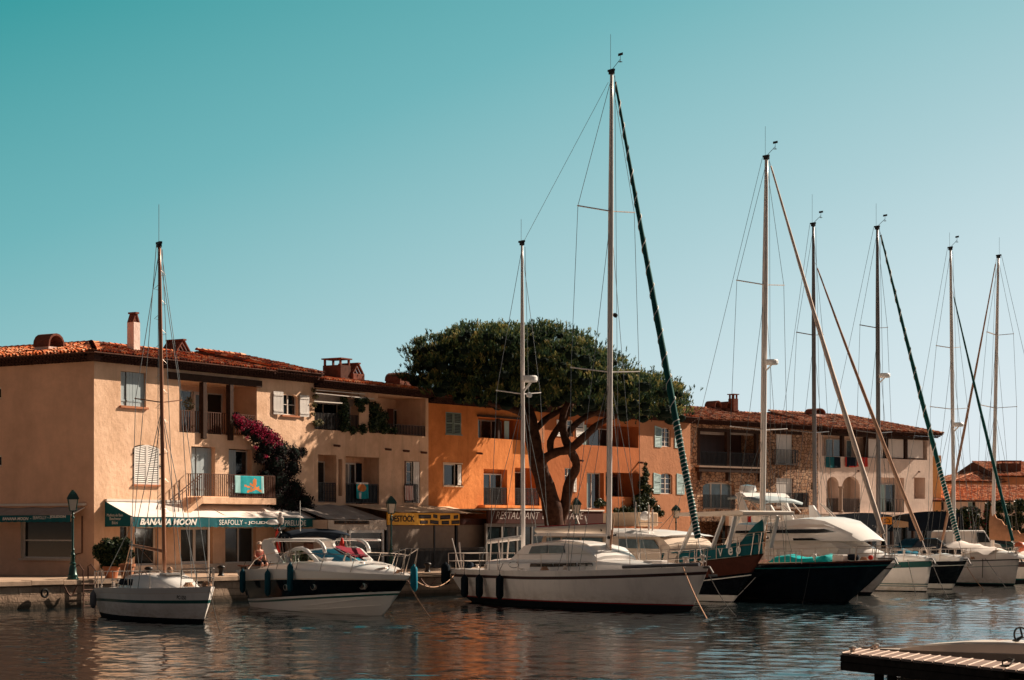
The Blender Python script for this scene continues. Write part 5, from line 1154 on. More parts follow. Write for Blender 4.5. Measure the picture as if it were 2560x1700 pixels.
fl = vblobs([(590, 1040, 9), (600, 1050, 14), (614, 1058, 14), (628, 1060, 12), (644, 1066, 15), (660, 1078, 14), (676, 1086, 15), (694, 1096, 13), (680, 1108, 14), (650, 1088, 12), (632, 1078, 10), (604, 1072, 9), (664, 1104, 10), (700, 1112, 9), (618, 1094, 7), (664, 1140, 7), (690, 1148, 6), (640, 1118, 6)], .62)
p_, n_ = blob_points(fl, 3000, .9); v, f = leaf_cloud(p_, n_, .042); np_mesh('magenta_flowers', v, f, M['bflower'], bg_, RNG.uniform(0, 1, len(f)))
m = MB(); q = [Vector(np.array(F1.uz(px, py, .25))[[0, 0, 1]]) for px, py in ((700, 1400), (698, 1300), (705, 1200), (690, 1130), (640, 1080))]
q = [Vector((a.x - u0_, -.25, a.z)) for a in q]; m.tube(q, [.09, .08, .07, .05, .03], 8); m.build('stem', M['bark'], bg_, fix=False)
# hanging plants of the loggia
def hang(name, label, fr, lst, off, D, n, size, mt, cat='plant', group=None, core=True, flat=.4):
    u0_, _ = fr.uz(lst[0][0], lst[0][1], off); t = thing(name, label, cat, fr.world(u0_, 0), fr.ang, group); bl = []
    for px, py, r in lst: u_, z_ = fr.uz(px, py, off); rr = r * D / F; bl.append((np.array([u_ - u0_, -off, z_]), np.array([rr * 1.2, min(flat, rr), rr])))
    p_, n_ = blob_points(bl, n, .6); v, f = leaf_cloud(p_, n_, size); np_mesh('foliage', v, f, M[mt], t, RNG.uniform(0, 1, len(f)))
    if core:
        c_ = MB()
        for c, r in bl: c_.grid([[(c[0] + r[0] * .7 * math.sin(ph) * math.cos(a), c[1] + r[1] * .7 * math.sin(ph) * math.sin(a), c[2] + r[2] * .7 * math.cos(ph)) for a in [2 * math.pi * j / 8 for j in range(8)]] for ph in [math.pi * k / 5 for k in range(6)]], close=True)
        c_.build('inner_foliage', M['pinecore'], t, fix=False)
    return t
G_ = 'plants of the open loggia'
hang('climbing_vine', 'pale dry vine climbing the left pillar of the open loggia', F1, [(785, 975, 6), (788, 992, 7), (786, 1012, 6), (784, 1035, 5), (785, 1055, 5)], .1, 102, 260, .06, 'vine_lt', group=G_, core=False)
hang('hanging_plant', 'tall dark plant with pale tip hanging in the left half of the open loggia', F1, [(860, 998, 9), (862, 1015, 12), (858, 1035, 14), (862, 1055, 13), (858, 1070, 12)], .0, 104, 1500, .07, 'leaf', group=G_)
hang('hanging_plant', 'dark plant hung from the lintel left of the loggia pillar', F1, [(898, 1005, 12), (912, 1003, 10), (904, 1022, 9)], .2, 105, 800, .07, 'leaf', group=G_)
hang('loggia_shrub', 'broad dark shrub filling the loggia right of its pillar', F1, [(935, 1022, 18), (940, 1045, 20), (930, 1065, 18), (955, 1040, 16), (960, 1070, 16), (905, 1072, 14), (880, 1076, 12), (985, 1075, 9)], .0, 106, 3500, .07, 'leaf', group=G_)
hang('white_flowers', 'clump of whitish flowers at the left end of the loggia sill', F1, [(790, 1060, 8), (800, 1056, 9)], .1, 103, 420, .05, 'vine_lt', group=G_)
hang('balcony_plant', 'leafy potted plant on the upper balcony of the corner house', F1, [(462, 1010, 8), (472, 1000, 9), (480, 1014, 8), (470, 1022, 8), (480, 1065, 5)], -.3, 93, 330, .05, 'vine_lt', core=False)
hang('wall_vine', 'dark vine climbing the salmon house wall beside its lower window', F2, [(1614, 1160, 5), (1612, 1172, 7), (1615, 1184, 9), (1611, 1198, 11), (1608, 1212, 14), (1618, 1225, 15), (1612, 1242, 18), (1596, 1250, 15), (1628, 1256, 15), (1610, 1268, 18), (1640, 1272, 12), (1590, 1272, 15), (1652, 1284, 10), (1575, 1278, 12)], .3, 126, 4200, .07, 'leaf')
for k_, (x, y, lb) in enumerate(((1418, 1264, 'spiky planter shrub just right of the quay lamp beside the restaurant sign'), (1432, 1268, 'yellowish planter shrub further right of the restaurant sign lamp'), (1500, 1255, 'dark shrub beside the deep orange house glass door'), (1560, 1272, 'low dark hedge along the deep orange house terrace'))):
    hang('planter_shrub', lb, F2, [(x, y, 9), (x + 8, y + 4, 8), (x - 7, y + 5, 8)] + ([(x + 22, y + 3, 8), (x + 34, y + 4, 8), (x - 20, y + 4, 8)] if k_ == 3 else []), .4, 120, 500, .08, 'vine_lt' if k_ == 1 else 'leaf', group='planters of the orange houses')
# big potted shrub on the quay, left
def potted(name, label, px, py_base, D, blobs_px, pot, n=3000, mt='leaf', size=.06):
    B = P(px, py_base, D); t = thing(name, label, 'potted plant', (B.x, B.y, QZ)); bl = []
    for x, y, r in blobs_px: q = P(x, y, D); rr = r * D / F; bl.append((np.array([q.x - B.x, random.uniform(-.3, .3), q.z - QZ]), np.array([rr, rr * .9, rr])))
    p_, n_ = blob_points(bl, n, .5); v, f = leaf_cloud(p_, n_, size); np_mesh('foliage', v, f, M[mt], t, RNG.uniform(0, 1, len(f)))
    c_ = MB()
    for c, r in bl: c_.grid([[(c[0] + r[0] * .7 * math.sin(ph) * math.cos(a), c[1] + r[1] * .7 * math.sin(ph) * math.sin(a), c[2] + r[2] * .7 * math.cos(ph)) for a in [2 * math.pi * j / 8 for j in range(8)]] for ph in [math.pi * k / 5 for k in range(6)]], close=True)
    c_.build('inner_foliage', M['pinecore'], t, fix=False)
    r, h = pot; m = MB(); m.lathe([(r * .7, 0), (r * .95, h * .8), (r * 1.08, h * .82), (r * 1.08, h), (r * .9, h), (r * .85, h * .85)], (0, 0, 0), 16); m.build('pot', M['terracotta'], t, smooth=False); return t
potted('potted_shrub', 'big round dark green shrub in a hidden pot at the corner house', 278, 1432, 83.5, [(250, 1375, 17), (270, 1362, 18), (290, 1358, 16), (262, 1392, 22), (285, 1385, 24), (300, 1370, 18), (285, 1408, 20), (265, 1410, 16), (246, 1388, 12), (300, 1400, 18)], (.35, .5), 4200)
potted('potted_shrub', 'smaller glossy shrub in an orange terracotta pot beside the awning pole', 318, 1432, 82.5, [(314, 1352, 10), (322, 1362, 11), (312, 1376, 13), (324, 1385, 11), (315, 1395, 10)], (.32, .62), 1200)
# hedges and bushes far right
def bush(name, label, px0, px1, ytop, ybot, D, n=4000, fl=None, size=.12):
    A = P((px0 + px1) / 2, ybot, D); t = thing(name, label, 'bush', (A.x, D, QZ)); bl = []
    k = max(2, int((px1 - px0) / 22))
    for i in range(k + 1):
        for j in range(3):
            x = px0 + (px1 - px0) * i / k + random.uniform(-6, 6); y = ytop + 14 + (ybot - ytop - 10) * j / 2.2 + random.uniform(-4, 4); q = P(x, y, D); rr = random.uniform(13, 19) * D / F; bl.append((np.array([q.x - A.x, random.uniform(-.8, .8), q.z - QZ]), np.array([rr, rr, rr])))
    p_, n_ = blob_points(bl, n, .5); v, f = leaf_cloud(p_, n_, size); np_mesh('foliage', v, f, M['leaf'], t, RNG.uniform(0, 1, len(f)))
    c_ = MB()
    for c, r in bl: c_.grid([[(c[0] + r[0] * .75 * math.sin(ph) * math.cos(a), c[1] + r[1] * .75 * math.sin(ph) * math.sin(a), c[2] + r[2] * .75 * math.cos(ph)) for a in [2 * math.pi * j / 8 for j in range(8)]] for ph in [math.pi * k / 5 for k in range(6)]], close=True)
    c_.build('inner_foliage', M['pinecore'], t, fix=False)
    if fl: p_, n_ = blob_points(bl, fl, .1); v, f = leaf_cloud(p_, n_, .10); np_mesh('pink_flowers', v, f, M['bflower'], t, RNG.uniform(0, 1, len(f)))['kind'] = 'stuff'
    return t
bush('oleander_bush', 'dark bush with scattered pink flowers between the white house and the tan sail cover', 2385, 2470, 1268, 1335, 150, 5000, 260)
bush('hedge_bush', 'tall olive-topped bush at the right edge behind the tan sail cover', 2475, 2600, 1254, 1335, 152, 6000)
bush('dark_bush', 'small dark bush above the larger navy canopy', 2340, 2362, 1278, 1310, 146, 900)
# ================================================================ street lamps
def lamp(px, base_py, D, label, top_py):
    B = P(px, base_py, D); H = P(px, top_py, D).z - QZ; t = thing('street_lamp', label, 'street lamp', (B.x, B.y, QZ), .25, 'green cast-iron lamps along the quay'); k = H / 3.75
    m = MB(); m.lathe([(.25, 0), (.25, .07), (.21, .09), (.21, .2), (.17, .24), (.14, .5), (.11, .62), (.13, .66), (.13, .7), (.09, .74), (.085, 1.0), (.1, 1.02), (.1, 1.06), (.065, 1.1), (.06, 1.25), (.075, 1.27), (.045, 1.32), (.042, 2.55), (.07, 2.57), (.07, 2.62), (.04, 2.66), (.04, 2.74), (.06, 2.76), (.03, 2.82), (.05, 2.9)], (0, 0, 0), 16)
    m.v = [(x, y, z * k) for x, y, z in m.v]; m.build('post', M['green_iron'], t, auto=40, smooth=True)
    z0 = 2.88 * k; h = .5 * k; m = MB()
    def ring(r, z): return [(r * math.cos(a) * 1.0, r * math.sin(a), z) for a in [math.pi / 4 + math.pi / 2 * i for i in range(4)]]
    m.grid([ring(.17, z0), ring(.27, z0 + h)], close=True); g = m.build('glass_lantern', M['lampglass'], t, fix=False)
    m = MB()
    for i in range(4): m.bar(ring(.17, z0)[i], ring(.275, z0 + h)[i], .03)
    for i in range(4): m.bar(ring(.17, z0)[i], ring(.17, z0)[(i + 1) % 4], .03); m.bar(ring(.28, z0 + h)[i], ring(.28, z0 + h)[(i + 1) % 4], .045)
    m.build('lantern_frame', M['green_iron'], g, fix=False)
    m = MB(); zz = z0 + h; m.grid([ring(.34, zz), ring(.33, zz + .04), ring(.22, zz + .2 * k), ring(.2, zz + .22 * k), ring(.12, zz + .30 * k), ring(.08, zz + .33 * k)], close=True); m.poly(ring(.34, zz)); m.lathe([(.09, zz + .30 * k), (.05, zz + .34 * k), (.07, zz + .37 * k), (.0, H)], (0, 0, 0), 8); m.build('lantern_cap', M['green_iron'], t)
    return t
lamp(182, 1450, 80.8, 'tall green street lamp standing alone before the side shop window', 1225)
lamp(978, 1428, 97, 'green street lamp in front of the yellow sign board', 1240)
lamp(1440, 1422, 103, 'green street lamp in front of the long brown restaurant sign', 1244)
lamp(1690, 1404, 124, 'small distant street lamp between the salmon house and the striped furled sail', 1262)
# ---------------------------------------------------------------- person in a hat behind the motor cruiser
def person(B, a):
    t = thing('person', 'person in a pale hat and salmon top seated behind the stern of the motor cruiser', 'person', (B.x, B.y, QZ), a)
    # body skin: joints
    J = {'pelvis': (0, 0, .92), 'belly': (0, .01, 1.08), 'chest': (0, .0, 1.30), 'neck': (0, -.01, 1.50), 'head': (0, -.03, 1.60), 'crown': (0, -.02, 1.72),
         'sl': (.19, 0, 1.42), 'el': (.26, .04, 1.14), 'wl': (.24, -.12, .92), 'hl': (.23, -.17, .84), 'sr': (-.19, 0, 1.42), 'er': (-.26, .04, 1.14), 'wr': (-.22, -.14, .93), 'hr': (-.21, -.2, .86),
         'hipl': (.1, 0, .88), 'kl': (.11, -.03, .49), 'al': (.11, .02, .08), 'tl': (.12, -.16, .03), 'hipr': (-.1, 0, .88), 'kr': (-.11, -.02, .49), 'ar': (-.11, .03, .08), 'tr': (-.12, -.15, .03)}
    for k_ in J: x_, y_, z_ = J[k_]; J[k_] = (x_, y_, z_ - .31)
    J.update(hipl=(.1, -.06, .57), kl=(.13, -.46, .55), al=(.13, -.44, .1), tl=(.14, -.58, .04), hipr=(-.1, -.06, .57), kr=(-.12, -.46, .55), ar=(-.12, -.42, .1), tr=(-.13, -.56, .04), wl=(.16, -.30, .66), hl=(.14, -.38, .64), wr=(-.15, -.30, .66), hr=(-.13, -.38, .64), el=(.27, -.06, .84), er=(-.27, -.06, .84))
    R = {'pelvis': .15, 'belly': .14, 'chest': .16, 'neck': .055, 'head': .09, 'crown': .07, 'sl': .065, 'el': .045, 'wl': .03, 'hl': .035, 'sr': .065, 'er': .045, 'wr': .03, 'hr': .035, 'hipl': .09, 'kl': .06, 'al': .042, 'tl': .035, 'hipr': .09, 'kr': .06, 'ar': .042, 'tr': .035}
    E = [('pelvis', 'belly'), ('belly', 'chest'), ('chest', 'neck'), ('neck', 'head'), ('head', 'crown'), ('chest', 'sl'), ('sl', 'el'), ('el', 'wl'), ('wl', 'hl'), ('chest', 'sr'), ('sr', 'er'), ('er', 'wr'), ('wr', 'hr'), ('pelvis', 'hipl'), ('hipl', 'kl'), ('kl', 'al'), ('al', 'tl'), ('pelvis', 'hipr'), ('hipr', 'kr'), ('kr', 'ar'), ('ar', 'tr')]
    def skin(names, edges, mt, nm, grow=0, root='pelvis'):
        me = bpy.data.meshes.new(nm); ix = {n: i for i, n in enumerate(names)}; me.from_pydata([J[n] for n in names], [(ix[a], ix[b]) for a, b in edges], []); me.materials.append(M[mt])
        o = bpy.data.objects.new(nm, me); COL.objects.link(o); o.parent = t; md = o.modifiers.new('skin', 'SKIN'); md.use_smooth_shade = True
        if not me.skin_vertices: me.attributes.get('x')
        bpy.context.view_layer.objects.active = o
        for i, n in enumerate(names): sv = me.skin_vertices[0].data[i]; sv.radius = (R[n] + grow, R[n] * .8 + grow); sv.use_root = (n == root)
        o.modifiers.new('sub', 'SUBSURF').levels = 2; o.modifiers['sub'].render_levels = 2; return o
    import bmesh
    def mk(names, edges, mt, nm, grow=0, root='pelvis'):
        bm = bmesh.new(); lay = bm.verts.layers.skin.verify(); vs = {}
        for n in names: v = bm.verts.new(J[n]); v[lay].radius = (R[n] + grow, R[n] * .8 + grow); v[lay].use_root = (n == root); vs[n] = v
        for a, b in edges: bm.edges.new((vs[a], vs[b]))
        me = bpy.data.meshes.new(nm); bm.to_mesh(me); bm.free(); me.materials.append(M[mt]); o = bpy.data.objects.new(nm, me); COL.objects.link(o); o.parent = t
        md = o.modifiers.new('skin', 'SKIN'); md.use_smooth_shade = True; s = o.modifiers.new('sub', 'SUBSURF'); s.levels = 2; s.render_levels = 2; return o
    mk(list(J), E, 'skin', 'body')
    mk(['belly', 'chest', 'sl', 'sr', 'pelvis'], [('pelvis', 'belly'), ('belly', 'chest'), ('chest', 'sl'), ('chest', 'sr')], 'pinkish', 'shirt', .018)
    mk(['pelvis', 'hipl', 'kl', 'hipr', 'kr'], [('pelvis', 'hipl'), ('hipl', 'kl'), ('pelvis', 'hipr'), ('hipr', 'kr')], 'navy_cloth', 'shorts', .02)
    m = MB(); m.lathe([(.19, 1.375), (.2, 1.38), (.105, 1.39), (.10, 1.47), (.06, 1.50), (.0, 1.50)], (0, -.02, 0), 20); m.build('hat', M['strawhat'], t, smooth=True)
# ---------------------------------------------------------------- cars and the van parked on the right quay
def car(name, label, px, py, D, body, L=4.3, van=False, rz=.55, cover=None):
    B = P(px, 1320, D); t = thing(name, label, 'van' if van else 'car', (B.x, D, QZ), rz, 'vehicles parked on the right quay'); W = 1.75; H = 1.95 if van else 1.45
    if van: prof = [(0, .35), (0, 1.1), (.05, H - .1), (.3, H), (3.3, H), (3.9, 1.2), (4.6, 1.0), (4.75, .8), (4.75, .35)]
    else: prof = [(0, .35), (-.02, .85), (.2, .95), (.75, H - .05), (1.2, H), (2.3, H), (3.05, .95), (4.1, .82), (4.3, .65), (4.3, .35)]
    m = MB(); m.prism(prof, [-W / 2 + (.12 if z > 1.0 else 0) for x, z in prof], [W / 2 - (.12 if z > 1.0 else 0) for x, z in prof]); m.build('body', M[body], t, bevel=.06)
    m = MB()
    for s in (-1, 1):
        y = s * (W / 2 + .004 - .06)
        if van: m.poly([(3.25, y, H - .15), (3.75, y, 1.15), (2.6, y, 1.15), (2.6, y, H - .15)])
        else: m.poly([(.55, y, .95), (.95, y, H - .1), (2.25, y, H - .1), (2.85, y, .95)])
    x0, x1 = (3.33, 3.93) if van else (2.33, 3.08); m.poly([(x0 + .02, -.7, H - .06), (x0 + .02, .7, H - .06), (x1 + .01, .78, 1.0), (x1 + .01, -.78, 1.0)]); m.build('windows', M['glass'], t, fix=False)
    for x in (.8, 3.4 if not van else 3.8):
        for s in (-1, 1): w_ = MB(); w_.lathe([(.0, -.1), (.2, -.1), (.33, -.09), (.33, .09), (.2, .1), (0, .1)], (x, s * (W / 2 - .08), .33), 18, axis=(0, 1, 0)); w_.build('wheel', M['rubber'], t)
    return t
car('delivery_van', 'white panel van parked below the larger navy canopy', 2345, 1340, 131, 'white', van=True, rz=.5)
car('parked_car', 'dark car with bluish roof parked left of the white van', 2255, 1345, 129, 'navy', rz=.5)
car('parked_car', 'dark green car under the bushes right of the white van', 2430, 1345, 134, 'green_iron', rz=.4)
# ================================================================ boats
class Boat:
    def __init__(s, name, label, bow, stern, cat, group):
        (bx, by), (sx, sy) = bow, stern; s.fr = Fr(sx, sy, bx - sx, by - sy, 0.0); s.Lg = math.hypot(bx - sx, by - sy); s.root = thing(name, label, cat, (sx, sy, 0), s.fr.ang, group)
    def q(s, px, py, off=0.0): return s.fr.uz(px, py, off)
    def W(s, x, y, z): return s.fr.world(x, -y, z)
    def hull(s, B, fb, fm, fs, rows, mats, bow_over=.8, stern_over=.4, tr=.7, wl=.86, tm=.42, pb=2.3, pw=1.7, name='hull', deck_mat='gel', draft=.45, flare=.75, camber=.06, trans_rake=0.0):
        L = s.Lg; N = 34; s.B = B
        def sheer(t): return fm + (fs - fm) * max(0, (.4 - t) / .4) ** 1.6 + (fb - fm) * max(0, (t - .4) / .6) ** 1.7
        def hb(t): return B / 2 * ((tr + (1 - tr) * math.sin(math.pi / 2 * t / tm)) if t < tm else (1 - ((t - tm) / (1 - tm)) ** pb))
        def hw(t): return B / 2 * wl * ((tr * .85 + (1 - tr * .85) * math.sin(math.pi / 2 * t / tm)) if t < tm else (1 - ((t - tm) / (1 - tm)) ** pw))
        s.sheer = sheer; s.hb = hb
        def zrow(r, t):
            k, v = r[0], r[1]
            if k == 'g': return sheer(t) * (r[1] + (r[2] - r[1]) * t ** 1.4)
            return v if k == 'a' else (sheer(t) - v if k == 'd' else sheer(t) * v)
        def pt(t, z, sgn):
            h = max(0.0, z) / sheer(t); e = max(0, -z) / draft
            xw0, xw1 = stern_over, L - bow_over; xd0, xd1 = 0.0, L
            hx = h ** .9; x0 = xw0 + (xd0 - xw0) * hx + (stern_over * .8 + .3) * e * 1.0; x1 = xw1 + (xd1 - xw1) * hx - .6 * e
            x = x0 + (x1 - x0) * t; y = (hw(t) + (hb(t) - hw(t)) * h ** flare) * (1 - .45 * e)
            return (x, sgn * max(y, .015), z)
        s.pt = pt; m = MB(); ts = [1 - (1 - i / N) ** 1.25 for i in range(N + 1)]
        allr = [('a', -draft)] + [r for r, _ in rows]; vs = []
        for sgn in (-1, 1):
            for k in range(len(allr) - 1):
                mi = rows[k][1]
                sub = 1 if k in () else (3 if k == len(allr) - 1 else 2)
                R = []
                for j in range(sub + 1):
                    R.append([pt(t, zrow(allr[k], t) + (zrow(allr[k + 1], t) - zrow(allr[k], t)) * j / sub, sgn) for t in ts])
                m.grid(R, mi)
        for k in range(len(allr) - 1):   # transom + stem strip
            m.poly([pt(0, zrow(allr[k], 0), -1), pt(0, zrow(allr[k + 1], 0), -1), pt(0, zrow(allr[k + 1], 0), 1), pt(0, zrow(allr[k], 0), 1)], rows[k][1])
            m.poly([pt(1, zrow(allr[k], 1), -1), pt(1, zrow(allr[k + 1], 1), -1), pt(1, zrow(allr[k + 1], 1), 1), pt(1, zrow(allr[k], 1), 1)], rows[k][1])
        o = m.build(name, [M[x] for x in mats], s.root, fix=False, smooth=True, auto=None)
        for p in o.data.polygons: p.use_smooth = True
        me = o.data; b = _bm.new(); b.from_mesh(me); _bm.ops.remove_doubles(b, verts=b.verts, dist=.002); _bm.ops.recalc_face_normals(b, faces=b.faces)
        for e in b.edges:
            if len(e.link_faces) == 2 and (e.calc_face_angle(0) > .6): e.smooth = False
        b.to_mesh(me); b.free()
        d = MB(); s.deckz = lambda t: sheer(t) - .03
        R = [[(pt(t, sheer(t), -1)[0], y * max(hb(t) - .03, .01), sheer(t) - .03 + camber * (1 - y * y) * min(1, hb(t) / (B / 2) + .1)) for t in ts] for y in (-1, -.6, -.2, .2, .6, 1)]
        d.grid(R); d.build('deck', M[deck_mat], s.root, fix=False, smooth=True); s.ts = ts; return o
    def edge(s, t, inset=.08, dz=0.0, sgn=-1): x, y, z = s.pt(t, s.sheer(t), sgn); return Vector((x, y - sgn * inset, z + dz))
    def lifelines(s, t0, t1, n, h=.62, sides=(-1, 1), r=.014, double=True, inset=.08, mt='steel'):
        for sg in sides:
            m = MB()
            for i in range(n + 1):
                t = t0 + (t1 - t0) * i / n; p = s.edge(t, inset, 0, sg); m.tube([p, p + Vector((0, 0, h))], r, 5)
            for hh in ((h, h * .52) if double else (h,)): m.tube([s.edge(t0 + (t1 - t0) * i / (n * 2), inset, hh - (.0 if i % 2 == 0 else .01), sg) for i in range(2 * n + 1)], .008, 4)
            m.build('lifeline', M[mt], s.root, fix=False)
    def pulpit(s, t0=.9, h=.65, ext=.15, r=.018, inset=.06, lean=.12, name='pulpit'):
        m = MB(); P0 = [s.edge(t, inset, 0, -1) for t in (t0, (t0 + 1) / 2, .985)]; P1 = [s.edge(t, inset, 0, 1) for t in (.985, (t0 + 1) / 2, t0)]
        up = Vector((lean, 0, h)); tip = s.edge(1, 0, 0); tip.y = 0
        top = [p + up for p in P0] + [tip + Vector((ext + lean, 0, h))] + [p + up for p in P1]
        m.tube(top, r, 6); m.tube([p + up * .5 for p in P0] + [tip + Vector((ext * .5 + lean * .5, 0, h * .5))] + [p + up * .5 for p in P1], r * .8, 5)
        for p in P0 + P1: m.tube([p, p + up], r, 6)
        m.build(name, M['steel'], s.root, fix=False)
    def pushpit(s, t1=.12, h=.62, r=.018):
        m = MB(); P0 = [s.edge(t, .06, 0, -1) for t in (t1, t1 / 2, 0)]; P1 = [s.edge(t, .06, 0, 1) for t in (0, t1 / 2, t1)]; up = Vector((-.03, 0, h)); m.tube([p + up for p in P0 + P1], r, 6); m.tube([p + up * .5 for p in P0 + P1], r * .8, 5)
        for p in P0 + P1: m.tube([p, p + up], r, 6)
        m.build('pushpit', M['steel'], s.root, fix=False)
    def rig(s, base, top, r=.1, mt='alu_w', spreaders=(), furl=None, fmat='green_cloth', frad=.1, bow=None, bowz=None, backstay=True, wind=True, ant=1.6, radar=None, light=None, chain=.9, spiral=True, rings=0, head_f=1.0, steps=False, taper=.55, hw=None):
        """mast between two picture points in the centre plane; spreaders [(py, half width)]"""
        xb, zb = s.q(*base); xt, zt = s.q(*top); ma = MB(); n = 12; pts = [Vector((xb + (xt - xb) * k / n, 0, zb + (zt - zb) * k / n)) for k in range(n + 1)]
        ma.tube(pts, [r * (1 if k < n * .7 else 1 - (1 - taper) * (k / n - .7) / .3) for k in range(n + 1)], 12)
        ma.v = [(x_, y_ * .78, z_) for x_, y_, z_ in ma.v]
        mast = ma.build('mast', M[mt], s.root, fix=False, smooth=True)
        H = MB(); T = Vector((xt, 0, zt)); H.box(xt - .2, xt + .16, -.05, .05, zt + .0, zt + .08); H.box(xt - r * .85, xt + r * .85, -.07, .07, zt - .12, zt - .0); H.build('mast_head', M['iron'], mast, fix=False)
        at = lambda z: Vector((xb + (xt - xb) * (z - zb) / (zt - zb), 0, z))
        if ant: m = MB(); m.tube([(xt - .1, .03, zt + .1), (xt - .1, .03, zt + .1 + ant)], .010, 4); m.build('antenna', M['wire'], mast, fix=False)
        if wind:
            m = MB(); m.tube([(xt + .1, 0, zt + .1), (xt + .55, 0, zt + .38)], .014, 4); m.tube([(xt + .55, 0, zt + .28), (xt + .55, 0, zt + .62)], .012, 4); m.box(xt + .42, xt + .7, -.01, .01, zt + .52, zt + .62); m.lathe([(.0, 0), (.09, .02), (.0, .05)], (xt + .55, 0, zt + .25), 8); m.build('wind_vane', M['iron'], mast, fix=False)
        wires = MB(); hws = hw or s.B * .46; xc = xb - .25; zc = s.sheer(max(0, min(1, xc / s.Lg)))
        tips = []
        for py, w_ in spreaders:
            z = s.q(top[0] + (base[0] - top[0]) * (py - top[1]) / (base[1] - top[1]), py)[1]; p = at(z)
            for sg in (-1, 1):
                m = MB(); tp = p + Vector((-.28, sg * w_, .12)); m.bar(p, tp, .10, .035); m.lathe([(0, -.04), (.05, 0), (0, .04)], tp, 6); m.build('spreader', M[mt], mast, fix=False)
            tips.append((z, w_))
        wr = .0135
        for sg in (-1, 1):
            prev = T - Vector((0, 0, .25))
            for z, w_ in sorted(tips, reverse=True): tp = at(z) + Vector((-.28, sg * w_, .12)); wires.tube([prev, tp], wr, 4); prev = tp
            wires.tube([prev, (xc, sg * hws, zc)], wr, 4)
            if tips:
                for z, w_ in tips: wires.tube([at(z - .2), ((xc + .6 if z == min(tips)[0] else xc), sg * hws * .97, zc)], wr, 4)
                wires.tube([at(min(tips)[0] - .2), (xc - .7, sg * hws, zc)], wr, 4)
        if backstay:
            wires.tube([T + Vector((-.25, 0, 0)), (xb * .3 + .2, 0, zb * .2 + s.sheer(0) + 2.2)], wr, 4)
            for sg in (-1, 1): wires.tube([(xb * .3 + .2, 0, zb * .2 + s.sheer(0) + 2.2), (.1, sg * s.hb(0) * .8, s.sheer(0))], wr, 4)
        # halyards beside the mast
        for k, dy in enumerate((-.16, .14)): wires.tube([T + Vector((.12, dy * .5, -.2)), Vector((xb + .25, dy * 2.2, zb + .2))], wr * .9, 4)
        wires.build('rigging', M['wire'], mast, fix=False)
        if bow is not None:
            hd = at(zb + (zt - zb) * head_f) + Vector((.14, 0, -.1)); ft = Vector(bow)
            if furl is None: m = MB(); m.tube([hd, ft], .012, 4); m.build('forestay', M['wire'], mast, fix=False)
            else:
                N2 = 40; pt_ = [hd.lerp(ft, .02 + .93 * k / N2) + Vector((0, 0, -.012 * (hd - ft).length * math.sin(math.pi * k / N2))) for k in range(N2 + 1)]
                rr = [frad * (.35 + .65 * min(1, (k / N2) * 1.8)) * (1 + .06 * math.sin(k * 1.9)) for k in range(N2 + 1)]; m = MB(); m.tube(pt_, rr, 8); f_ = m.build('furled_sail', M[fmat], mast, fix=False, smooth=True)
                m = MB(); m.tube([hd, pt_[0]], .012, 4); m.tube([pt_[-1], ft], .02, 5); m.lathe([(.05, 0), (.12, .02), (.12, .06), (.06, .08), (.06, .2), (.12, .22), (.12, .26), (.04, .3)], ft + Vector((0, 0, .05)), 10); m.build('furler_drum', M['steel'], f_, fix=False)
                if spiral:
                    m = MB(); d = (pt_[-1] - pt_[0]).normalized(); a1 = d.cross(Vector((0, 1, 0))).normalized(); a2 = d.cross(a1); pr = None; turns = spiral if spiral is not True else 16; S = turns * 10; hp = []
                    for k in range(S + 1):
                        u = k / S; u2 = u if not rings else (u * .55 / .72 if u < .72 else .55 + .45 * (u - .72) / .28); u2 = u
                        i = u2 * N2; i0 = min(int(i), N2 - 1); c = pt_[i0].lerp(pt_[i0 + 1], i - i0); rad = (rr[i0] + (rr[i0 + 1] - rr[i0]) * (i - i0)) + .012; ang = 2 * math.pi * turns * (u2 + (rings * max(0, u2 - .62) ** 2 / turns if rings else 0)); hp.append(c + (a1 * math.cos(ang) + a2 * math.sin(ang)) * rad)
                    if rings:
                        hp2 = []; S = 900
                        for k in range(S + 1):
                            u2 = k / S; i = u2 * N2; i0 = min(int(i), N2 - 1); c = pt_[i0].lerp(pt_[i0 + 1], i - i0); rad = rr[i0] + .012; ang = 2 * math.pi * (turns * u2 + rings * max(0, (u2 - .74) / .26) ** 1.15); hp2.append(c + (a1 * math.cos(ang) + a2 * math.sin(ang)) * rad)
                        hp = hp2
                    m.tube(hp, .019, 4); m.build('spiral_line', M['letter'], f_, fix=False)
        if radar: # (py, side)
            z = s.q(base[0], radar)[1]; p = at(z); m = MB(); m.lathe([(.0, 0), (.28, .02), (.31, .08), (.31, .2), (.27, .25), (.0, .26)], p + Vector((.46, 0, 0)), 18); m.bar(p + Vector((.05, 0, -.28)), p + Vector((.45, 0, .0)), .07, .04); m.build('radar_dome', M['gel'], mast, smooth=False)
        if light: z = s.q(base[0], light)[1]; p = at(z); m = MB(); m.lathe([(.05, 0), (.09, .06), (.09, .16), (.0, .2)], p + Vector((r + .1, 0, 0)), 8, axis=(1, 0, -.6)); m.build('deck_light', M['iron'], mast, fix=False)
        if steps:
            m = MB(); z = zb + 2.2; sd = 1
            while z < zt - 1: p = at(z); sg = sd; m.tube([p + Vector((0, sg * r * .6, .16)), p + Vector((0, sg * (r * .8 + .16), .0)), p + Vector((0, sg * r * .6, -.02))], .010, 4); z += .52; sd = -sd
            m.build('mast_step', M['steel'], mast, fix=False)
        return mast, at, zb, zt
    def boom(s, mast, p0, p1, r=.06, mt='alu_w', name='boom', vang=None):
        m = MB(); m.tube([p0, p1], r, 8); return m.build(name, M[mt], s.root, fix=False, smooth=True)
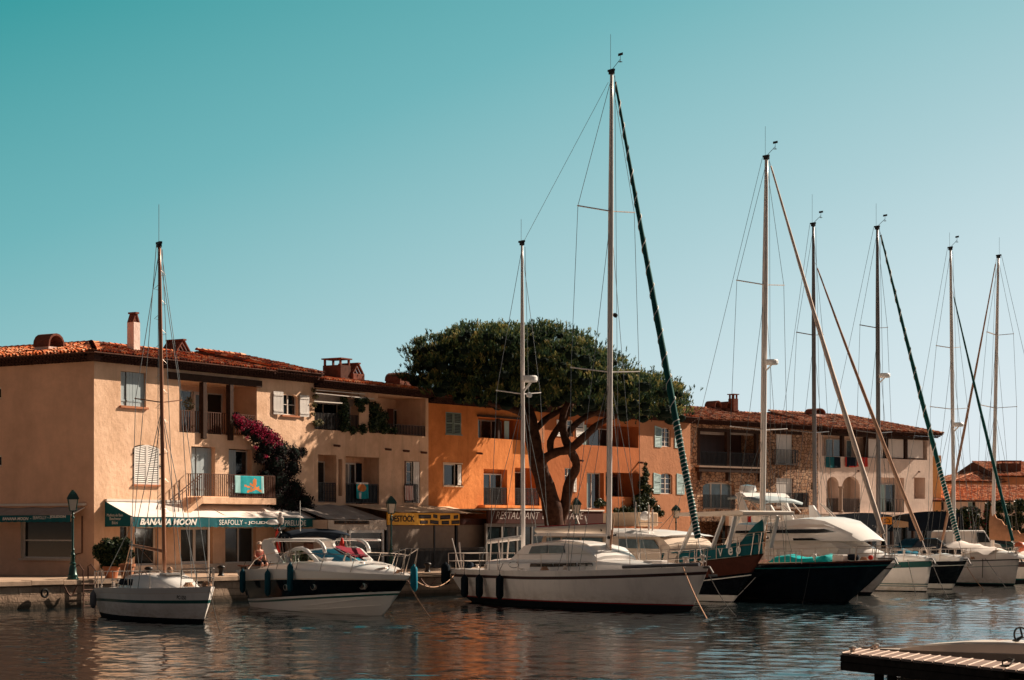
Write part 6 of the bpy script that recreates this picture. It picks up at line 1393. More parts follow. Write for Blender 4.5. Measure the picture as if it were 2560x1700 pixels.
def fender(label, boat, t, drop, L=.7, r=.13, mt='fender', x=None, group='fenders hung along the boats', side=-1, tip=True):
    e = boat.edge(t, -.02 - r * .9, 0, side); top = boat.W(e.x, e.y, e.z); o = thing('fender', label, 'fender', top, 0, group)
    m = MB(); z0 = -drop; m.lathe([(0, z0 - L), (r * .35, z0 - L + .01), (r * .75, z0 - L + .07), (r, z0 - L + .16), (r, z0 - .14), (r * .75, z0 - .06), (r * .3, z0), (.03, z0 + .04)], (0, 0, 0), 14); m.build('cover', M[mt], o, fix=False, smooth=True)
    m = MB(); m.tube([(0, 0, z0 + .03), (0, 0, .02), tuple(Vector(boat.W(e.x, e.y - side * r * 1.1 * 1, e.z + .3)) - Vector(top))], .012, 4); m.build('lanyard', M['rope_dk'], o, fix=False); return o
def rope(label, p0, p1, r=.022, mt='rope', sag=.25, group='mooring lines', n=14):
    p0, p1 = Vector(p0), Vector(p1); m = MB(); m.tube([(p0.lerp(p1, k / n) + Vector((0, 0, -sag * 4 * (k / n) * (1 - k / n)))) - p0 for k in range(n + 1)], r, 5); o = m.build('mooring_rope', M[mt], None, fix=False); o.location = p0; return tag(o, label, 'rope', group)
def waterpt(px, py, z=-.05): D = (EYE - z) * F / (py - HY); return Vector(((px - CX) / F * D, D, z))
SG = 'sailing boats moored along the quay'; MG = 'motor boats moored along the quay'
# ---------------------------------------------------------------- A: small sloop, left
A = Boat('small_sloop', 'small white sloop with brown mast, nearest the left lamp', (-9.97, 66.2), (-14.35, 73.1), 'sailing boat', SG)
A.hull(2.75, 1.26, 1.12, 1.02, [(('a', 0.0), 0), (('a', .16), 0), (('f', .55), 1), (('f', .64), 2), (('d', .20), 1), (('d', .185), 4), (('d', 0), 3)], ['antifoul', 'gel_dull', 'green_stripe', 'alu_w', 'peach'], .65, .1, .72, .88, deck_mat='gel')
m = MB()   # cabin trunk and coachroof
pr = [(1.9, 1.05), (2.3, 1.42), (2.7, 1.56), (4.2, 1.6), (5.1, 1.52), (5.9, 1.30), (6.3, 1.22)]
rows = []
for (x, z) in pr:
    w_ = .92 if x < 4.5 else .92 - (x - 4.5) * .26; zb = A.sheer(x / A.Lg) - .05; rows.append([(x, -w_, zb), (x + .02, -w_ * .96, zb + (z - zb) * .55), (x, -w_ * .82, z - .03), (x, -w_ * .4, z + .03), (x, 0, z + .05), (x, w_ * .4, z + .03), (x, w_ * .82, z - .03), (x + .02, w_ * .96, zb + (z - zb) * .55), (x, w_, zb)])
m.grid(rows); m.poly(rows[0]); m.poly(rows[-1]); cab = m.build('cabin', M['gel'], A.root, fix=False, smooth=True, auto=None)
a0_, zz0 = A.q(282, 1456, .9); a1_, zz1 = A.q(338, 1449, .9); 
for k in (0, 1):
    xa = 2.35 + k * .62; xb = xa + .54; m = MB(); m.add([(xa - .12, -.915, 1.2), (xb, -.915, 1.2), (xb, -.885, 1.42), (xa + .04, -.885, 1.42)], [(0, 1, 2, 3)]); m.box(0, 0, 0, 0, 0, 0); m.v = m.v[:4]; m.f = m.f[:1]; m.m = m.m[:1]; m.r = m.r[:1]; o = m.build('cabin_window', M['navy_cloth'], cab, fix=False); sd_ = o.modifiers.new('t', 'SOLIDIFY'); sd_.thickness = .02; sd_.offset = 0
m = MB(); m.box(4.6, 5.2, -.35, .35, 1.58, 1.65); m.build('fore_hatch', M['shut_w'], cab, bevel=.02)
for x in (2.9, 3.6): m = MB(); m.tube([(x, -.6, 1.58), (x + .1, -.6, 1.66), (x + .4, -.6, 1.66), (x + .5, -.6, 1.58)], .018, 5); m.build('grab_rail', M['iron_rust'], cab, fix=False)
A.rig((411, 1440), (398, 610), .085, 'mast_o', [(1006, .85)], bow=(8.0, 0, 1.3), ant=1.3, wind=False, steps=True, head_f=1.0, hw=1.15, taper=.8)
xm = A.q(411, 1440)[0]; m = MB(); p1 = A.q(326, 1362); m.tube([(xm - .1, 0, A.q(404, 1378)[1]), (p1[0], 0, p1[1])], .06, 8); m.build('boom', M['mast_o'], A.root, fix=False, smooth=True)
m = MB(); m.tube([(p1[0], 0, p1[1]), (p1[0] + .15, 0, 1.5)], .012, 4); m.tube([(p1[0], 0, p1[1]), (p1[0] - 1.2, .1, 1.1)], .012, 4); m.tube([(p1[0] + .6, 0, p1[1]), (xm - .2, 0, 1.65)], .012, 4); m.build('mainsheet', M['rope'], A.root, fix=False)
A.pushpit(.14, .6); A.lifelines(.14, .86, 4, .58, double=False); A.pulpit(.86, .62, .05)
m = MB(); m.lathe([(.0, 0), (.1, .03), (.13, .1), (.1, .17), (0, .2)], (4.75, -.1, 1.72), 12, axis=(0, 1, .2)); m.build('coiled_rope', M['rope'], A.root, fix=False)
text_mesh('PC1050', .66, .13, (A.q(443, 1494, 1.15)[0], -1.16, .86), (1, .07, 0), (0, 0, 1), M['letter_dk'], A.root, bold=.03)
# nudge the registration onto the hull
fender('grey scuffed fender at the stern quarter of the small sloop', A, .07, .12, .62, .12, 'fender_g')
rope('dark line from the bow of the small sloop down into the water', A.W(8.1, 0, 1.2), waterpt(553, 1585), .014, 'rope_dk', .15)
rope('slack line from the stern of the small sloop to the quay wall ring', A.W(.1, .2, 1.0), Vector((-17.2, 80.9, .62)), .02, 'rope_dk', .2)
# ---------------------------------------------------------------- B: motor cruiser
B = Boat('motor_cruiser', 'white motor cruiser with black hull band, navy bimini and red furled flag', (-3.61, 70.9), (-9.75, 82.0), 'motor boat', MG)
B.hull(3.7, 1.52, 1.62, 1.5, [(('a', 0.02), 1), (('g', .12, .52), 1), (('g', .17, .57), 2), (('g', .22, .62), 1), (('g', .70, .88), 3), (('g', .73, .91), 4), (('d', 0), 1)], ['antifoul', 'gel', 'green_stripe', 'black', 'peach'], 2.3, .25, .9, .80, tm=.35, pb=2.6, pw=1.55, deck_mat='gel', flare=1.1, draft=.3)
# chines / spray rails on the bow
for k in (0, 1):
    m = MB(); pts = []
    for i in range(16):
        t = .52 + .44 * i / 15; z = .10 + (.30 + .22 * k) * (i / 15) ** 1.4 + .14 * k; p = B.pt(t, z, -1); pts.append((p[0], p[1] - .02, z))
    m.tube(pts, .012, 5); m.build('spray_rail', M['gel'], B.root, fix=False)
for t in (.36, .52, .74)[0:0]: pass
for px, py, rx in ((714, 1469, .16), (773, 1468, .2), (856, 1467, .25)):
    x_, z_ = B.q(px, py, 1.8); t = x_ / B.Lg; p = B.pt(min(.9, t), z_, -1); m = MB(); R1 = [(p[0] + rx * 1.15 * math.cos(a), p[1] - .03, z_ + .13 * math.sin(a)) for a in [2 * math.pi * i / 20 for i in range(20)]]; R2 = [(p[0] + rx * .88 * math.cos(a), p[1] - .04, z_ + .095 * math.sin(a)) for a in [2 * math.pi * i / 20 for i in range(20)]]; R0 = [(x, y + .08, z) for x, y, z in R1]
    m.grid([R0, R1, R2], close=True); m.v = [(x, y, z) for x, y, z in m.v]; o = m.build('porthole', M['steel'], B.root, fix=False); g = MB(); g.poly([(x, y + .01, z) for x, y, z in R2]); g.build('porthole_glass', M['glass'], o, fix=False)
# superstructure through picture points
def bq(px, py, off): return Vector((B.q(px, py, off)[0], -off, B.q(px, py, off)[1]))
S = [B.q(px, py, o) for px, py, o in ((640, 1434, 1.3), (655, 1421, 1.3), (686, 1409, 1.3), (740, 1405, 1.3), (792, 1405, 1.3), (850, 1412, 1.0), (905, 1420, .7), (950, 1428, .4), (985, 1436, .2), (1008, 1443, .05))]
rows = []
for x, z in S:
    t = min(.985, max(.02, x / B.Lg)); w_ = max(.04, B.hb(t) - .22); zb = B.sheer(t) - .06; z = max(z, zb + .04)
    rows.append([(x, -w_ - .06, zb), (x, -w_ + .02, zb + (z - zb) * .55), (x, -w_ * .86, z - .01), (x, -w_ * .45, z + .07), (x, 0, z + .1), (x, w_ * .45, z + .07), (x, w_ * .86, z - .01), (x, w_ - .02, zb + (z - zb) * .55), (x, w_ + .06, zb)])
m = MB(); m.grid(rows); m.poly(rows[0]); m.poly(rows[-1]); cb = m.build('coachroof', M['gel'], B.root, fix=False, smooth=True)
AP = [(690, 1410), (700, 1396), (718, 1382), (738, 1373), (755, 1371), (768, 1377), (780, 1390), (792, 1402), (799, 1411)]
near = [bq(x, y, 1.12) for x, y in AP]; far = [Vector((p.x, -p.y, p.z)) for p in near]; zf = near[0].z
for pts in (near, far):
    m = MB(); m.tube(pts, [.06, .06, .065, .075, .08, .085, .085, .08, .075], 8); fo = m.build('window_arch', M['gel'], B.root, fix=False, smooth=True)
    g = MB(); g.grid([pts, [Vector((p.x, p.y, zf - .05)) for p in pts]]); g.build('side_glass', M['tealglass'], fo, fix=False)
    m = MB(); p = pts[3]; m.bar(p, Vector((p.x + .05, p.y, zf)), .04); m.build('window_mullion', M['gel'], fo, fix=False)
tn, tf, bn, bf = near[5], far[5], near[8], far[8]; tc_ = bq(838, 1370, 0); bc_ = bq(905, 1408, 0)
def arc3(a, c, b, n=8): return [a * (1 - t) ** 2 + (c * 2 - (a + b) * .5) * 2 * t * (1 - t) + b * t * t for t in [i / n for i in range(n + 1)]]
F0 = arc3(tn, tc_, tf); F1_ = arc3(bn, bc_, bf)
m = MB(); m.tube(F0, .03, 6); m.tube([F0[4], F1_[4]], .025, 6); m.tube(F1_, .035, 6); wf = m.build('windshield_frame', M['gel'], B.root, fix=False); g = MB(); g.grid([F0, F1_]); g.build('windshield', M['tealglass'], wf, fix=False)
m = MB(); m.grid([[F0[4 + k].lerp(F1_[4 + k], u) + Vector((.02, -.03, .05 + .03 * math.sin(k * 2 + u * 4))) for k in range(5)] for u in (-.03, .2, .4, .6)]); m.build('windshield_cover', M['maroon'], B.root, fix=False, smooth=True)
m = MB(); m.box(near[1].x + .3, near[7].x - .3, -1.0, 1.0, zf - .25, zf + .02); m.box(near[7].x - .4, near[7].x + .5, -.95, .95, zf - .1, zf + .3); m.build('helm_console', M['gel'], B.root, bevel=.05)
# radar arch
za1 = B.q(668, 1349, 1.3)[1]
LG = [(676, 1408), (660, 1372), (657, 1357), (664, 1348), (684, 1345), (790, 1348), (792, 1353), (686, 1353), (681, 1358), (696, 1392), (706, 1406)]
for sg in (-1, 1):
    P0 = [B.q(px, py, 1.3) for px, py in LG]; m = MB(); m.prism(P0, sg * 1.38, sg * 1.22, 0); m.build('radar_arch', M['gel'], B.root, bevel=.04)
    q_ = [B.q(px, py, 1.3) for px, py in ((784, 1350), (798, 1353), (808, 1360), (814, 1370), (817, 1380))]; m = MB(); m.tube([Vector((x, (-1.3 if sg < 0 else .5) - .02 * i, z)) for i, (x, z) in enumerate(q_)], [.05, .06, .07, .075, .08], 8); m.build('arch_brace', M['gel'], B.root, fix=False, smooth=True)
xa_ = B.q(668, 1349, 1.3)[0]; m = MB(); m.box(xa_ - .1, xa_ + .75, -1.22, 1.22, za1 - .08, za1 + .06); arch = m.build('radar_arch', M['gel'], B.root, bevel=.05)
tp = bq(700, 1345, -.2)
m = MB(); m.tube([bq(706, 1347, 0), bq(697, 1318, 0), bq(701, 1308, 0)], .05, 8); m.tube([bq(690, 1347, .3), bq(704, 1322, .3)], .035, 8); m.bar(bq(684, 1320, .4), bq(712, 1320, -.2), .05); m.build('mast_bracket', M['iron'], arch, fix=False)
m = MB(); m.lathe([(0, 0), (.22, .02), (.25, .1), (.2, .2), (0, .24)], bq(683, 1312, .2), 16); m.build('radar_dome', M['gel'], arch, smooth=True)
m = MB(); m.lathe([(.1, 0), (.14, .08), (.14, .28), (.08, .34), (.07, .5), (0, .52)], bq(701, 1312, -.1), 14); m.build('lantern', M['steel'], arch, smooth=False)
m = MB(); m.tube([bq(751, 1328, 1.0), bq(750, 1252, 1.0)], .014, 5); m.build('antenna', M['letter'], arch, fix=False)
m = MB(); m.tube([bq(695, 1385, 0), bq(693, 1320, 0)], .015, 5); m.grid([[bq(690 + 5 * k + 2 * math.sin(j), 1382 - 9 * j, .04 * math.sin(j + k)) for j in range(7)] for k in range(3)]); m.build('folded_flag', M['red'], B.root, fix=False)
# bimini
bx0 = B.q(690, 1345, 1.3)[0]; bx1 = B.q(864, 1338, -1.1)[0]; m = MB(); rows = []
for i in range(15):
    t = i / 14; x = bx0 + (bx1 - bx0) * t; z = B.q(770, 1349 - 24 * math.sin(math.pi * min(1, t * .70 + .08)) - (2 * t), .3)[1]
    rows.append([(x, y, z - .20 * (abs(y) / 1.45) ** 2.4 + .02 * math.sin(i * 2 + y * 3)) for y in (-1.3, -1.15, -.9, -.5, 0, .5, .9, 1.15, 1.3)])
m.grid(rows); bi = m.build('bimini', M['navy_cloth'], B.root, fix=False, smooth=True); sd_ = bi.modifiers.new('t', 'SOLIDIFY'); sd_.thickness = .03
m = MB()
for sg in (-1, 1):
    for xa, xb in ((.16, .38), (.16, .0), (.85, .99), (.85, .62)): m.tube([(bx0 + (bx1 - bx0) * xa + .5, sg * 1.25, zf + .1), (bx0 + (bx1 - bx0) * xb, sg * 1.27, za1 + .1)], .02, 5); m.build('bimini_frame', M['steel'], B.root, fix=False)
m = MB(); m.lathe([(.0, 0), (.16, .03), (.09, .3), (.05, .5), (0, .55)], (bx1 + .1, .9, zf + .5), 10); m.build('furled_parasol', M['red'], B.root, fix=False, smooth=True)
# foredeck rail
for sg in (-1, 1):
    m = MB(); pts = [B.edge(.10, .12, .02, sg), B.edge(.16, .12, .35, sg), B.edge(.24, .12, .55, sg)] + [B.edge(t, .12, .62 + .08 * (t - .3), sg) for t in (.34, .48, .62, .76, .9, .97)]; m.tube(pts, .017, 6)
    for t in (.24, .38, .52, .66, .8): p = B.edge(t, .12, 0, sg); m.tube([p - Vector((.35, 0, 0)), p + Vector((.1, 0, .62))], .014, 5)
    m.build('deck_rail', M['steel'], B.root, fix=False)
bt = B.edge(1, 0); m = MB(); z_ = B.sheer(1)
m.tube([B.edge(.9, .12, .66, -1), (B.Lg + .15, -.25, z_ + .95), (B.Lg + .15, .25, z_ + .95), B.edge(.9, .12, .66, 1)], .02, 6)
for sg in (-1, 1):
    for x0_, x1_ in ((B.Lg - .9, B.Lg - .35), (B.Lg - .3, B.Lg + .15), (B.Lg - .1, B.Lg + .12)): m.tube([(x0_, sg * .22, z_ + .02), (x1_, sg * .24, z_ + .93)], .018, 6)
m.build('pulpit', M['steel'], B.root, fix=False)
m = MB(); x_, zz = B.q(945, 1404, .3); m.tube([(x_ + .36 * math.cos(a), -.2 + .3 * math.sin(a), zz - .35 + .12 * math.cos(a)) for a in [2 * math.pi * i / 20 for i in range(21)]], .035, 6); m.build('life_ring_holder', M['steel'], B.root, fix=False)
x_, zz = B.q(872, 1403, .8); m = MB(); m.tube([(x_ + .32 * math.cos(a), -.85, zz + .28 * math.sin(a)) for a in [math.pi * i / 12 for i in range(13)]], .035, 6); m.build('windshield_guard', M['steel'], B.root, fix=False)
m = MB(); m.box(bx1 - 1.2, bx1 - .9, -.2, .15, zf + .2, zf + .85); m.build('helm_seat', M['wood_brown'], B.root, bevel=.06)
for i, (t, d, L_, lb) in enumerate(((.10, .0, .95, 'teal fender nearest the stern of the motor cruiser'), (.33, .05, 1.0, 'teal fender second from the stern of the motor cruiser'), (.50, -.25, 1.1, 'long teal fender amidships on the motor cruiser, left of the last porthole'))): fender(lb, B, t, d, L_, .12, 'fender_t')
o = fender('bright teal fender hung off the bow rail of the motor cruiser', B, .99, -.35, .95, .13, 'teal_bright' if 'teal_bright' in M else 'fender_t', side=1)
rope('pale line slanting from the motor cruiser bow down to the water', B.W(B.Lg - .1, 0, 1.2), waterpt(1080, 1550), .02, 'rope', .05)
rope('pale line from the motor cruiser bow rail across to the ketch stern', B.W(B.Lg - .1, .1, 1.45), Vector((-2.4, 87.2, 1.3)), .018, 'rope', .5)
# ---------------------------------------------------------------- C: ketch
C = Boat('ketch', 'big white ketch with tall white mainmast and green sail furled with white spirals', (7.41, 75.3), (-1.9, 88.0), 'sailing boat', SG)
C.hull(4.1, 1.78, 1.45, 1.42, [(('a', 0.24), 0), (('a', .29), 1), (('a', .32), 2), (('d', .34), 2), (('d', .22), 3), (('d', 0), 2)], ['antifoul', 'redstripe', 'gel_dull', 'brownrail'], 1.05, 1.25, .55, .86, deck_mat='gel', tm=.45)
def trunk(b, pts, off, wfun, name, mt, parent, nsec=4, round_=.12, base=None):
    """deckhouse whose roofline passes through picture points; vertical-ish sides"""
    P_ = [b.q(px, py, off) for px, py in pts]; rows = []
    for x, z in P_:
        w_ = wfun(x); zb = (b.sheer(max(0, min(1, x / b.Lg))) - .04) if base is None else base; z = max(z, zb + .03); h = z - zb
        rows.append([(x, -w_, zb), (x, -w_ * .97, zb + h * .6), (x, -w_ * .88, z - round_ * .4), (x, -w_ * .55, z + round_ * .25), (x, 0, z + round_ * .5), (x, w_ * .55, z + round_ * .25), (x, w_ * .88, z - round_ * .4), (x, w_ * .97, zb + h * .6), (x, w_, zb)])
    m = MB(); m.grid(rows); m.poly(rows[0]); m.poly(rows[-1]); o = m.build(name, M[mt], parent, fix=False, smooth=True)
    b_ = _bm.new(); b_.from_mesh(o.data)
    for e in b_.edges:
        if len(e.link_faces) == 2 and e.calc_face_angle(0) > .45: e.smooth = False
    b_.to_mesh(o.data); b_.free(); return o
def side_panes(b, quads, off, mt, parent, name='window_pane', y=None, frame=None):
    for qd in quads:
        pts = [b.q(px, py, off) for px, py in qd]; yy = -(off + .004) if y is None else y; m = MB(); m.prism([(x, z) for x, z in pts], yy - .012, yy + .03); m.build(name, M[mt], parent)
tr1 = trunk(C, [(1222, 1400), (1276, 1396), (1400, 1398), (1490, 1400), (1560, 1408), (1640, 1413), (1680, 1416)], 1.1, lambda x: 1.35 if x < 9.5 else max(.5, 1.35 - (x - 9.5) * .22), 'coachroof', 'gel', C.root)
ph = trunk(C, [(1277, 1394), (1309, 1362), (1365, 1353), (1406, 1355), (1440, 1360), (1467, 1367), (1492, 1392)], 1.0, lambda x: 1.12, 'pilothouse', 'gel', C.root)
side_panes(C, [[(1322, 1384), (1330, 1366), (1368, 1363), (1368, 1383)], [(1372, 1383), (1372, 1363), (1408, 1364), (1412, 1382)]], 1.1, 'glass_b', ph)
side_panes(C, [[(1418, 1384), (1414, 1366), (1446, 1368), (1462, 1376), (1480, 1388)]], 1.09, 'letter', ph, 'window_cover')
side_panes(C, [[(1325, 1417), (1327, 1408), (1380, 1408), (1382, 1417)], [(1384, 1417), (1384, 1408), (1440, 1407), (1440, 1416)], [(1445, 1416), (1445, 1407), (1480, 1407), (1482, 1415)]], 1.36, 'glass', tr1)
m = MB(); c0 = C.q(1285, 1412, 1.36); m.tube([(c0[0] + .35 * math.cos(a), -1.375, c0[1] + .12 * math.sin(a)) for a in [2 * math.pi * i / 20 for i in range(21)]], .010, 4); m.build('oval_emblem', M['iron'], tr1, fix=False)
m = MB(); 
for px in (1560, 1620): x_, z_ = C.q(px, 1405, .3); m.box(x_ - .3, x_ + .3, -.3, .3, z_ - .12, z_ + .06)
m.build('deck_hatch', M['shut_w'], C.root, bevel=.03)
mast, at, zb, zt = C.rig((1522, 1400), (1529, 178), .13, 'alu_w', [(528, 1.45), (930, 1.75)], furl=True, fmat='green_cloth', frad=.125, bow=(C.Lg - .35, 0, 1.85), ant=1.4, light=787, spiral=20, rings=26, backstay=False, hw=1.85)
mz = C.rig((1308, 1378), (1305, 606), .10, 'alu_w', [(985, 1.15)], ant=.9, wind=False, bow=None, backstay=False, hw=1.6)
m = MB(); m.tube([at(zt - .4) + Vector((-.2, 0, 0)), Vector((C.q(1305, 606)[0] + .1, 0, C.q(1305, 606)[1]))], .011, 4); m.build('triatic_stay', M['wire'], mast, fix=False)
x_, z_ = C.q(1314, 958); m = MB(); m.lathe([(0, 0), (.29, .03), (.33, .1), (.33, .24), (.28, .3), (0, .31)], (x_ + .3, 0, z_), 20); m.bar((x_ - .1, 0, z_ - .3), (x_ + .35, 0, z_), .08); m.build('radar_dome', M['gel'], mz[0]); m = MB(); m.lathe([(.06, 0), (.11, .03), (.1, .2), (0, .22)], (x_ + .25, -.05, z_ - .5), 10, axis=(1, -.2, -.2)); m.build('searchlight', M['gel'], mz[0])
p0 = C.q(1303, 1344); p1 = C.q(1222, 1354); m = MB(); m.tube([(p0[0], 0, p0[1]), (p1[0], 0, p1[1])], .10, 10); m.build('mizzen_boom', M['alu_w'], C.root, fix=False, smooth=True)
p0 = C.q(1520, 1312); p1 = C.q(1342, 1322); m = MB(); m.tube([(p0[0], 0, p0[1] - .15), (p1[0], 0, p1[1] - .05)], [.20, .12], 12); bo = m.build('main_boom', M['peach'], C.root, fix=False, smooth=True); m = MB(); m.tube([(p0[0], 0, p0[1] + .05), (p1[0], 0, p1[1] + .08)], .035, 6); m.build('furled_edge', M['redstripe'], bo, fix=False)
m = MB(); 
for px0_, py0_, px1_, py1_, r_ in ((1225, 1400, 1228, 1355, .035), (1250, 1396, 1246, 1350, .04), (1268, 1395, 1272, 1345, .035), (1152, 1432, 1130, 1346, .03), (1155, 1430, 1148, 1356, .04)):
    a_, z1_ = C.q(px0_, py0_, .3); b__, z2_ = C.q(px1_, py1_, .3); m.tube([(a_, -.3, z1_), (b__, -.3, z2_)], r_, 6)
m.build('stern_davit', M['steel'], C.root, fix=False)
m = MB()
for px0_, px1_, yy in ((1205, 1233, 1200), (1217, 1250, 1210)): pass
C.pushpit(.10, .68); C.lifelines(.10, .9, 8, .68); C.pulpit(.9, .68, .1)
m = MB(); a_, z1_ = C.q(1560, 1414, 1.5); b__, z2_ = C.q(1645, 1409, 1.3); m.tube([(a_, -1.55, C.sheer(.7) + .15), (b__ + 2.0, -1.0, C.sheer(.85) + .2)], .07, 8); m.build('spinnaker_pole', M['alu_g'], C.root, fix=False)
x_ = C.Lg; m = MB(); m.lathe([(.1, 0), (.14, .1), (.1, .3), (.15, .32), (.15, .38), (0, .4)], (x_ - 1.3, 0, C.sheer(.93)), 12); m.build('windlass', M['steel'], C.root); m = MB(); m.tube([(x_ - .9, -.06, 1.72), (x_ + .12, -.06, 1.72), (x_ + .3, -.06, 1.5)], .05, 6); m.bar((x_ + .28, -.25, 1.42), (x_ + .28, .15, 1.42), .08); m.build('bow_anchor', M['galv'], C.root)
for t, L_, d, lb, r_ in ((.012, .95, -.25, 'dark round-topped fender on the very stern of the ketch', .2), (.135, .95, .25, 'black fender second from the ketch stern', .16), (.225, .95, .22, 'black fender third from the ketch stern', .16), (.335, 1.0, .2, 'black pointed fender fourth from the ketch stern', .16)): fender(lb, C, t, d, L_, r_, 'fender')
x0_ = C.Lg * .955; e = C.edge(.93, 0, 0, -1); rope('dark mooring line hanging straight down over the ketch bow', C.W(e.x - .9, e.y - .05, e.z), C.W(e.x - 1.5, e.y * 1.1, .2), .025, 'rope_dk', 0)
rope('orange-brown mooring line from the ketch bow into the water', C.W(e.x + .3, e.y - .03, e.z), waterpt(1770, 1552), .025, 'rope', .1)
rope('dark chain line from the ketch stemhead to the right', C.W(C.Lg, 0, 1.45), waterpt(1842, 1543), .018, 'rope_dk', .15)
rope('thin stern line from the ketch to the quay', C.W(.1, .3, 1.3), Vector((-4.4, 93.4, 1.1)), .02, 'rope_dk', .15)
# ---------------------------------------------------------------- D: wooden motor yacht with dark hull
D = Boat('wooden_motor_yacht', 'dark hulled motor yacht with red-brown varnished bulwark and cream deckhouse, behind the ketch', (10.67, 84.8), (.9, 97.8), 'motor boat', MG)
D.hull(4.0, 2.12, 1.35, 1.5, [(('a', .03), 0), (('a', .30), 1), (('d', .95), 2), (('d', .90), 1), (('d', .80), 2), (('d', .06), 3), (('d', 0), 4)], ['antifoul', 'letter', 'black', 'wood_red', 'wood_dark'], 1.9, .6, .8, .84, deck_mat='teak', tm=.4)
dh = trunk(D, [(1352, 1345), (1362, 1328), (1450, 1326), (1560, 1330), (1640, 1337), (1655, 1346), (1690, 1384)], 1.4, lambda x: 1.5, 'deckhouse', 'peach', D.root, round_=.14)
rf_ = trunk(D, [(1342, 1334), (1350, 1324), (1450, 1322), (1560, 1325), (1640, 1334), (1652, 1342)], 1.5, lambda x: 1.68, 'deckhouse_roof', 'gel', D.root, base=D.q(1500, 1341, 1.6)[1])
side_panes(D, [[(1365, 1368), (1367, 1344), (1400, 1344), (1400, 1368)], [(1406, 1368), (1406, 1344), (1448, 1344), (1448, 1368)], [(1455, 1368), (1455, 1344), (1505, 1345), (1505, 1368)], [(1548, 1370), (1548, 1347), (1592, 1348), (1594, 1371)], [(1600, 1371), (1598, 1348), (1634, 1350), (1648, 1372)]], 1.5, 'glass_b', dh)
cm = trunk(D, [(1500, 1384), (1700, 1378), (1760, 1384), (1792, 1402)], 1.2, lambda x: 1.35 if x < 11 else 1.35 - (x - 11) * .2, 'forward_coaming', 'peach', D.root)
m = MB(); xs_ = [D.q(p, 1320, 1.6) for p in (1700, 1790, 1838)]
for i, (pt_, pb_) in enumerate((((1744, 1290), (1703, 1384)), ((1812, 1290), (1783, 1370)), ((1840, 1290), (1822, 1370)))):
    a_, z1_ = D.q(*pb_, off=1.2); b__, z2_ = D.q(*pt_, off=1.2); 
    for yy in (-1.25, 1.25): m = MB(); m.bar((a_, yy, z1_), (b__, yy, z2_), .18, .08); m.build('hardtop_post', M['gel'], D.root, fix=False)
a_, z1_ = D.q(1693, 1287, 1.4); b__, _ = D.q(1862, 1283, 1.4); m = MB(); m.prism([(a_, z1_), (a_ + .2, z1_ + .09), (b__ - .3, z1_ + .16), (b__, z1_ + .12), (b__, z1_ - .02), (a_, z1_ - .06)], -1.5, 1.5); m.build('hardtop', M['peach'], D.root, bevel=.02)
# teal weather cloth along the bow rail with letters
top_ = [(.70, .62), (.80, .66), (.90, .74), (.985, .85)]
for sg in (-1, 1):
    m = MB(); m.grid([[D.edge(t, .10, .02, sg) for t, h in top_], [D.edge(t, .10, h * .8, sg) + Vector((.05, 0, 0)) for t, h in top_]]); m.build('weather_cloth', M['teal_cloth'], D.root, fix=False)
D.lifelines(.70, .985, 5, .85, r=.02)
D.pulpit(.93, .95, .15, r=.025, lean=.2)
for ch, px in (('V', 1790), ('e', 1808), ('0', 1822)):
    x_, z_ = D.q(px - 4, 1385, 1.0); t = x_ / D.Lg; e0 = D.edge(t, .06, .0); e1 = D.edge(t + .03, .06, .0); text_mesh(ch, .22, .34, (x_, e0.y - .03, e0.z + .10), e1 - e0, (0, 0, 1), M['letter'], D.root, bold=.02)
hd = D.q(1907, 1300, 0); ft = D.q(1905, 1395, 0); x1_, z1_ = D.q(1830, 1372, 0)
m = MB(); R = []
for i in range(7): t = i / 6; R.append([(hd[0] + (x1_ - hd[0]) * (t ** .8) * k / 4 + .02, .04 * math.sin(i + k), (hd[1] - .05) - (hd[1] - ft[1] - .2) * t - .12 * math.sin(k)) for k in range(5)])
m.grid(R); m.build('lowered_jib', M['teal_cloth'], D.root, fix=False, smooth=True)
m = MB(); 
for px0_, py0_, px1_, py1_ in ((1590, 1255, 1588, 1325), (1440, 1290, 1452, 1322), (1462, 1290, 1470, 1322)): a_, z1_ = D.q(px0_, py0_, .5); b__, z2_ = D.q(px1_, py1_, .5); m.tube([(a_, -.5, z1_), (b__, -.5, z2_)], .03, 6)
m.build('roof_davit', M['steel'], dh, fix=False)
ma_ = MB(); a_, z1_ = D.q(1622, 1362, .6); _, z2_ = D.q(1622, 1262, .6); ma_.tube([(a_, -.6, z1_), (a_, -.6, z2_)], .04, 8); ma_.tube([(a_ + .25, -.6, z1_), (a_ + .25, -.6, z2_ - .2)], .04, 8); ma_.bar((a_ - .7, -.6, z2_ - .8), (a_ + .9, -.6, z2_ - .8), .04); pl_ = ma_.build('antenna_mast', M['steel'], dh, fix=False)
m = MB(); m.lathe([(0, 0), (.2, .04), (.24, .2), (.16, .38), (0, .42)], (a_ - .25, -.6, z2_ - .7), 14); m.build('radome', M['gel'], pl_, smooth=True)
m = MB(); q0 = D.q(1507, 1282, -.8); q1 = D.q(1597, 1316, -.8); m.box(q0[0], q1[0], .8, 2.0, q1[1] + .0, q0[1]); m.build('upper_locker', M['cream_cloth'], D.root, bevel=.06)
rope('thin dark chain line from the motor yacht stemhead', D.W(D.Lg - .5, 0, 1.1), waterpt(1790, 1540), .007, 'rope_dk', .05)
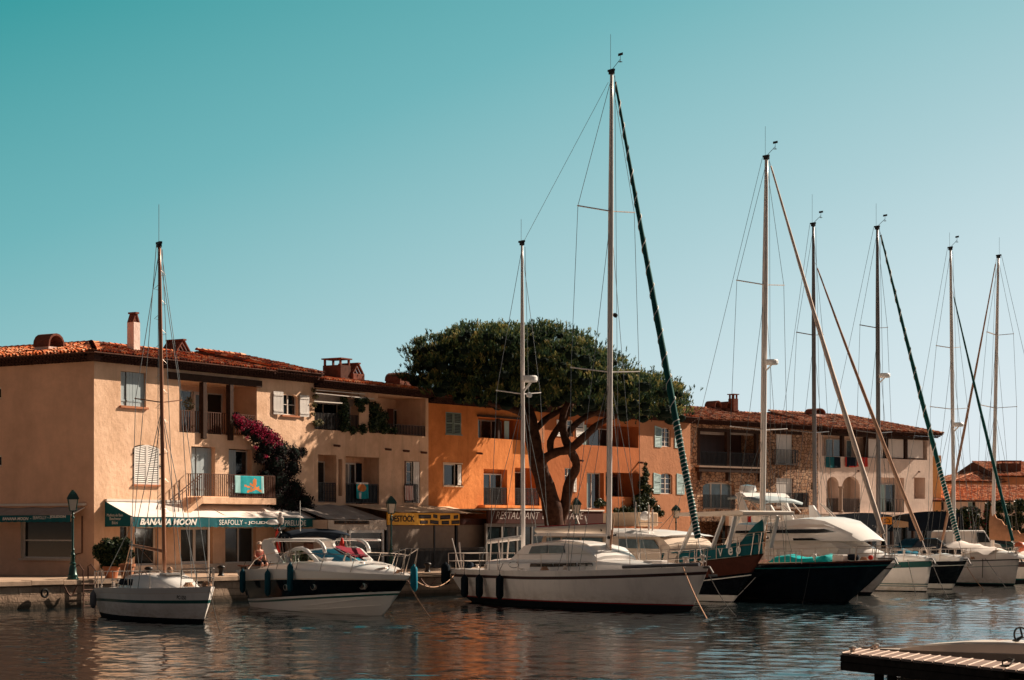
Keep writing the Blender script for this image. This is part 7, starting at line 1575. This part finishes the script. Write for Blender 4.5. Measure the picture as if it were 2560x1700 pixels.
# ---------------------------------------------------------------- generic cruising sloop
def sloop(name, label, bow, stern, B_, fb, rows, mats, base, top, r, mt, spr, furl_kw, coach, cw=1.1, deck='gel', bo=.5, so=.6, tr=.75, lines=True, coach_mat='gel', bowz=.2, **rk):
    b = Boat(name, label, bow, stern, 'sailing boat', SG); b.hull(B_, fb, fb * .86, fb * .84, rows, mats, bo, so, tr, .86, deck_mat=deck)
    tr_ = trunk(b, coach, cw, lambda x: cw if x < b.Lg * .55 else max(.4, cw - (x - b.Lg * .55) * .2), 'coachroof', coach_mat, b.root)
    r_ = b.rig(base, top, r, mt, spr, bow=(b.Lg - .25, 0, fb + bowz), **furl_kw, **rk)
    b.lifelines(.12, .9, 7, .62); b.pulpit(.9, .62, .12); b.pushpit(.12, .62)
    m = MB(); x_ = b.Lg; m.tube([(x_ - .8, -.05, fb + .04), (x_ + .1, -.05, fb + .04), (x_ + .26, -.05, fb - .2)], .045, 6); m.bar((x_ + .24, -.22, fb - .26), (x_ + .24, .12, fb - .26), .07); m.build('bow_anchor', M['galv'], b.root, fix=False)
    return b, tr_, r_
E, trE, rE = sloop('navy_sloop', 'long navy sloop with white furled sail and turquoise covered dinghy on deck', (16.13, 84.5), (6.2, 97.1), 3.9, 1.86, [(('a', .06), 0), (('d', .26), 1), (('d', .21), 2), (('d', .08), 1), (('d', 0), 3)], ['antifoul', 'navy', 'teal_stripe', 'wood_red'],
    (1905, 1400), (1916, 392), .15, 'alu_w', [(712, 1.5), (1075, 1.8)], dict(furl=True, fmat='furl_w', frad=.105, spiral=0, ant=1.3, radar=915, light=None), [(1700, 1404), (1850, 1402), (1960, 1408), (2070, 1416)], 1.15, bo=2.6, so=1.6, tr=.5, deck='teak', coach_mat='wood_brown')
dn = trunk(E, [(1900, 1412), (1912, 1398), (1945, 1394), (1975, 1402), (2010, 1400), (2038, 1393), (2048, 1400), (2052, 1414)], 1.0, lambda x: .75, 'covered_dinghy', 'teal_tarp', E.root, round_=.3)
m = MB(); a_, z1_ = E.q(1900, 1404, 1.3); b__, _ = E.q(2010, 1400, 1.3)
for k in range(9): x = a_ + (b__ - a_) * k / 8; m.tube([(x, -1.45, E.sheer(.6)), (x, -1.45, E.sheer(.6) + .55)], .02, 5)
m.bar((a_, -1.45, E.sheer(.6) + .55), (b__, -1.45, E.sheer(.6) + .55), .03); m.build('deck_railing', M['steel'], E.root, fix=False)
fender('dark teal fender hanging between the motor yacht bow and the navy sloop', E, .47, .25, .95, .15, 'fender_t')
rope('dark line from the navy sloop foredeck to the water beside its bow', E.W(E.Lg * .78, -1.35, 1.6), waterpt(2005, 1513), .010, 'rope_dk', .1)
rope('thin line hanging from the navy sloop stem straight into the water', E.W(E.Lg - 2.0, 0, .5), waterpt(2141, 1516), .008, 'rope_dk', .0)
# ---------------------------------------------------------------- F: flybridge yacht
Fb = Boat('flybridge_yacht', 'white flybridge motor yacht with radar arch and dark stripe along its superstructure', (18.2, 94.8), (8.9, 106.6), 'motor boat', MG)
Fb.hull(4.7, 1.55, 1.45, 1.4, [(('a', .12), 0), (('a', .2), 1), (('f', .8), 1), (('f', .84), 2), (('d', 0), 1)], ['antifoul', 'gel_dull', 'brownrail'], 1.6, .2, .92, .78, tm=.38, flare=1.25, pb=2.6)
lo_s = trunk(Fb, [(1818, 1366), (1830, 1350), (2010, 1348), (2075, 1352), (2122, 1378), (2160, 1392)], 1.7, lambda x: 1.88 if x < 9.5 else max(.7, 1.88 - (x - 9.5) * .32), 'saloon', 'gel', Fb.root, round_=.2)
hi_s = trunk(Fb, [(1838, 1330), (1842, 1308), (1900, 1311), (1990, 1296), (2020, 1294), (2050, 1300), (2105, 1332), (2125, 1352)], 1.6, lambda x: 1.95 if x < 10.2 else max(.9, 1.95 - (x - 10.2) * .35), 'flybridge', 'gel', Fb.root, base=Fb.q(1950, 1352, 1.8)[1], round_=.12)
side_panes(Fb, [[(1838, 1333), (1840, 1327), (2060, 1322), (2092, 1330), (2040, 1333)]], 2.0, 'navy', hi_s, 'dark_stripe')
side_panes(Fb, [[(2040, 1374), (2062, 1358), (2078, 1357), (2098, 1374), (2090, 1388), (2052, 1387)]], 1.86, 'letter', lo_s, 'window_cover')
side_panes(Fb, [[(1862, 1352), (1864, 1347), (2030, 1345), (2050, 1351)]], 1.9, 'glass', lo_s, 'window_strip')
side_panes(Fb, [[(1960, 1318), (2000, 1310), (2060, 1311), (2085, 1319)]], 2.0, 'alu_w', hi_s, 'moulded_recess', y=-1.99)
for sg in (-1, 1):
    for pts_ in ([(1842, 1232), (1853, 1232), (1882, 1306), (1858, 1306)], [(1918, 1262), (1928, 1262), (1950, 1298), (1920, 1298)]):
        pr_ = [Fb.q(px, py, 1.5) for px, py in pts_]; m = MB(); m.prism(pr_, sg * 1.6, sg * 1.45); m.build('arch_leg', M['gel'], Fb.root, bevel=.03)
a_, z1_ = Fb.q(1838, 1240, 1.5); b__, _ = Fb.q(1868, 1240, 1.5); m = MB(); m.prism([(a_, z1_ + .05), (a_ + .3, z1_ + .18), (b__ - .3, z1_ + .15), (b__, z1_ - .05), (b__ - .2, z1_ - .1), (a_ + .3, z1_)], -1.6, 1.6); ar_ = m.build('radar_arch', M['gel'], Fb.root, bevel=.03)
m = MB(); x_, z_ = Fb.q(1869, 1235, 0); m.lathe([(.32, 0), (.42, .06), (.46, .12), (.40, .38), (0, .44)], (x_, 0, z_ + .05), 18); m.build('radar_dome', M['gel'], ar_)
m = MB(); R = []
for i in range(9):
    t = i / 8; x_, z_ = Fb.q(1872 + 82 * t, 1244 + 12 * t ** 2 - 3 * math.sin(math.pi * t), 0); R.append([(x_, y, z_ - .12 * (abs(y) / 1.5) ** 2) for y in (-1.5, -.8, 0, .8, 1.5)])
m.grid(R); bi = m.build('bimini', M['shut_b'], Fb.root, fix=False, smooth=True); sd_ = bi.modifiers.new('t', 'SOLIDIFY'); sd_.thickness = .12
m = MB()
for sg in (-1, 1):
    for (x0p, y0p, x1p, y1p) in ((1875, 1248, 1902, 1280), (1952, 1258, 1985, 1294), (1960, 1262, 1992, 1294)): a = Fb.q(x0p, y0p, 1.4); c = Fb.q(x1p, y1p, 1.4); m = MB(); m.tube([(a[0], sg * 1.45, a[1]), (c[0], sg * 1.45, c[1])], .03, 6); m.build('bimini_pole', M['steel'], Fb.root, fix=False)
text_mesh('TRADER 41+2', 1.25, .17, (Fb.q(1920, 1323, 2.0)[0], -2.0, Fb.q(1920, 1324, 2.0)[1]), (1, 0, 0), (0, 0, 1), M['letter_dk'], hi_s)
Fb.lifelines(.45, .95, 6, .7); Fb.pulpit(.93, .7, .1)
m = MB(); m.box(Fb.q(1918, 1305, .5)[0], Fb.q(1926, 1305, .5)[0], -1.9, -1.86, z_ - 1.0, z_ - .7); m.build('small_flag', M['red'], hi_s)
# ---------------------------------------------------------------- H, I, J, K
H, trH, rH = sloop('white_sloop', 'white sloop with twin dark waterline stripes and tan furled sail', (20.95, 99.8), (12.9, 110.0), 3.9, 1.62, [(('a', .05), 0), (('a', .26), 1), (('a', .30), 2), (('a', .36), 1), (('a', .41), 2), (('d', .36), 1), (('d', .06), 2), (('d', 0), 1)], ['antifoul', 'gel_dull', 'green_stripe'],
    (2037, 1372), (2033, 560), .125, 'alu_g', [(838, 1.0), (1082, 1.4)], dict(furl=True, fmat='furl_tan', frad=.10, spiral=0, ant=1.5, head_f=.885), [(2130, 1396), (2180, 1388), (2240, 1388), (2290, 1396)], 1.1, bo=.35, so=.4)
I, trI, rI = sloop('dark_sloop', 'dark hulled sloop with furled sail ringed in white near its foot', (23.5, 103.3), (15.4, 113.5), 3.8, 1.55, [(('a', .05), 0), (('a', .30), 2), (('d', .28), 1), (('d', .25), 2), (('d', .03), 1), (('d', 0), 2)], ['antifoul', 'black', 'letter'],
    (2197, 1372), (2193, 568), .13, 'alu_g', [(820, 1.1), (1083, 1.4)], dict(furl=True, fmat='green_cloth', frad=.12, spiral=16, rings=22, ant=1.2, radar=946), [(2280, 1392), (2330, 1386), (2380, 1394)], 1.0, bo=1.0, so=.4, bowz=.1)
J, trJ, rJ = sloop('white_sloop', 'white sloop with thin dark sheer line and plain dark green furled sail', (27.8, 109.6), (21.8, 120.1), 3.9, 1.55, [(('a', .10), 0), (('a', .16), 2), (('a', .26), 1), (('d', .42), 1), (('d', .395), 2), (('d', .10), 1), (('d', .04), 3), (('d', 0), 1)], ['antifoul', 'gel_dull', 'green_stripe', 'iron'],
    (2386, 1372), (2376, 620), .12, 'alu_w', [(870, .9), (1023, 1.4)], dict(furl=True, fmat='green_cloth', frad=.09, spiral=0, ant=.8, radar=1068, head_f=.86), [(2395, 1382), (2440, 1376), (2500, 1384), (2530, 1396)], 1.1, bo=.4, so=.3)
m = MB(); R = []
for i in range(10):
    t = i / 9; x_, z_ = J.q(2378 + 112 * t, 1362 + 22 * t, .4); R.append([(x_, y, z_ + .25 - .3 * abs(y) ** 1.5 + .06 * math.sin(i * 1.8 + y * 4)) for y in (-1.0, -.6, -.2, .2, .6, 1.0)])
m.grid(R); m.build('white_deck_tarp', M['white_cloth'], J.root, fix=False, smooth=True)
K = Boat('white_sloop', 'partly seen sloop with bunched tan sail cover on its boom', (26.2, 123.5), (33.0, 112.8), 'sailing boat', SG)
K.Lg = math.hypot(6.8, 10.7); K.hull(3.7, 1.4, 1.25, 1.3, [(('a', .2), 0), (('a', .28), 2), (('d', .3), 1), (('d', 0), 3)], ['antifoul', 'gel_dull', 'green_stripe', 'brownrail'], .5, .3, .8, .86)
trK = trunk(K, [(2548, 1392), (2520, 1380), (2470, 1380), (2440, 1388)], -1.0, lambda x: 1.0, 'coachroof', 'peach', K.root)
mk_ = K.rig((2481, 1384), (2496, 640), .12, 'alu_w', [(838, 1.1), (1020, 1.5)], furl=True, fmat='furl_tan', frad=.08, spiral=0, bow=(K.Lg - .3, 0, 1.6), ant=1.0, wind=False)
a = K.q(2478, 1345); c = K.q(2578, 1352); m = MB(); m.tube([(a[0], 0, a[1]), (c[0], 0, c[1])], .09, 8); m.build('boom', M['alu_w'], K.root, fix=False)
m = MB(); R = []
for i in range(16):
    t = i / 15; x_ = a[0] + (c[0] - a[0]) * t; z0_ = a[1] + (c[1] - a[1]) * t; h = 1.25 * (1 - t) ** 2 + .35 + .09 * math.sin(i * 2.1) + (.9 if i == 0 else 0); h = min(h, 1.9)
    R.append([(x_, -.16, z0_ - .1), (x_, -.19 + .03 * math.sin(i * 1.3), z0_ + h * .45), (x_, -.05, z0_ + h), (x_, .05, z0_ + h), (x_, .19, z0_ + h * .45), (x_, .16, z0_ - .1)])
m.grid(R); m.poly(R[0]); m.poly(R[-1]); m.build('sail_cover', M['tan_cloth'], K.root, fix=False, smooth=True)
m = MB(); x_, z_ = K.q(2552, 1372, -1.0); m.lathe([(0, 0), (.26, .08), (.36, .3), (.26, .55), (0, .62)], (x_, 1.1, z_ - .2), 14); m.build('orange_buoy', mat('orange_buoy', (.55, .12, .05), .5), K.root, smooth=True)
K.pushpit(.12, .62)
rope('dark line crossing the white hull with twin waterline stripes', H.W(H.Lg * .92, -.6, 1.6), waterpt(2290, 1490), .018, 'rope_dk', .0)
rope('thin line slanting from the bow of the white striped sloop to the water', H.W(H.Lg, 0, 1.5), waterpt(2371, 1497), .015, 'rope_dk', .1)
rope('orange-brown line slanting from the ringed-sail sloop across to the right', I.W(I.Lg, 0, 1.2), waterpt(2464, 1478), .02, 'rope', .1)
rope('dark line from the foredeck of the white sloop near the right edge', J.W(J.Lg * .86, -.9, 1.5), waterpt(2517, 1473), .018, 'rope_dk', .0)
rope('dark line hanging straight down the hull side of the white sloop near the right edge', J.W(J.Lg * .85, -.98, 1.5), J.W(J.Lg * .85, -1.0, .45), .022, 'rope_dk', 0)
# ---------------------------------------------------------------- dock in the foreground and the open boat behind it
dk = thing('wooden_dock', 'weathered plank dock on dark piles at the lower right corner', 'dock')
DA = P(2104, 1631, (EYE - .62) * F / 311.); DB = P(2513, 1672, (EYE - .62) * F / 352.); ang = math.atan2(DB.y - DA.y, DB.x - DA.x); Ld = math.hypot(DB.x - DA.x, DB.y - DA.y)
dk.location = (DA.x, DA.y, 0); dk.rotation_euler = (0, 0, ang); LL = Ld + 5; x = 0.0; m = MB(); DZ = .62; Wd = 1.21; VX = -1.11
def skew(mb, xa, xb, ya, yb, z0, z1, mi=0):
    k = VX / Wd; c = [(xa + ya * k, ya), (xb + ya * k, ya), (xb + yb * k, yb), (xa + yb * k, yb)]
    mb.add([(p[0], p[1], z) for z in (z0, z1) for p in c], [(0, 1, 2, 3), (4, 7, 6, 5), (0, 4, 5, 1), (1, 5, 6, 2), (2, 6, 7, 3), (3, 7, 4, 0)], mi)
while x < LL:
    w_ = .353 + random.uniform(-.02, .02); s_ = random.uniform(-.04, .02); tl = random.uniform(-.006, .006); skew(m, x + .02, x + w_ - .02, s_ - .03, Wd + s_, DZ - .05 + tl, DZ + tl); skew(m, x + .02, x + .062, s_ - .033, Wd + s_ + .01, DZ - .03 + tl, DZ + tl + .012, 1); x += w_  # each plank has a paler raised strip along one edge
m.build('deck_planks', [M['plank'], mat('pale_plank_edge', (.70, .56, .47), .9, var=.2, scale=6, spec=.03)], dk)
m = MB(); m.box(-.02, Ld, -.02, .09, DZ - .19, DZ - .055); m.box(-.02, LL, -.06, -.023, DZ - .40, DZ - .20) if False else None; m.box(-.05, LL, .0, .14, DZ - .37, DZ - .195); m.box(-1.0, LL, Wd - .14, Wd, DZ - .3, DZ - .055); skew(m, -.06, .06, .145, Wd - .145, DZ - .3, DZ - .055); m.build('side_beam', M['beam'], dk, bevel=.01)
for x in (.98, 1.42):
    m = MB(); m.tube([(x, .25, -1.2), (x, .25, DZ - .2)], .10, 14); m.build('pile', M['beam'], dk, fix=False, smooth=True)
for x, y in ((.22, .12), (-.35, Wd - .12)): m = MB(); m.lathe([(.05, 0), (.05, .06), (.08, .09), (.08, .13), (0, .16)], (x, y, DZ), 12); m.build('mooring_knob', M['steel'], dk)
m = MB(); m.tube([(4.6, .5, DZ + .02), (4.52, .56, DZ + .08), (4.6, .66, DZ + .13), (4.75, .64, DZ + .12), (4.82, .54, DZ + .07), (4.9, .42, DZ + .03), (4.8, .3, DZ + .02), (5.1, .25, DZ + .02)], .016, 6); cl_ = m.build('coiled_line', M['rope_dk'], None, fix=False, smooth=True); cl_.location = dk.location; cl_.rotation_euler = dk.rotation_euler; tag(cl_, 'loop of dark rope lying on the dock planks', 'rope')
RB = Boat('open_runabout', 'low cream open boat with black steering wheel behind the dock planks', (7.55, 43.6), (12.6, 40.4), 'motor boat', MG)
RB.Lg = math.hypot(5.05, 3.2); RB.hull(1.75, .60, .62, .66, [(('a', .1), 0), (('f', .62), 0), (('f', .7), 1), (('d', 0), 0)], ['runabout', 'alu_g'], 1.0, .2, .9, .84, deck_mat='runabout', draft=.2, pb=2.0)
ck = MB(); R = []
for x, h in ((4.9, .02), (4.3, .12), (3.4, .2), (2.6, .22), (1.6, .2)):
    w_ = min(.62, RB.hb(x / RB.Lg) - .15); z = RB.sheer(x / RB.Lg); R.append([(x, -w_, z - .02), (x, -w_ * .9, z + h * .8), (x, -w_ * .8, z + h), (x, w_ * .8, z + h), (x, w_ * .9, z + h * .8), (x, w_, z - .02)])
ck.grid(R); ck.poly(R[-1]); ck.build('foredeck_coaming', M['peach'], RB.root, fix=False, smooth=False)
sx, sz = RB.q(2551, 1598, 0.0); sx = max(.7, min(2.5, sx)); m = MB(); sx = RB.q(2556, 1600, 0)[0]; C0 = Vector((sx, 0, .93)); hx_, hy_ = RB.fr.dx, RB.fr.dy; vx, vy = .45, -.85; ax_ = Vector((vx * hx_ + vy * hy_, -vx * hy_ + vy * hx_, .35)).normalized(); e1 = ax_.cross(Vector((0, 0, 1))).normalized(); e2 = ax_.cross(e1)
m.tube([C0 + (e1 * math.cos(a) + e2 * math.sin(a)) * .21 for a in [2 * math.pi * i / 24 for i in range(25)]], .022, 7)
for a in (.5, 2.6, 4.7): m.bar(C0, C0 + (e1 * math.cos(a) + e2 * math.sin(a)) * .2, .04, .015)
m.tube([C0, C0 - ax_ * .3], .03, 6); m.build('steering_wheel', M['iron'], RB.root, fix=False)
m = MB(); m.grid([[(sx + .1 + .25 * i, y, .72 + .12 * math.sin(i + y)) for i in range(5)] for y in (-.5, 0, .5)]); m.build('folded_cover', M['maroon'], RB.root, fix=False, smooth=True)
# ================================================================ quay furniture and small things
def at_quay(px, off=0.0):
    """point of the quay edge seen at column px, 'off' metres inland"""
    k = (px - CX) / F
    for (x0, y0), (x1, y1) in zip(QL, QL[1:]):
        d = Vector((x1 - x0, y1 - y0)); t = (k * y0 - x0) / (d.x - k * d.y)
        if 0 <= t <= 1: d.normalize(); return Vector((x0, y0)) + Vector((x1 - x0, y1 - y0)) * t + Vector((-d.y, d.x)) * off, math.atan2(d.y, d.x)
q, a = at_quay(217, -.14); t = thing('quay_ladder', 'rusty steel ladder with two handrails on the quay wall right of the tall lamp', 'ladder', (q.x, q.y, 0), a)
for x in (-.3, .3): m = MB(); m.tube([(x, .45, QZ), (x, .45, QZ + .55), (x, .25, QZ + .62), (x, -.02, QZ + .4), (x, -.02, -.4)], .028, 6); m.build('handrail', M['iron_rust'], t, fix=False)
for i in range(6): m = MB(); m.tube([(-.3, -.02, .05 + i * .22), (.3, -.02, .05 + i * .22)], .02, 6); m.build('rung', M['iron_rust'], t, fix=False)
for px, lb in ((104, 'small black tyre fender on the quay wall at the far left'),):
    q, a = at_quay(px, -.2); m = MB(); R = [[((.15 + .045 * math.cos(b)) * math.cos(c), .045 * math.sin(b), (.15 + .045 * math.cos(b)) * math.sin(c)) for b in [2 * math.pi * i / 10 for i in range(10)]] for c in [2 * math.pi * i / 24 for i in range(25)]]; m.grid(R, close=True); o = m.build('tyre_fender', M['rubber'], None, fix=False, smooth=True); o.location = (q.x, q.y, .62); o.rotation_euler = (0, 0, a); tag(o, lb, 'tyre', 'tyres on the quay wall')
for px, lb in ((385, 'dark iron bollard on the quay behind the small sloop'), (566, 'dark iron bollard at the motor cruiser stern'), (1080, 'dark iron bollard left of the ketch stern')):
    q, a = at_quay(px, .35); m = MB(); m.lathe([(.16, 0), (.13, .04), (.10, .1), (.10, .3), (.17, .34), (.18, .4), (.1, .46), (0, .47)], (0, 0, 0), 16); o = m.build('bollard', M['iron'], None, fix=False, smooth=True); o.location = (q.x, q.y, QZ + .02); tag(o, lb, 'bollard', 'bollards along the quay')
for k, (pa, pb, lb) in enumerate(((1010, 1046, 'first chain loop on the quay wall under the motor cruiser pulpit'), (1046, 1085, 'second chain loop on the quay wall just left of the ketch stern'), (155, 185, 'chain loop on the quay wall below the tall lamp'))):
    q0, _ = at_quay(pa, -.18); q1, _ = at_quay(pb, -.18); m = MB(); m.tube([(q0.x + (q1.x - q0.x) * i / 12 - q0.x, q0.y + (q1.y - q0.y) * i / 12 - q0.y, -.35 * math.sin(math.pi * i / 12)) for i in range(13)], .03, 5); o = m.build('mooring_chain', M['iron_rust'], None, fix=False); o.location = (q0.x, q0.y, .85); tag(o, lb, 'chain', 'chain loops on the quay wall')
q, a = at_quay(684, 1.2); person(q, a); t = thing('quay_bench', 'low dark wooden bench on the quay behind the motor cruiser', 'bench', (q.x, q.y, QZ), a)
m = MB(); m.box(-1, 1, -.2, .2, .40, .46); m.build('seat', M['wood_brown'], t, bevel=.01)
for x in (-.8, .8): m = MB(); m.box(x - .05, x + .05, -.18, .18, 0, .40); m.build('leg', M['iron'], t)
# railing in front of the shuttered shop
q0 = P(1000, 1320, 101); q1 = P(1214, 1320, 108.5); a = math.atan2(q1.y - q0.y, q1.x - q0.x); L_ = math.hypot(q1.x - q0.x, q1.y - q0.y); t = thing('quay_railing', 'long dark vertical-bar railing in front of the shuttered shop', 'railing', (q0.x, q0.y, QZ), a)
n_ = 3
for i in range(n_): railing(t, L_ * i / n_ + .02, L_ * (i + 1) / n_ - .02, .05, 1.05, 0, 'iron', .12, name='rail_panel', r=.014)
# orange sign on a post, right
B_ = P(2216, 1330, 124); t = thing('post_sign', 'small square orange sign on a thin post between the navy canopies', 'sign', (B_.x, B_.y, QZ), .3); zt = P(2216, 1294, 124).z - QZ
m = MB(); m.tube([(0, 0, 0), (0, 0, zt)], .05, 8); m.build('post', M['alu_w'], t, fix=False); m = MB(); m.box(-.36, .36, -.05, -.01, zt - .42, zt + .04); b_ = m.build('sign_board', mat('orange_sign', (.75, .26, .03), .6), t, bevel=.01); m = MB(); m.tube([(-.22, -.06, zt - .3), (-.16, -.06, zt - .12), (0, -.06, zt - .06), (.16, -.06, zt - .12), (.22, -.06, zt - .3)], .02, 5); m.bar((-.2, -.06, zt - .3), (.2, -.06, zt - .3), .03); m.build('arch_symbol', M['brown_sign'], b_, fix=False)
# small covered boats behind the sloops
def covered(name, label, bow, stern, cloth, hull_m='gel_dull', h=.5):
    b = Boat(name, label, bow, stern, 'motor boat', 'small covered boats behind the sloops'); b.hull(1.9, 1.0, .85, .8, [(('a', .06), 0), (('d', 0), 1)], ['antifoul', hull_m], .6, .1, .85, .85)
    R = []
    for i in range(12):
        t_ = .06 + .84 * i / 11; x, y, z = b.pt(t_, b.sheer(t_), -1); hh = h * math.sin(math.pi * min(1, i / 11 * .8 + .18)) + .08 * math.sin(i * 1.9); R.append([(x, yy * abs(y) * 1.02, z + hh * (1 - abs(yy) ** 2.2) + .01) for yy in (-1, -.75, -.4, 0, .4, .75, 1)])
    m = MB(); m.grid(R); m.build('boat_cover', M[cloth], b.root, fix=False, smooth=True); return b
M['blue_tarp'] = mat('blue_tarpaulin', (.02, .16, .24), .7, var=.2, bmp=.6, bscale=4)
covered('covered_boat', 'small boat under a bright blue cover below the first navy canopy', (21.8, 112.5), (18.8, 116.8), 'blue_tarp', h=1.5)
covered('covered_boat', 'small boat under a rumpled blue cover left of the white van', (24.6, 114.5), (21.9, 118.6), 'blue_tarp', h=1.1)
covered('covered_boat', 'small boat under a sandy cover behind the red-brown bulwark', (9.9, 99.0), (6.4, 103.0), 'cream_cloth', h=1.4)
# deck clutter
def clutter(b, spots, seed=1):
    r = random.Random(seed)
    for t_, y_, kind in spots:
        z = b.sheer(t_) + .02; x = b.pt(t_, b.sheer(t_), 1)[0]; hb_ = b.hb(t_) - .25; y = y_ * hb_; m = MB()
        if kind == 'w': m.lathe([(.09, 0), (.09, .04), (.06, .07), (.06, .15), (.09, .17), (0, .18)], (x, y, z + .02), 12); m.build('winch', M['steel'], b.root, fix=False, smooth=False)
        elif kind == 'r':
            for k in range(4): rr = .16 - .02 * k; m.tube([(x + rr * math.cos(a_) + r.uniform(-.02, .02), y + rr * math.sin(a_), z + .03 + .035 * k + r.uniform(-.01, .01)) for a_ in [2 * math.pi * i / 12 for i in range(13)]], .022, 5)
            m.build('coiled_rope', M['rope'], b.root, fix=False)
        elif kind == 'c': m.bar((x - .14, y, z + .07), (x + .14, y, z + .07), .03); m.bar((x - .05, y, z), (x - .05, y, z + .07), .03); m.bar((x + .05, y, z), (x + .05, y, z + .07), .03); m.build('cleat', M['steel'], b.root, fix=False)
        elif kind == 'v': m.lathe([(.05, 0), (.05, .14), (.1, .2), (.11, .3), (.06, .33), (0, .33)], (x, y, z + .02), 12); m.build('deck_vent', M['gel'], b.root, fix=False, smooth=True)
        elif kind == 'b': m.box(x - .3, x + .3, y - .18, y + .18, z, z + .28); m.build('deck_box', M['gel_dull'], b.root, bevel=.03)
        elif kind == 'd': m.lathe([(0, 0), (.12, .02), (.15, .12), (.15, .45), (.12, .55), (0, .57)], (x - .3, y, z + .15), 12, axis=(1, .1, 0)); m.build('rolled_sailbag', M['navy_cloth'], b.root, fix=False, smooth=True)
        elif kind == 'o': m.lathe([(0, 0), (.09, .03), (.12, .12), (.07, .2), (0, .22)], (x, y, z), 12); m.build('deck_buoy', M['red'], b.root, fix=False, smooth=True)
clutter(A, [(.06, -.5, 'w'), (.12, .6, 'w'), (.05, .1, 'b'), (.82, -.3, 'r'), (.9, 0, 'c'), (.96, 0, 'r'), (.3, -.9, 'c')], 1)
clutter(B, [(.72, -.2, 'v'), (.8, .2, 'r'), (.88, -.1, 'c'), (.93, .1, 'r'), (.4, -1, 'c'), (.2, -1, 'c')], 2)
clutter(C, [(.05, -.6, 'd'), (.09, .4, 'o'), (.12, -.7, 'w'), (.16, .5, 'w'), (.2, -.9, 'w'), (.24, -.5, 'r'), (.62, -.7, 'v'), (.66, .3, 'v'), (.72, -.4, 'r'), (.78, 0, 'd'), (.84, -.3, 'b'), (.88, .2, 'r'), (.91, -.4, 'c'), (.95, 0, 'r'), (.5, -1, 'r'), (.4, -1, 'c'), (.58, -1, 'w')], 3)
clutter(E, [(.48, -.6, 'w'), (.5, .2, 'r'), (.55, -.8, 'o'), (.75, -.5, 'v'), (.78, .3, 'r'), (.83, -.4, 'b'), (.86, -.1, 'd'), (.89, .2, 'r'), (.92, 0, 'o'), (.95, -.2, 'c')], 4)
clutter(D, [(.82, 0, 'v'), (.88, -.2, 'r'), (.94, 0, 'r')], 5)
for k, b in enumerate((H, I, J)): clutter(b, [(.6, -.6, 'w'), (.68, .2, 'v'), (.75, -.5, 'r'), (.8, .1, 'd'), (.86, -.3, 'r'), (.92, 0, 'c'), (.5, -.7, 'w'), (.55, .4, 'b')], 6 + k)
for (b, root) in ((C, mast), (E, rE[0]), (H, rH[0]), (I, rI[0]), (J, rJ[0])):
    bx = root.data.vertices[0].co.x; bz = root.data.vertices[0].co.z
    for k, (dx, dy, dz_) in enumerate(((.14, -.12, .9), (-.16, -.1, 1.2), (.1, .12, 1.0), (-.12, .1, .7))): m = MB(); m.lathe([(.07, 0), (.07, .03), (.045, .06), (.045, .12), (.07, .14), (0, .15)], (bx + dx, dy, bz + dz_), 10, axis=(dx, dy, 0)); m.build('mast_winch', M['iron'], root, fix=False)
    m = MB()
    for k in range(5): m.tube([(bx + .16 + .03 * k, -.05 + .03 * k, bz + 1.0 + .2 * k), (bx + .2 + .02 * k, -.1, bz + .6), (bx + .16, 0, bz + .3 + .1 * k)], .018, 5)
    m.build('halyard_coil', M['rope'], root, fix=False)
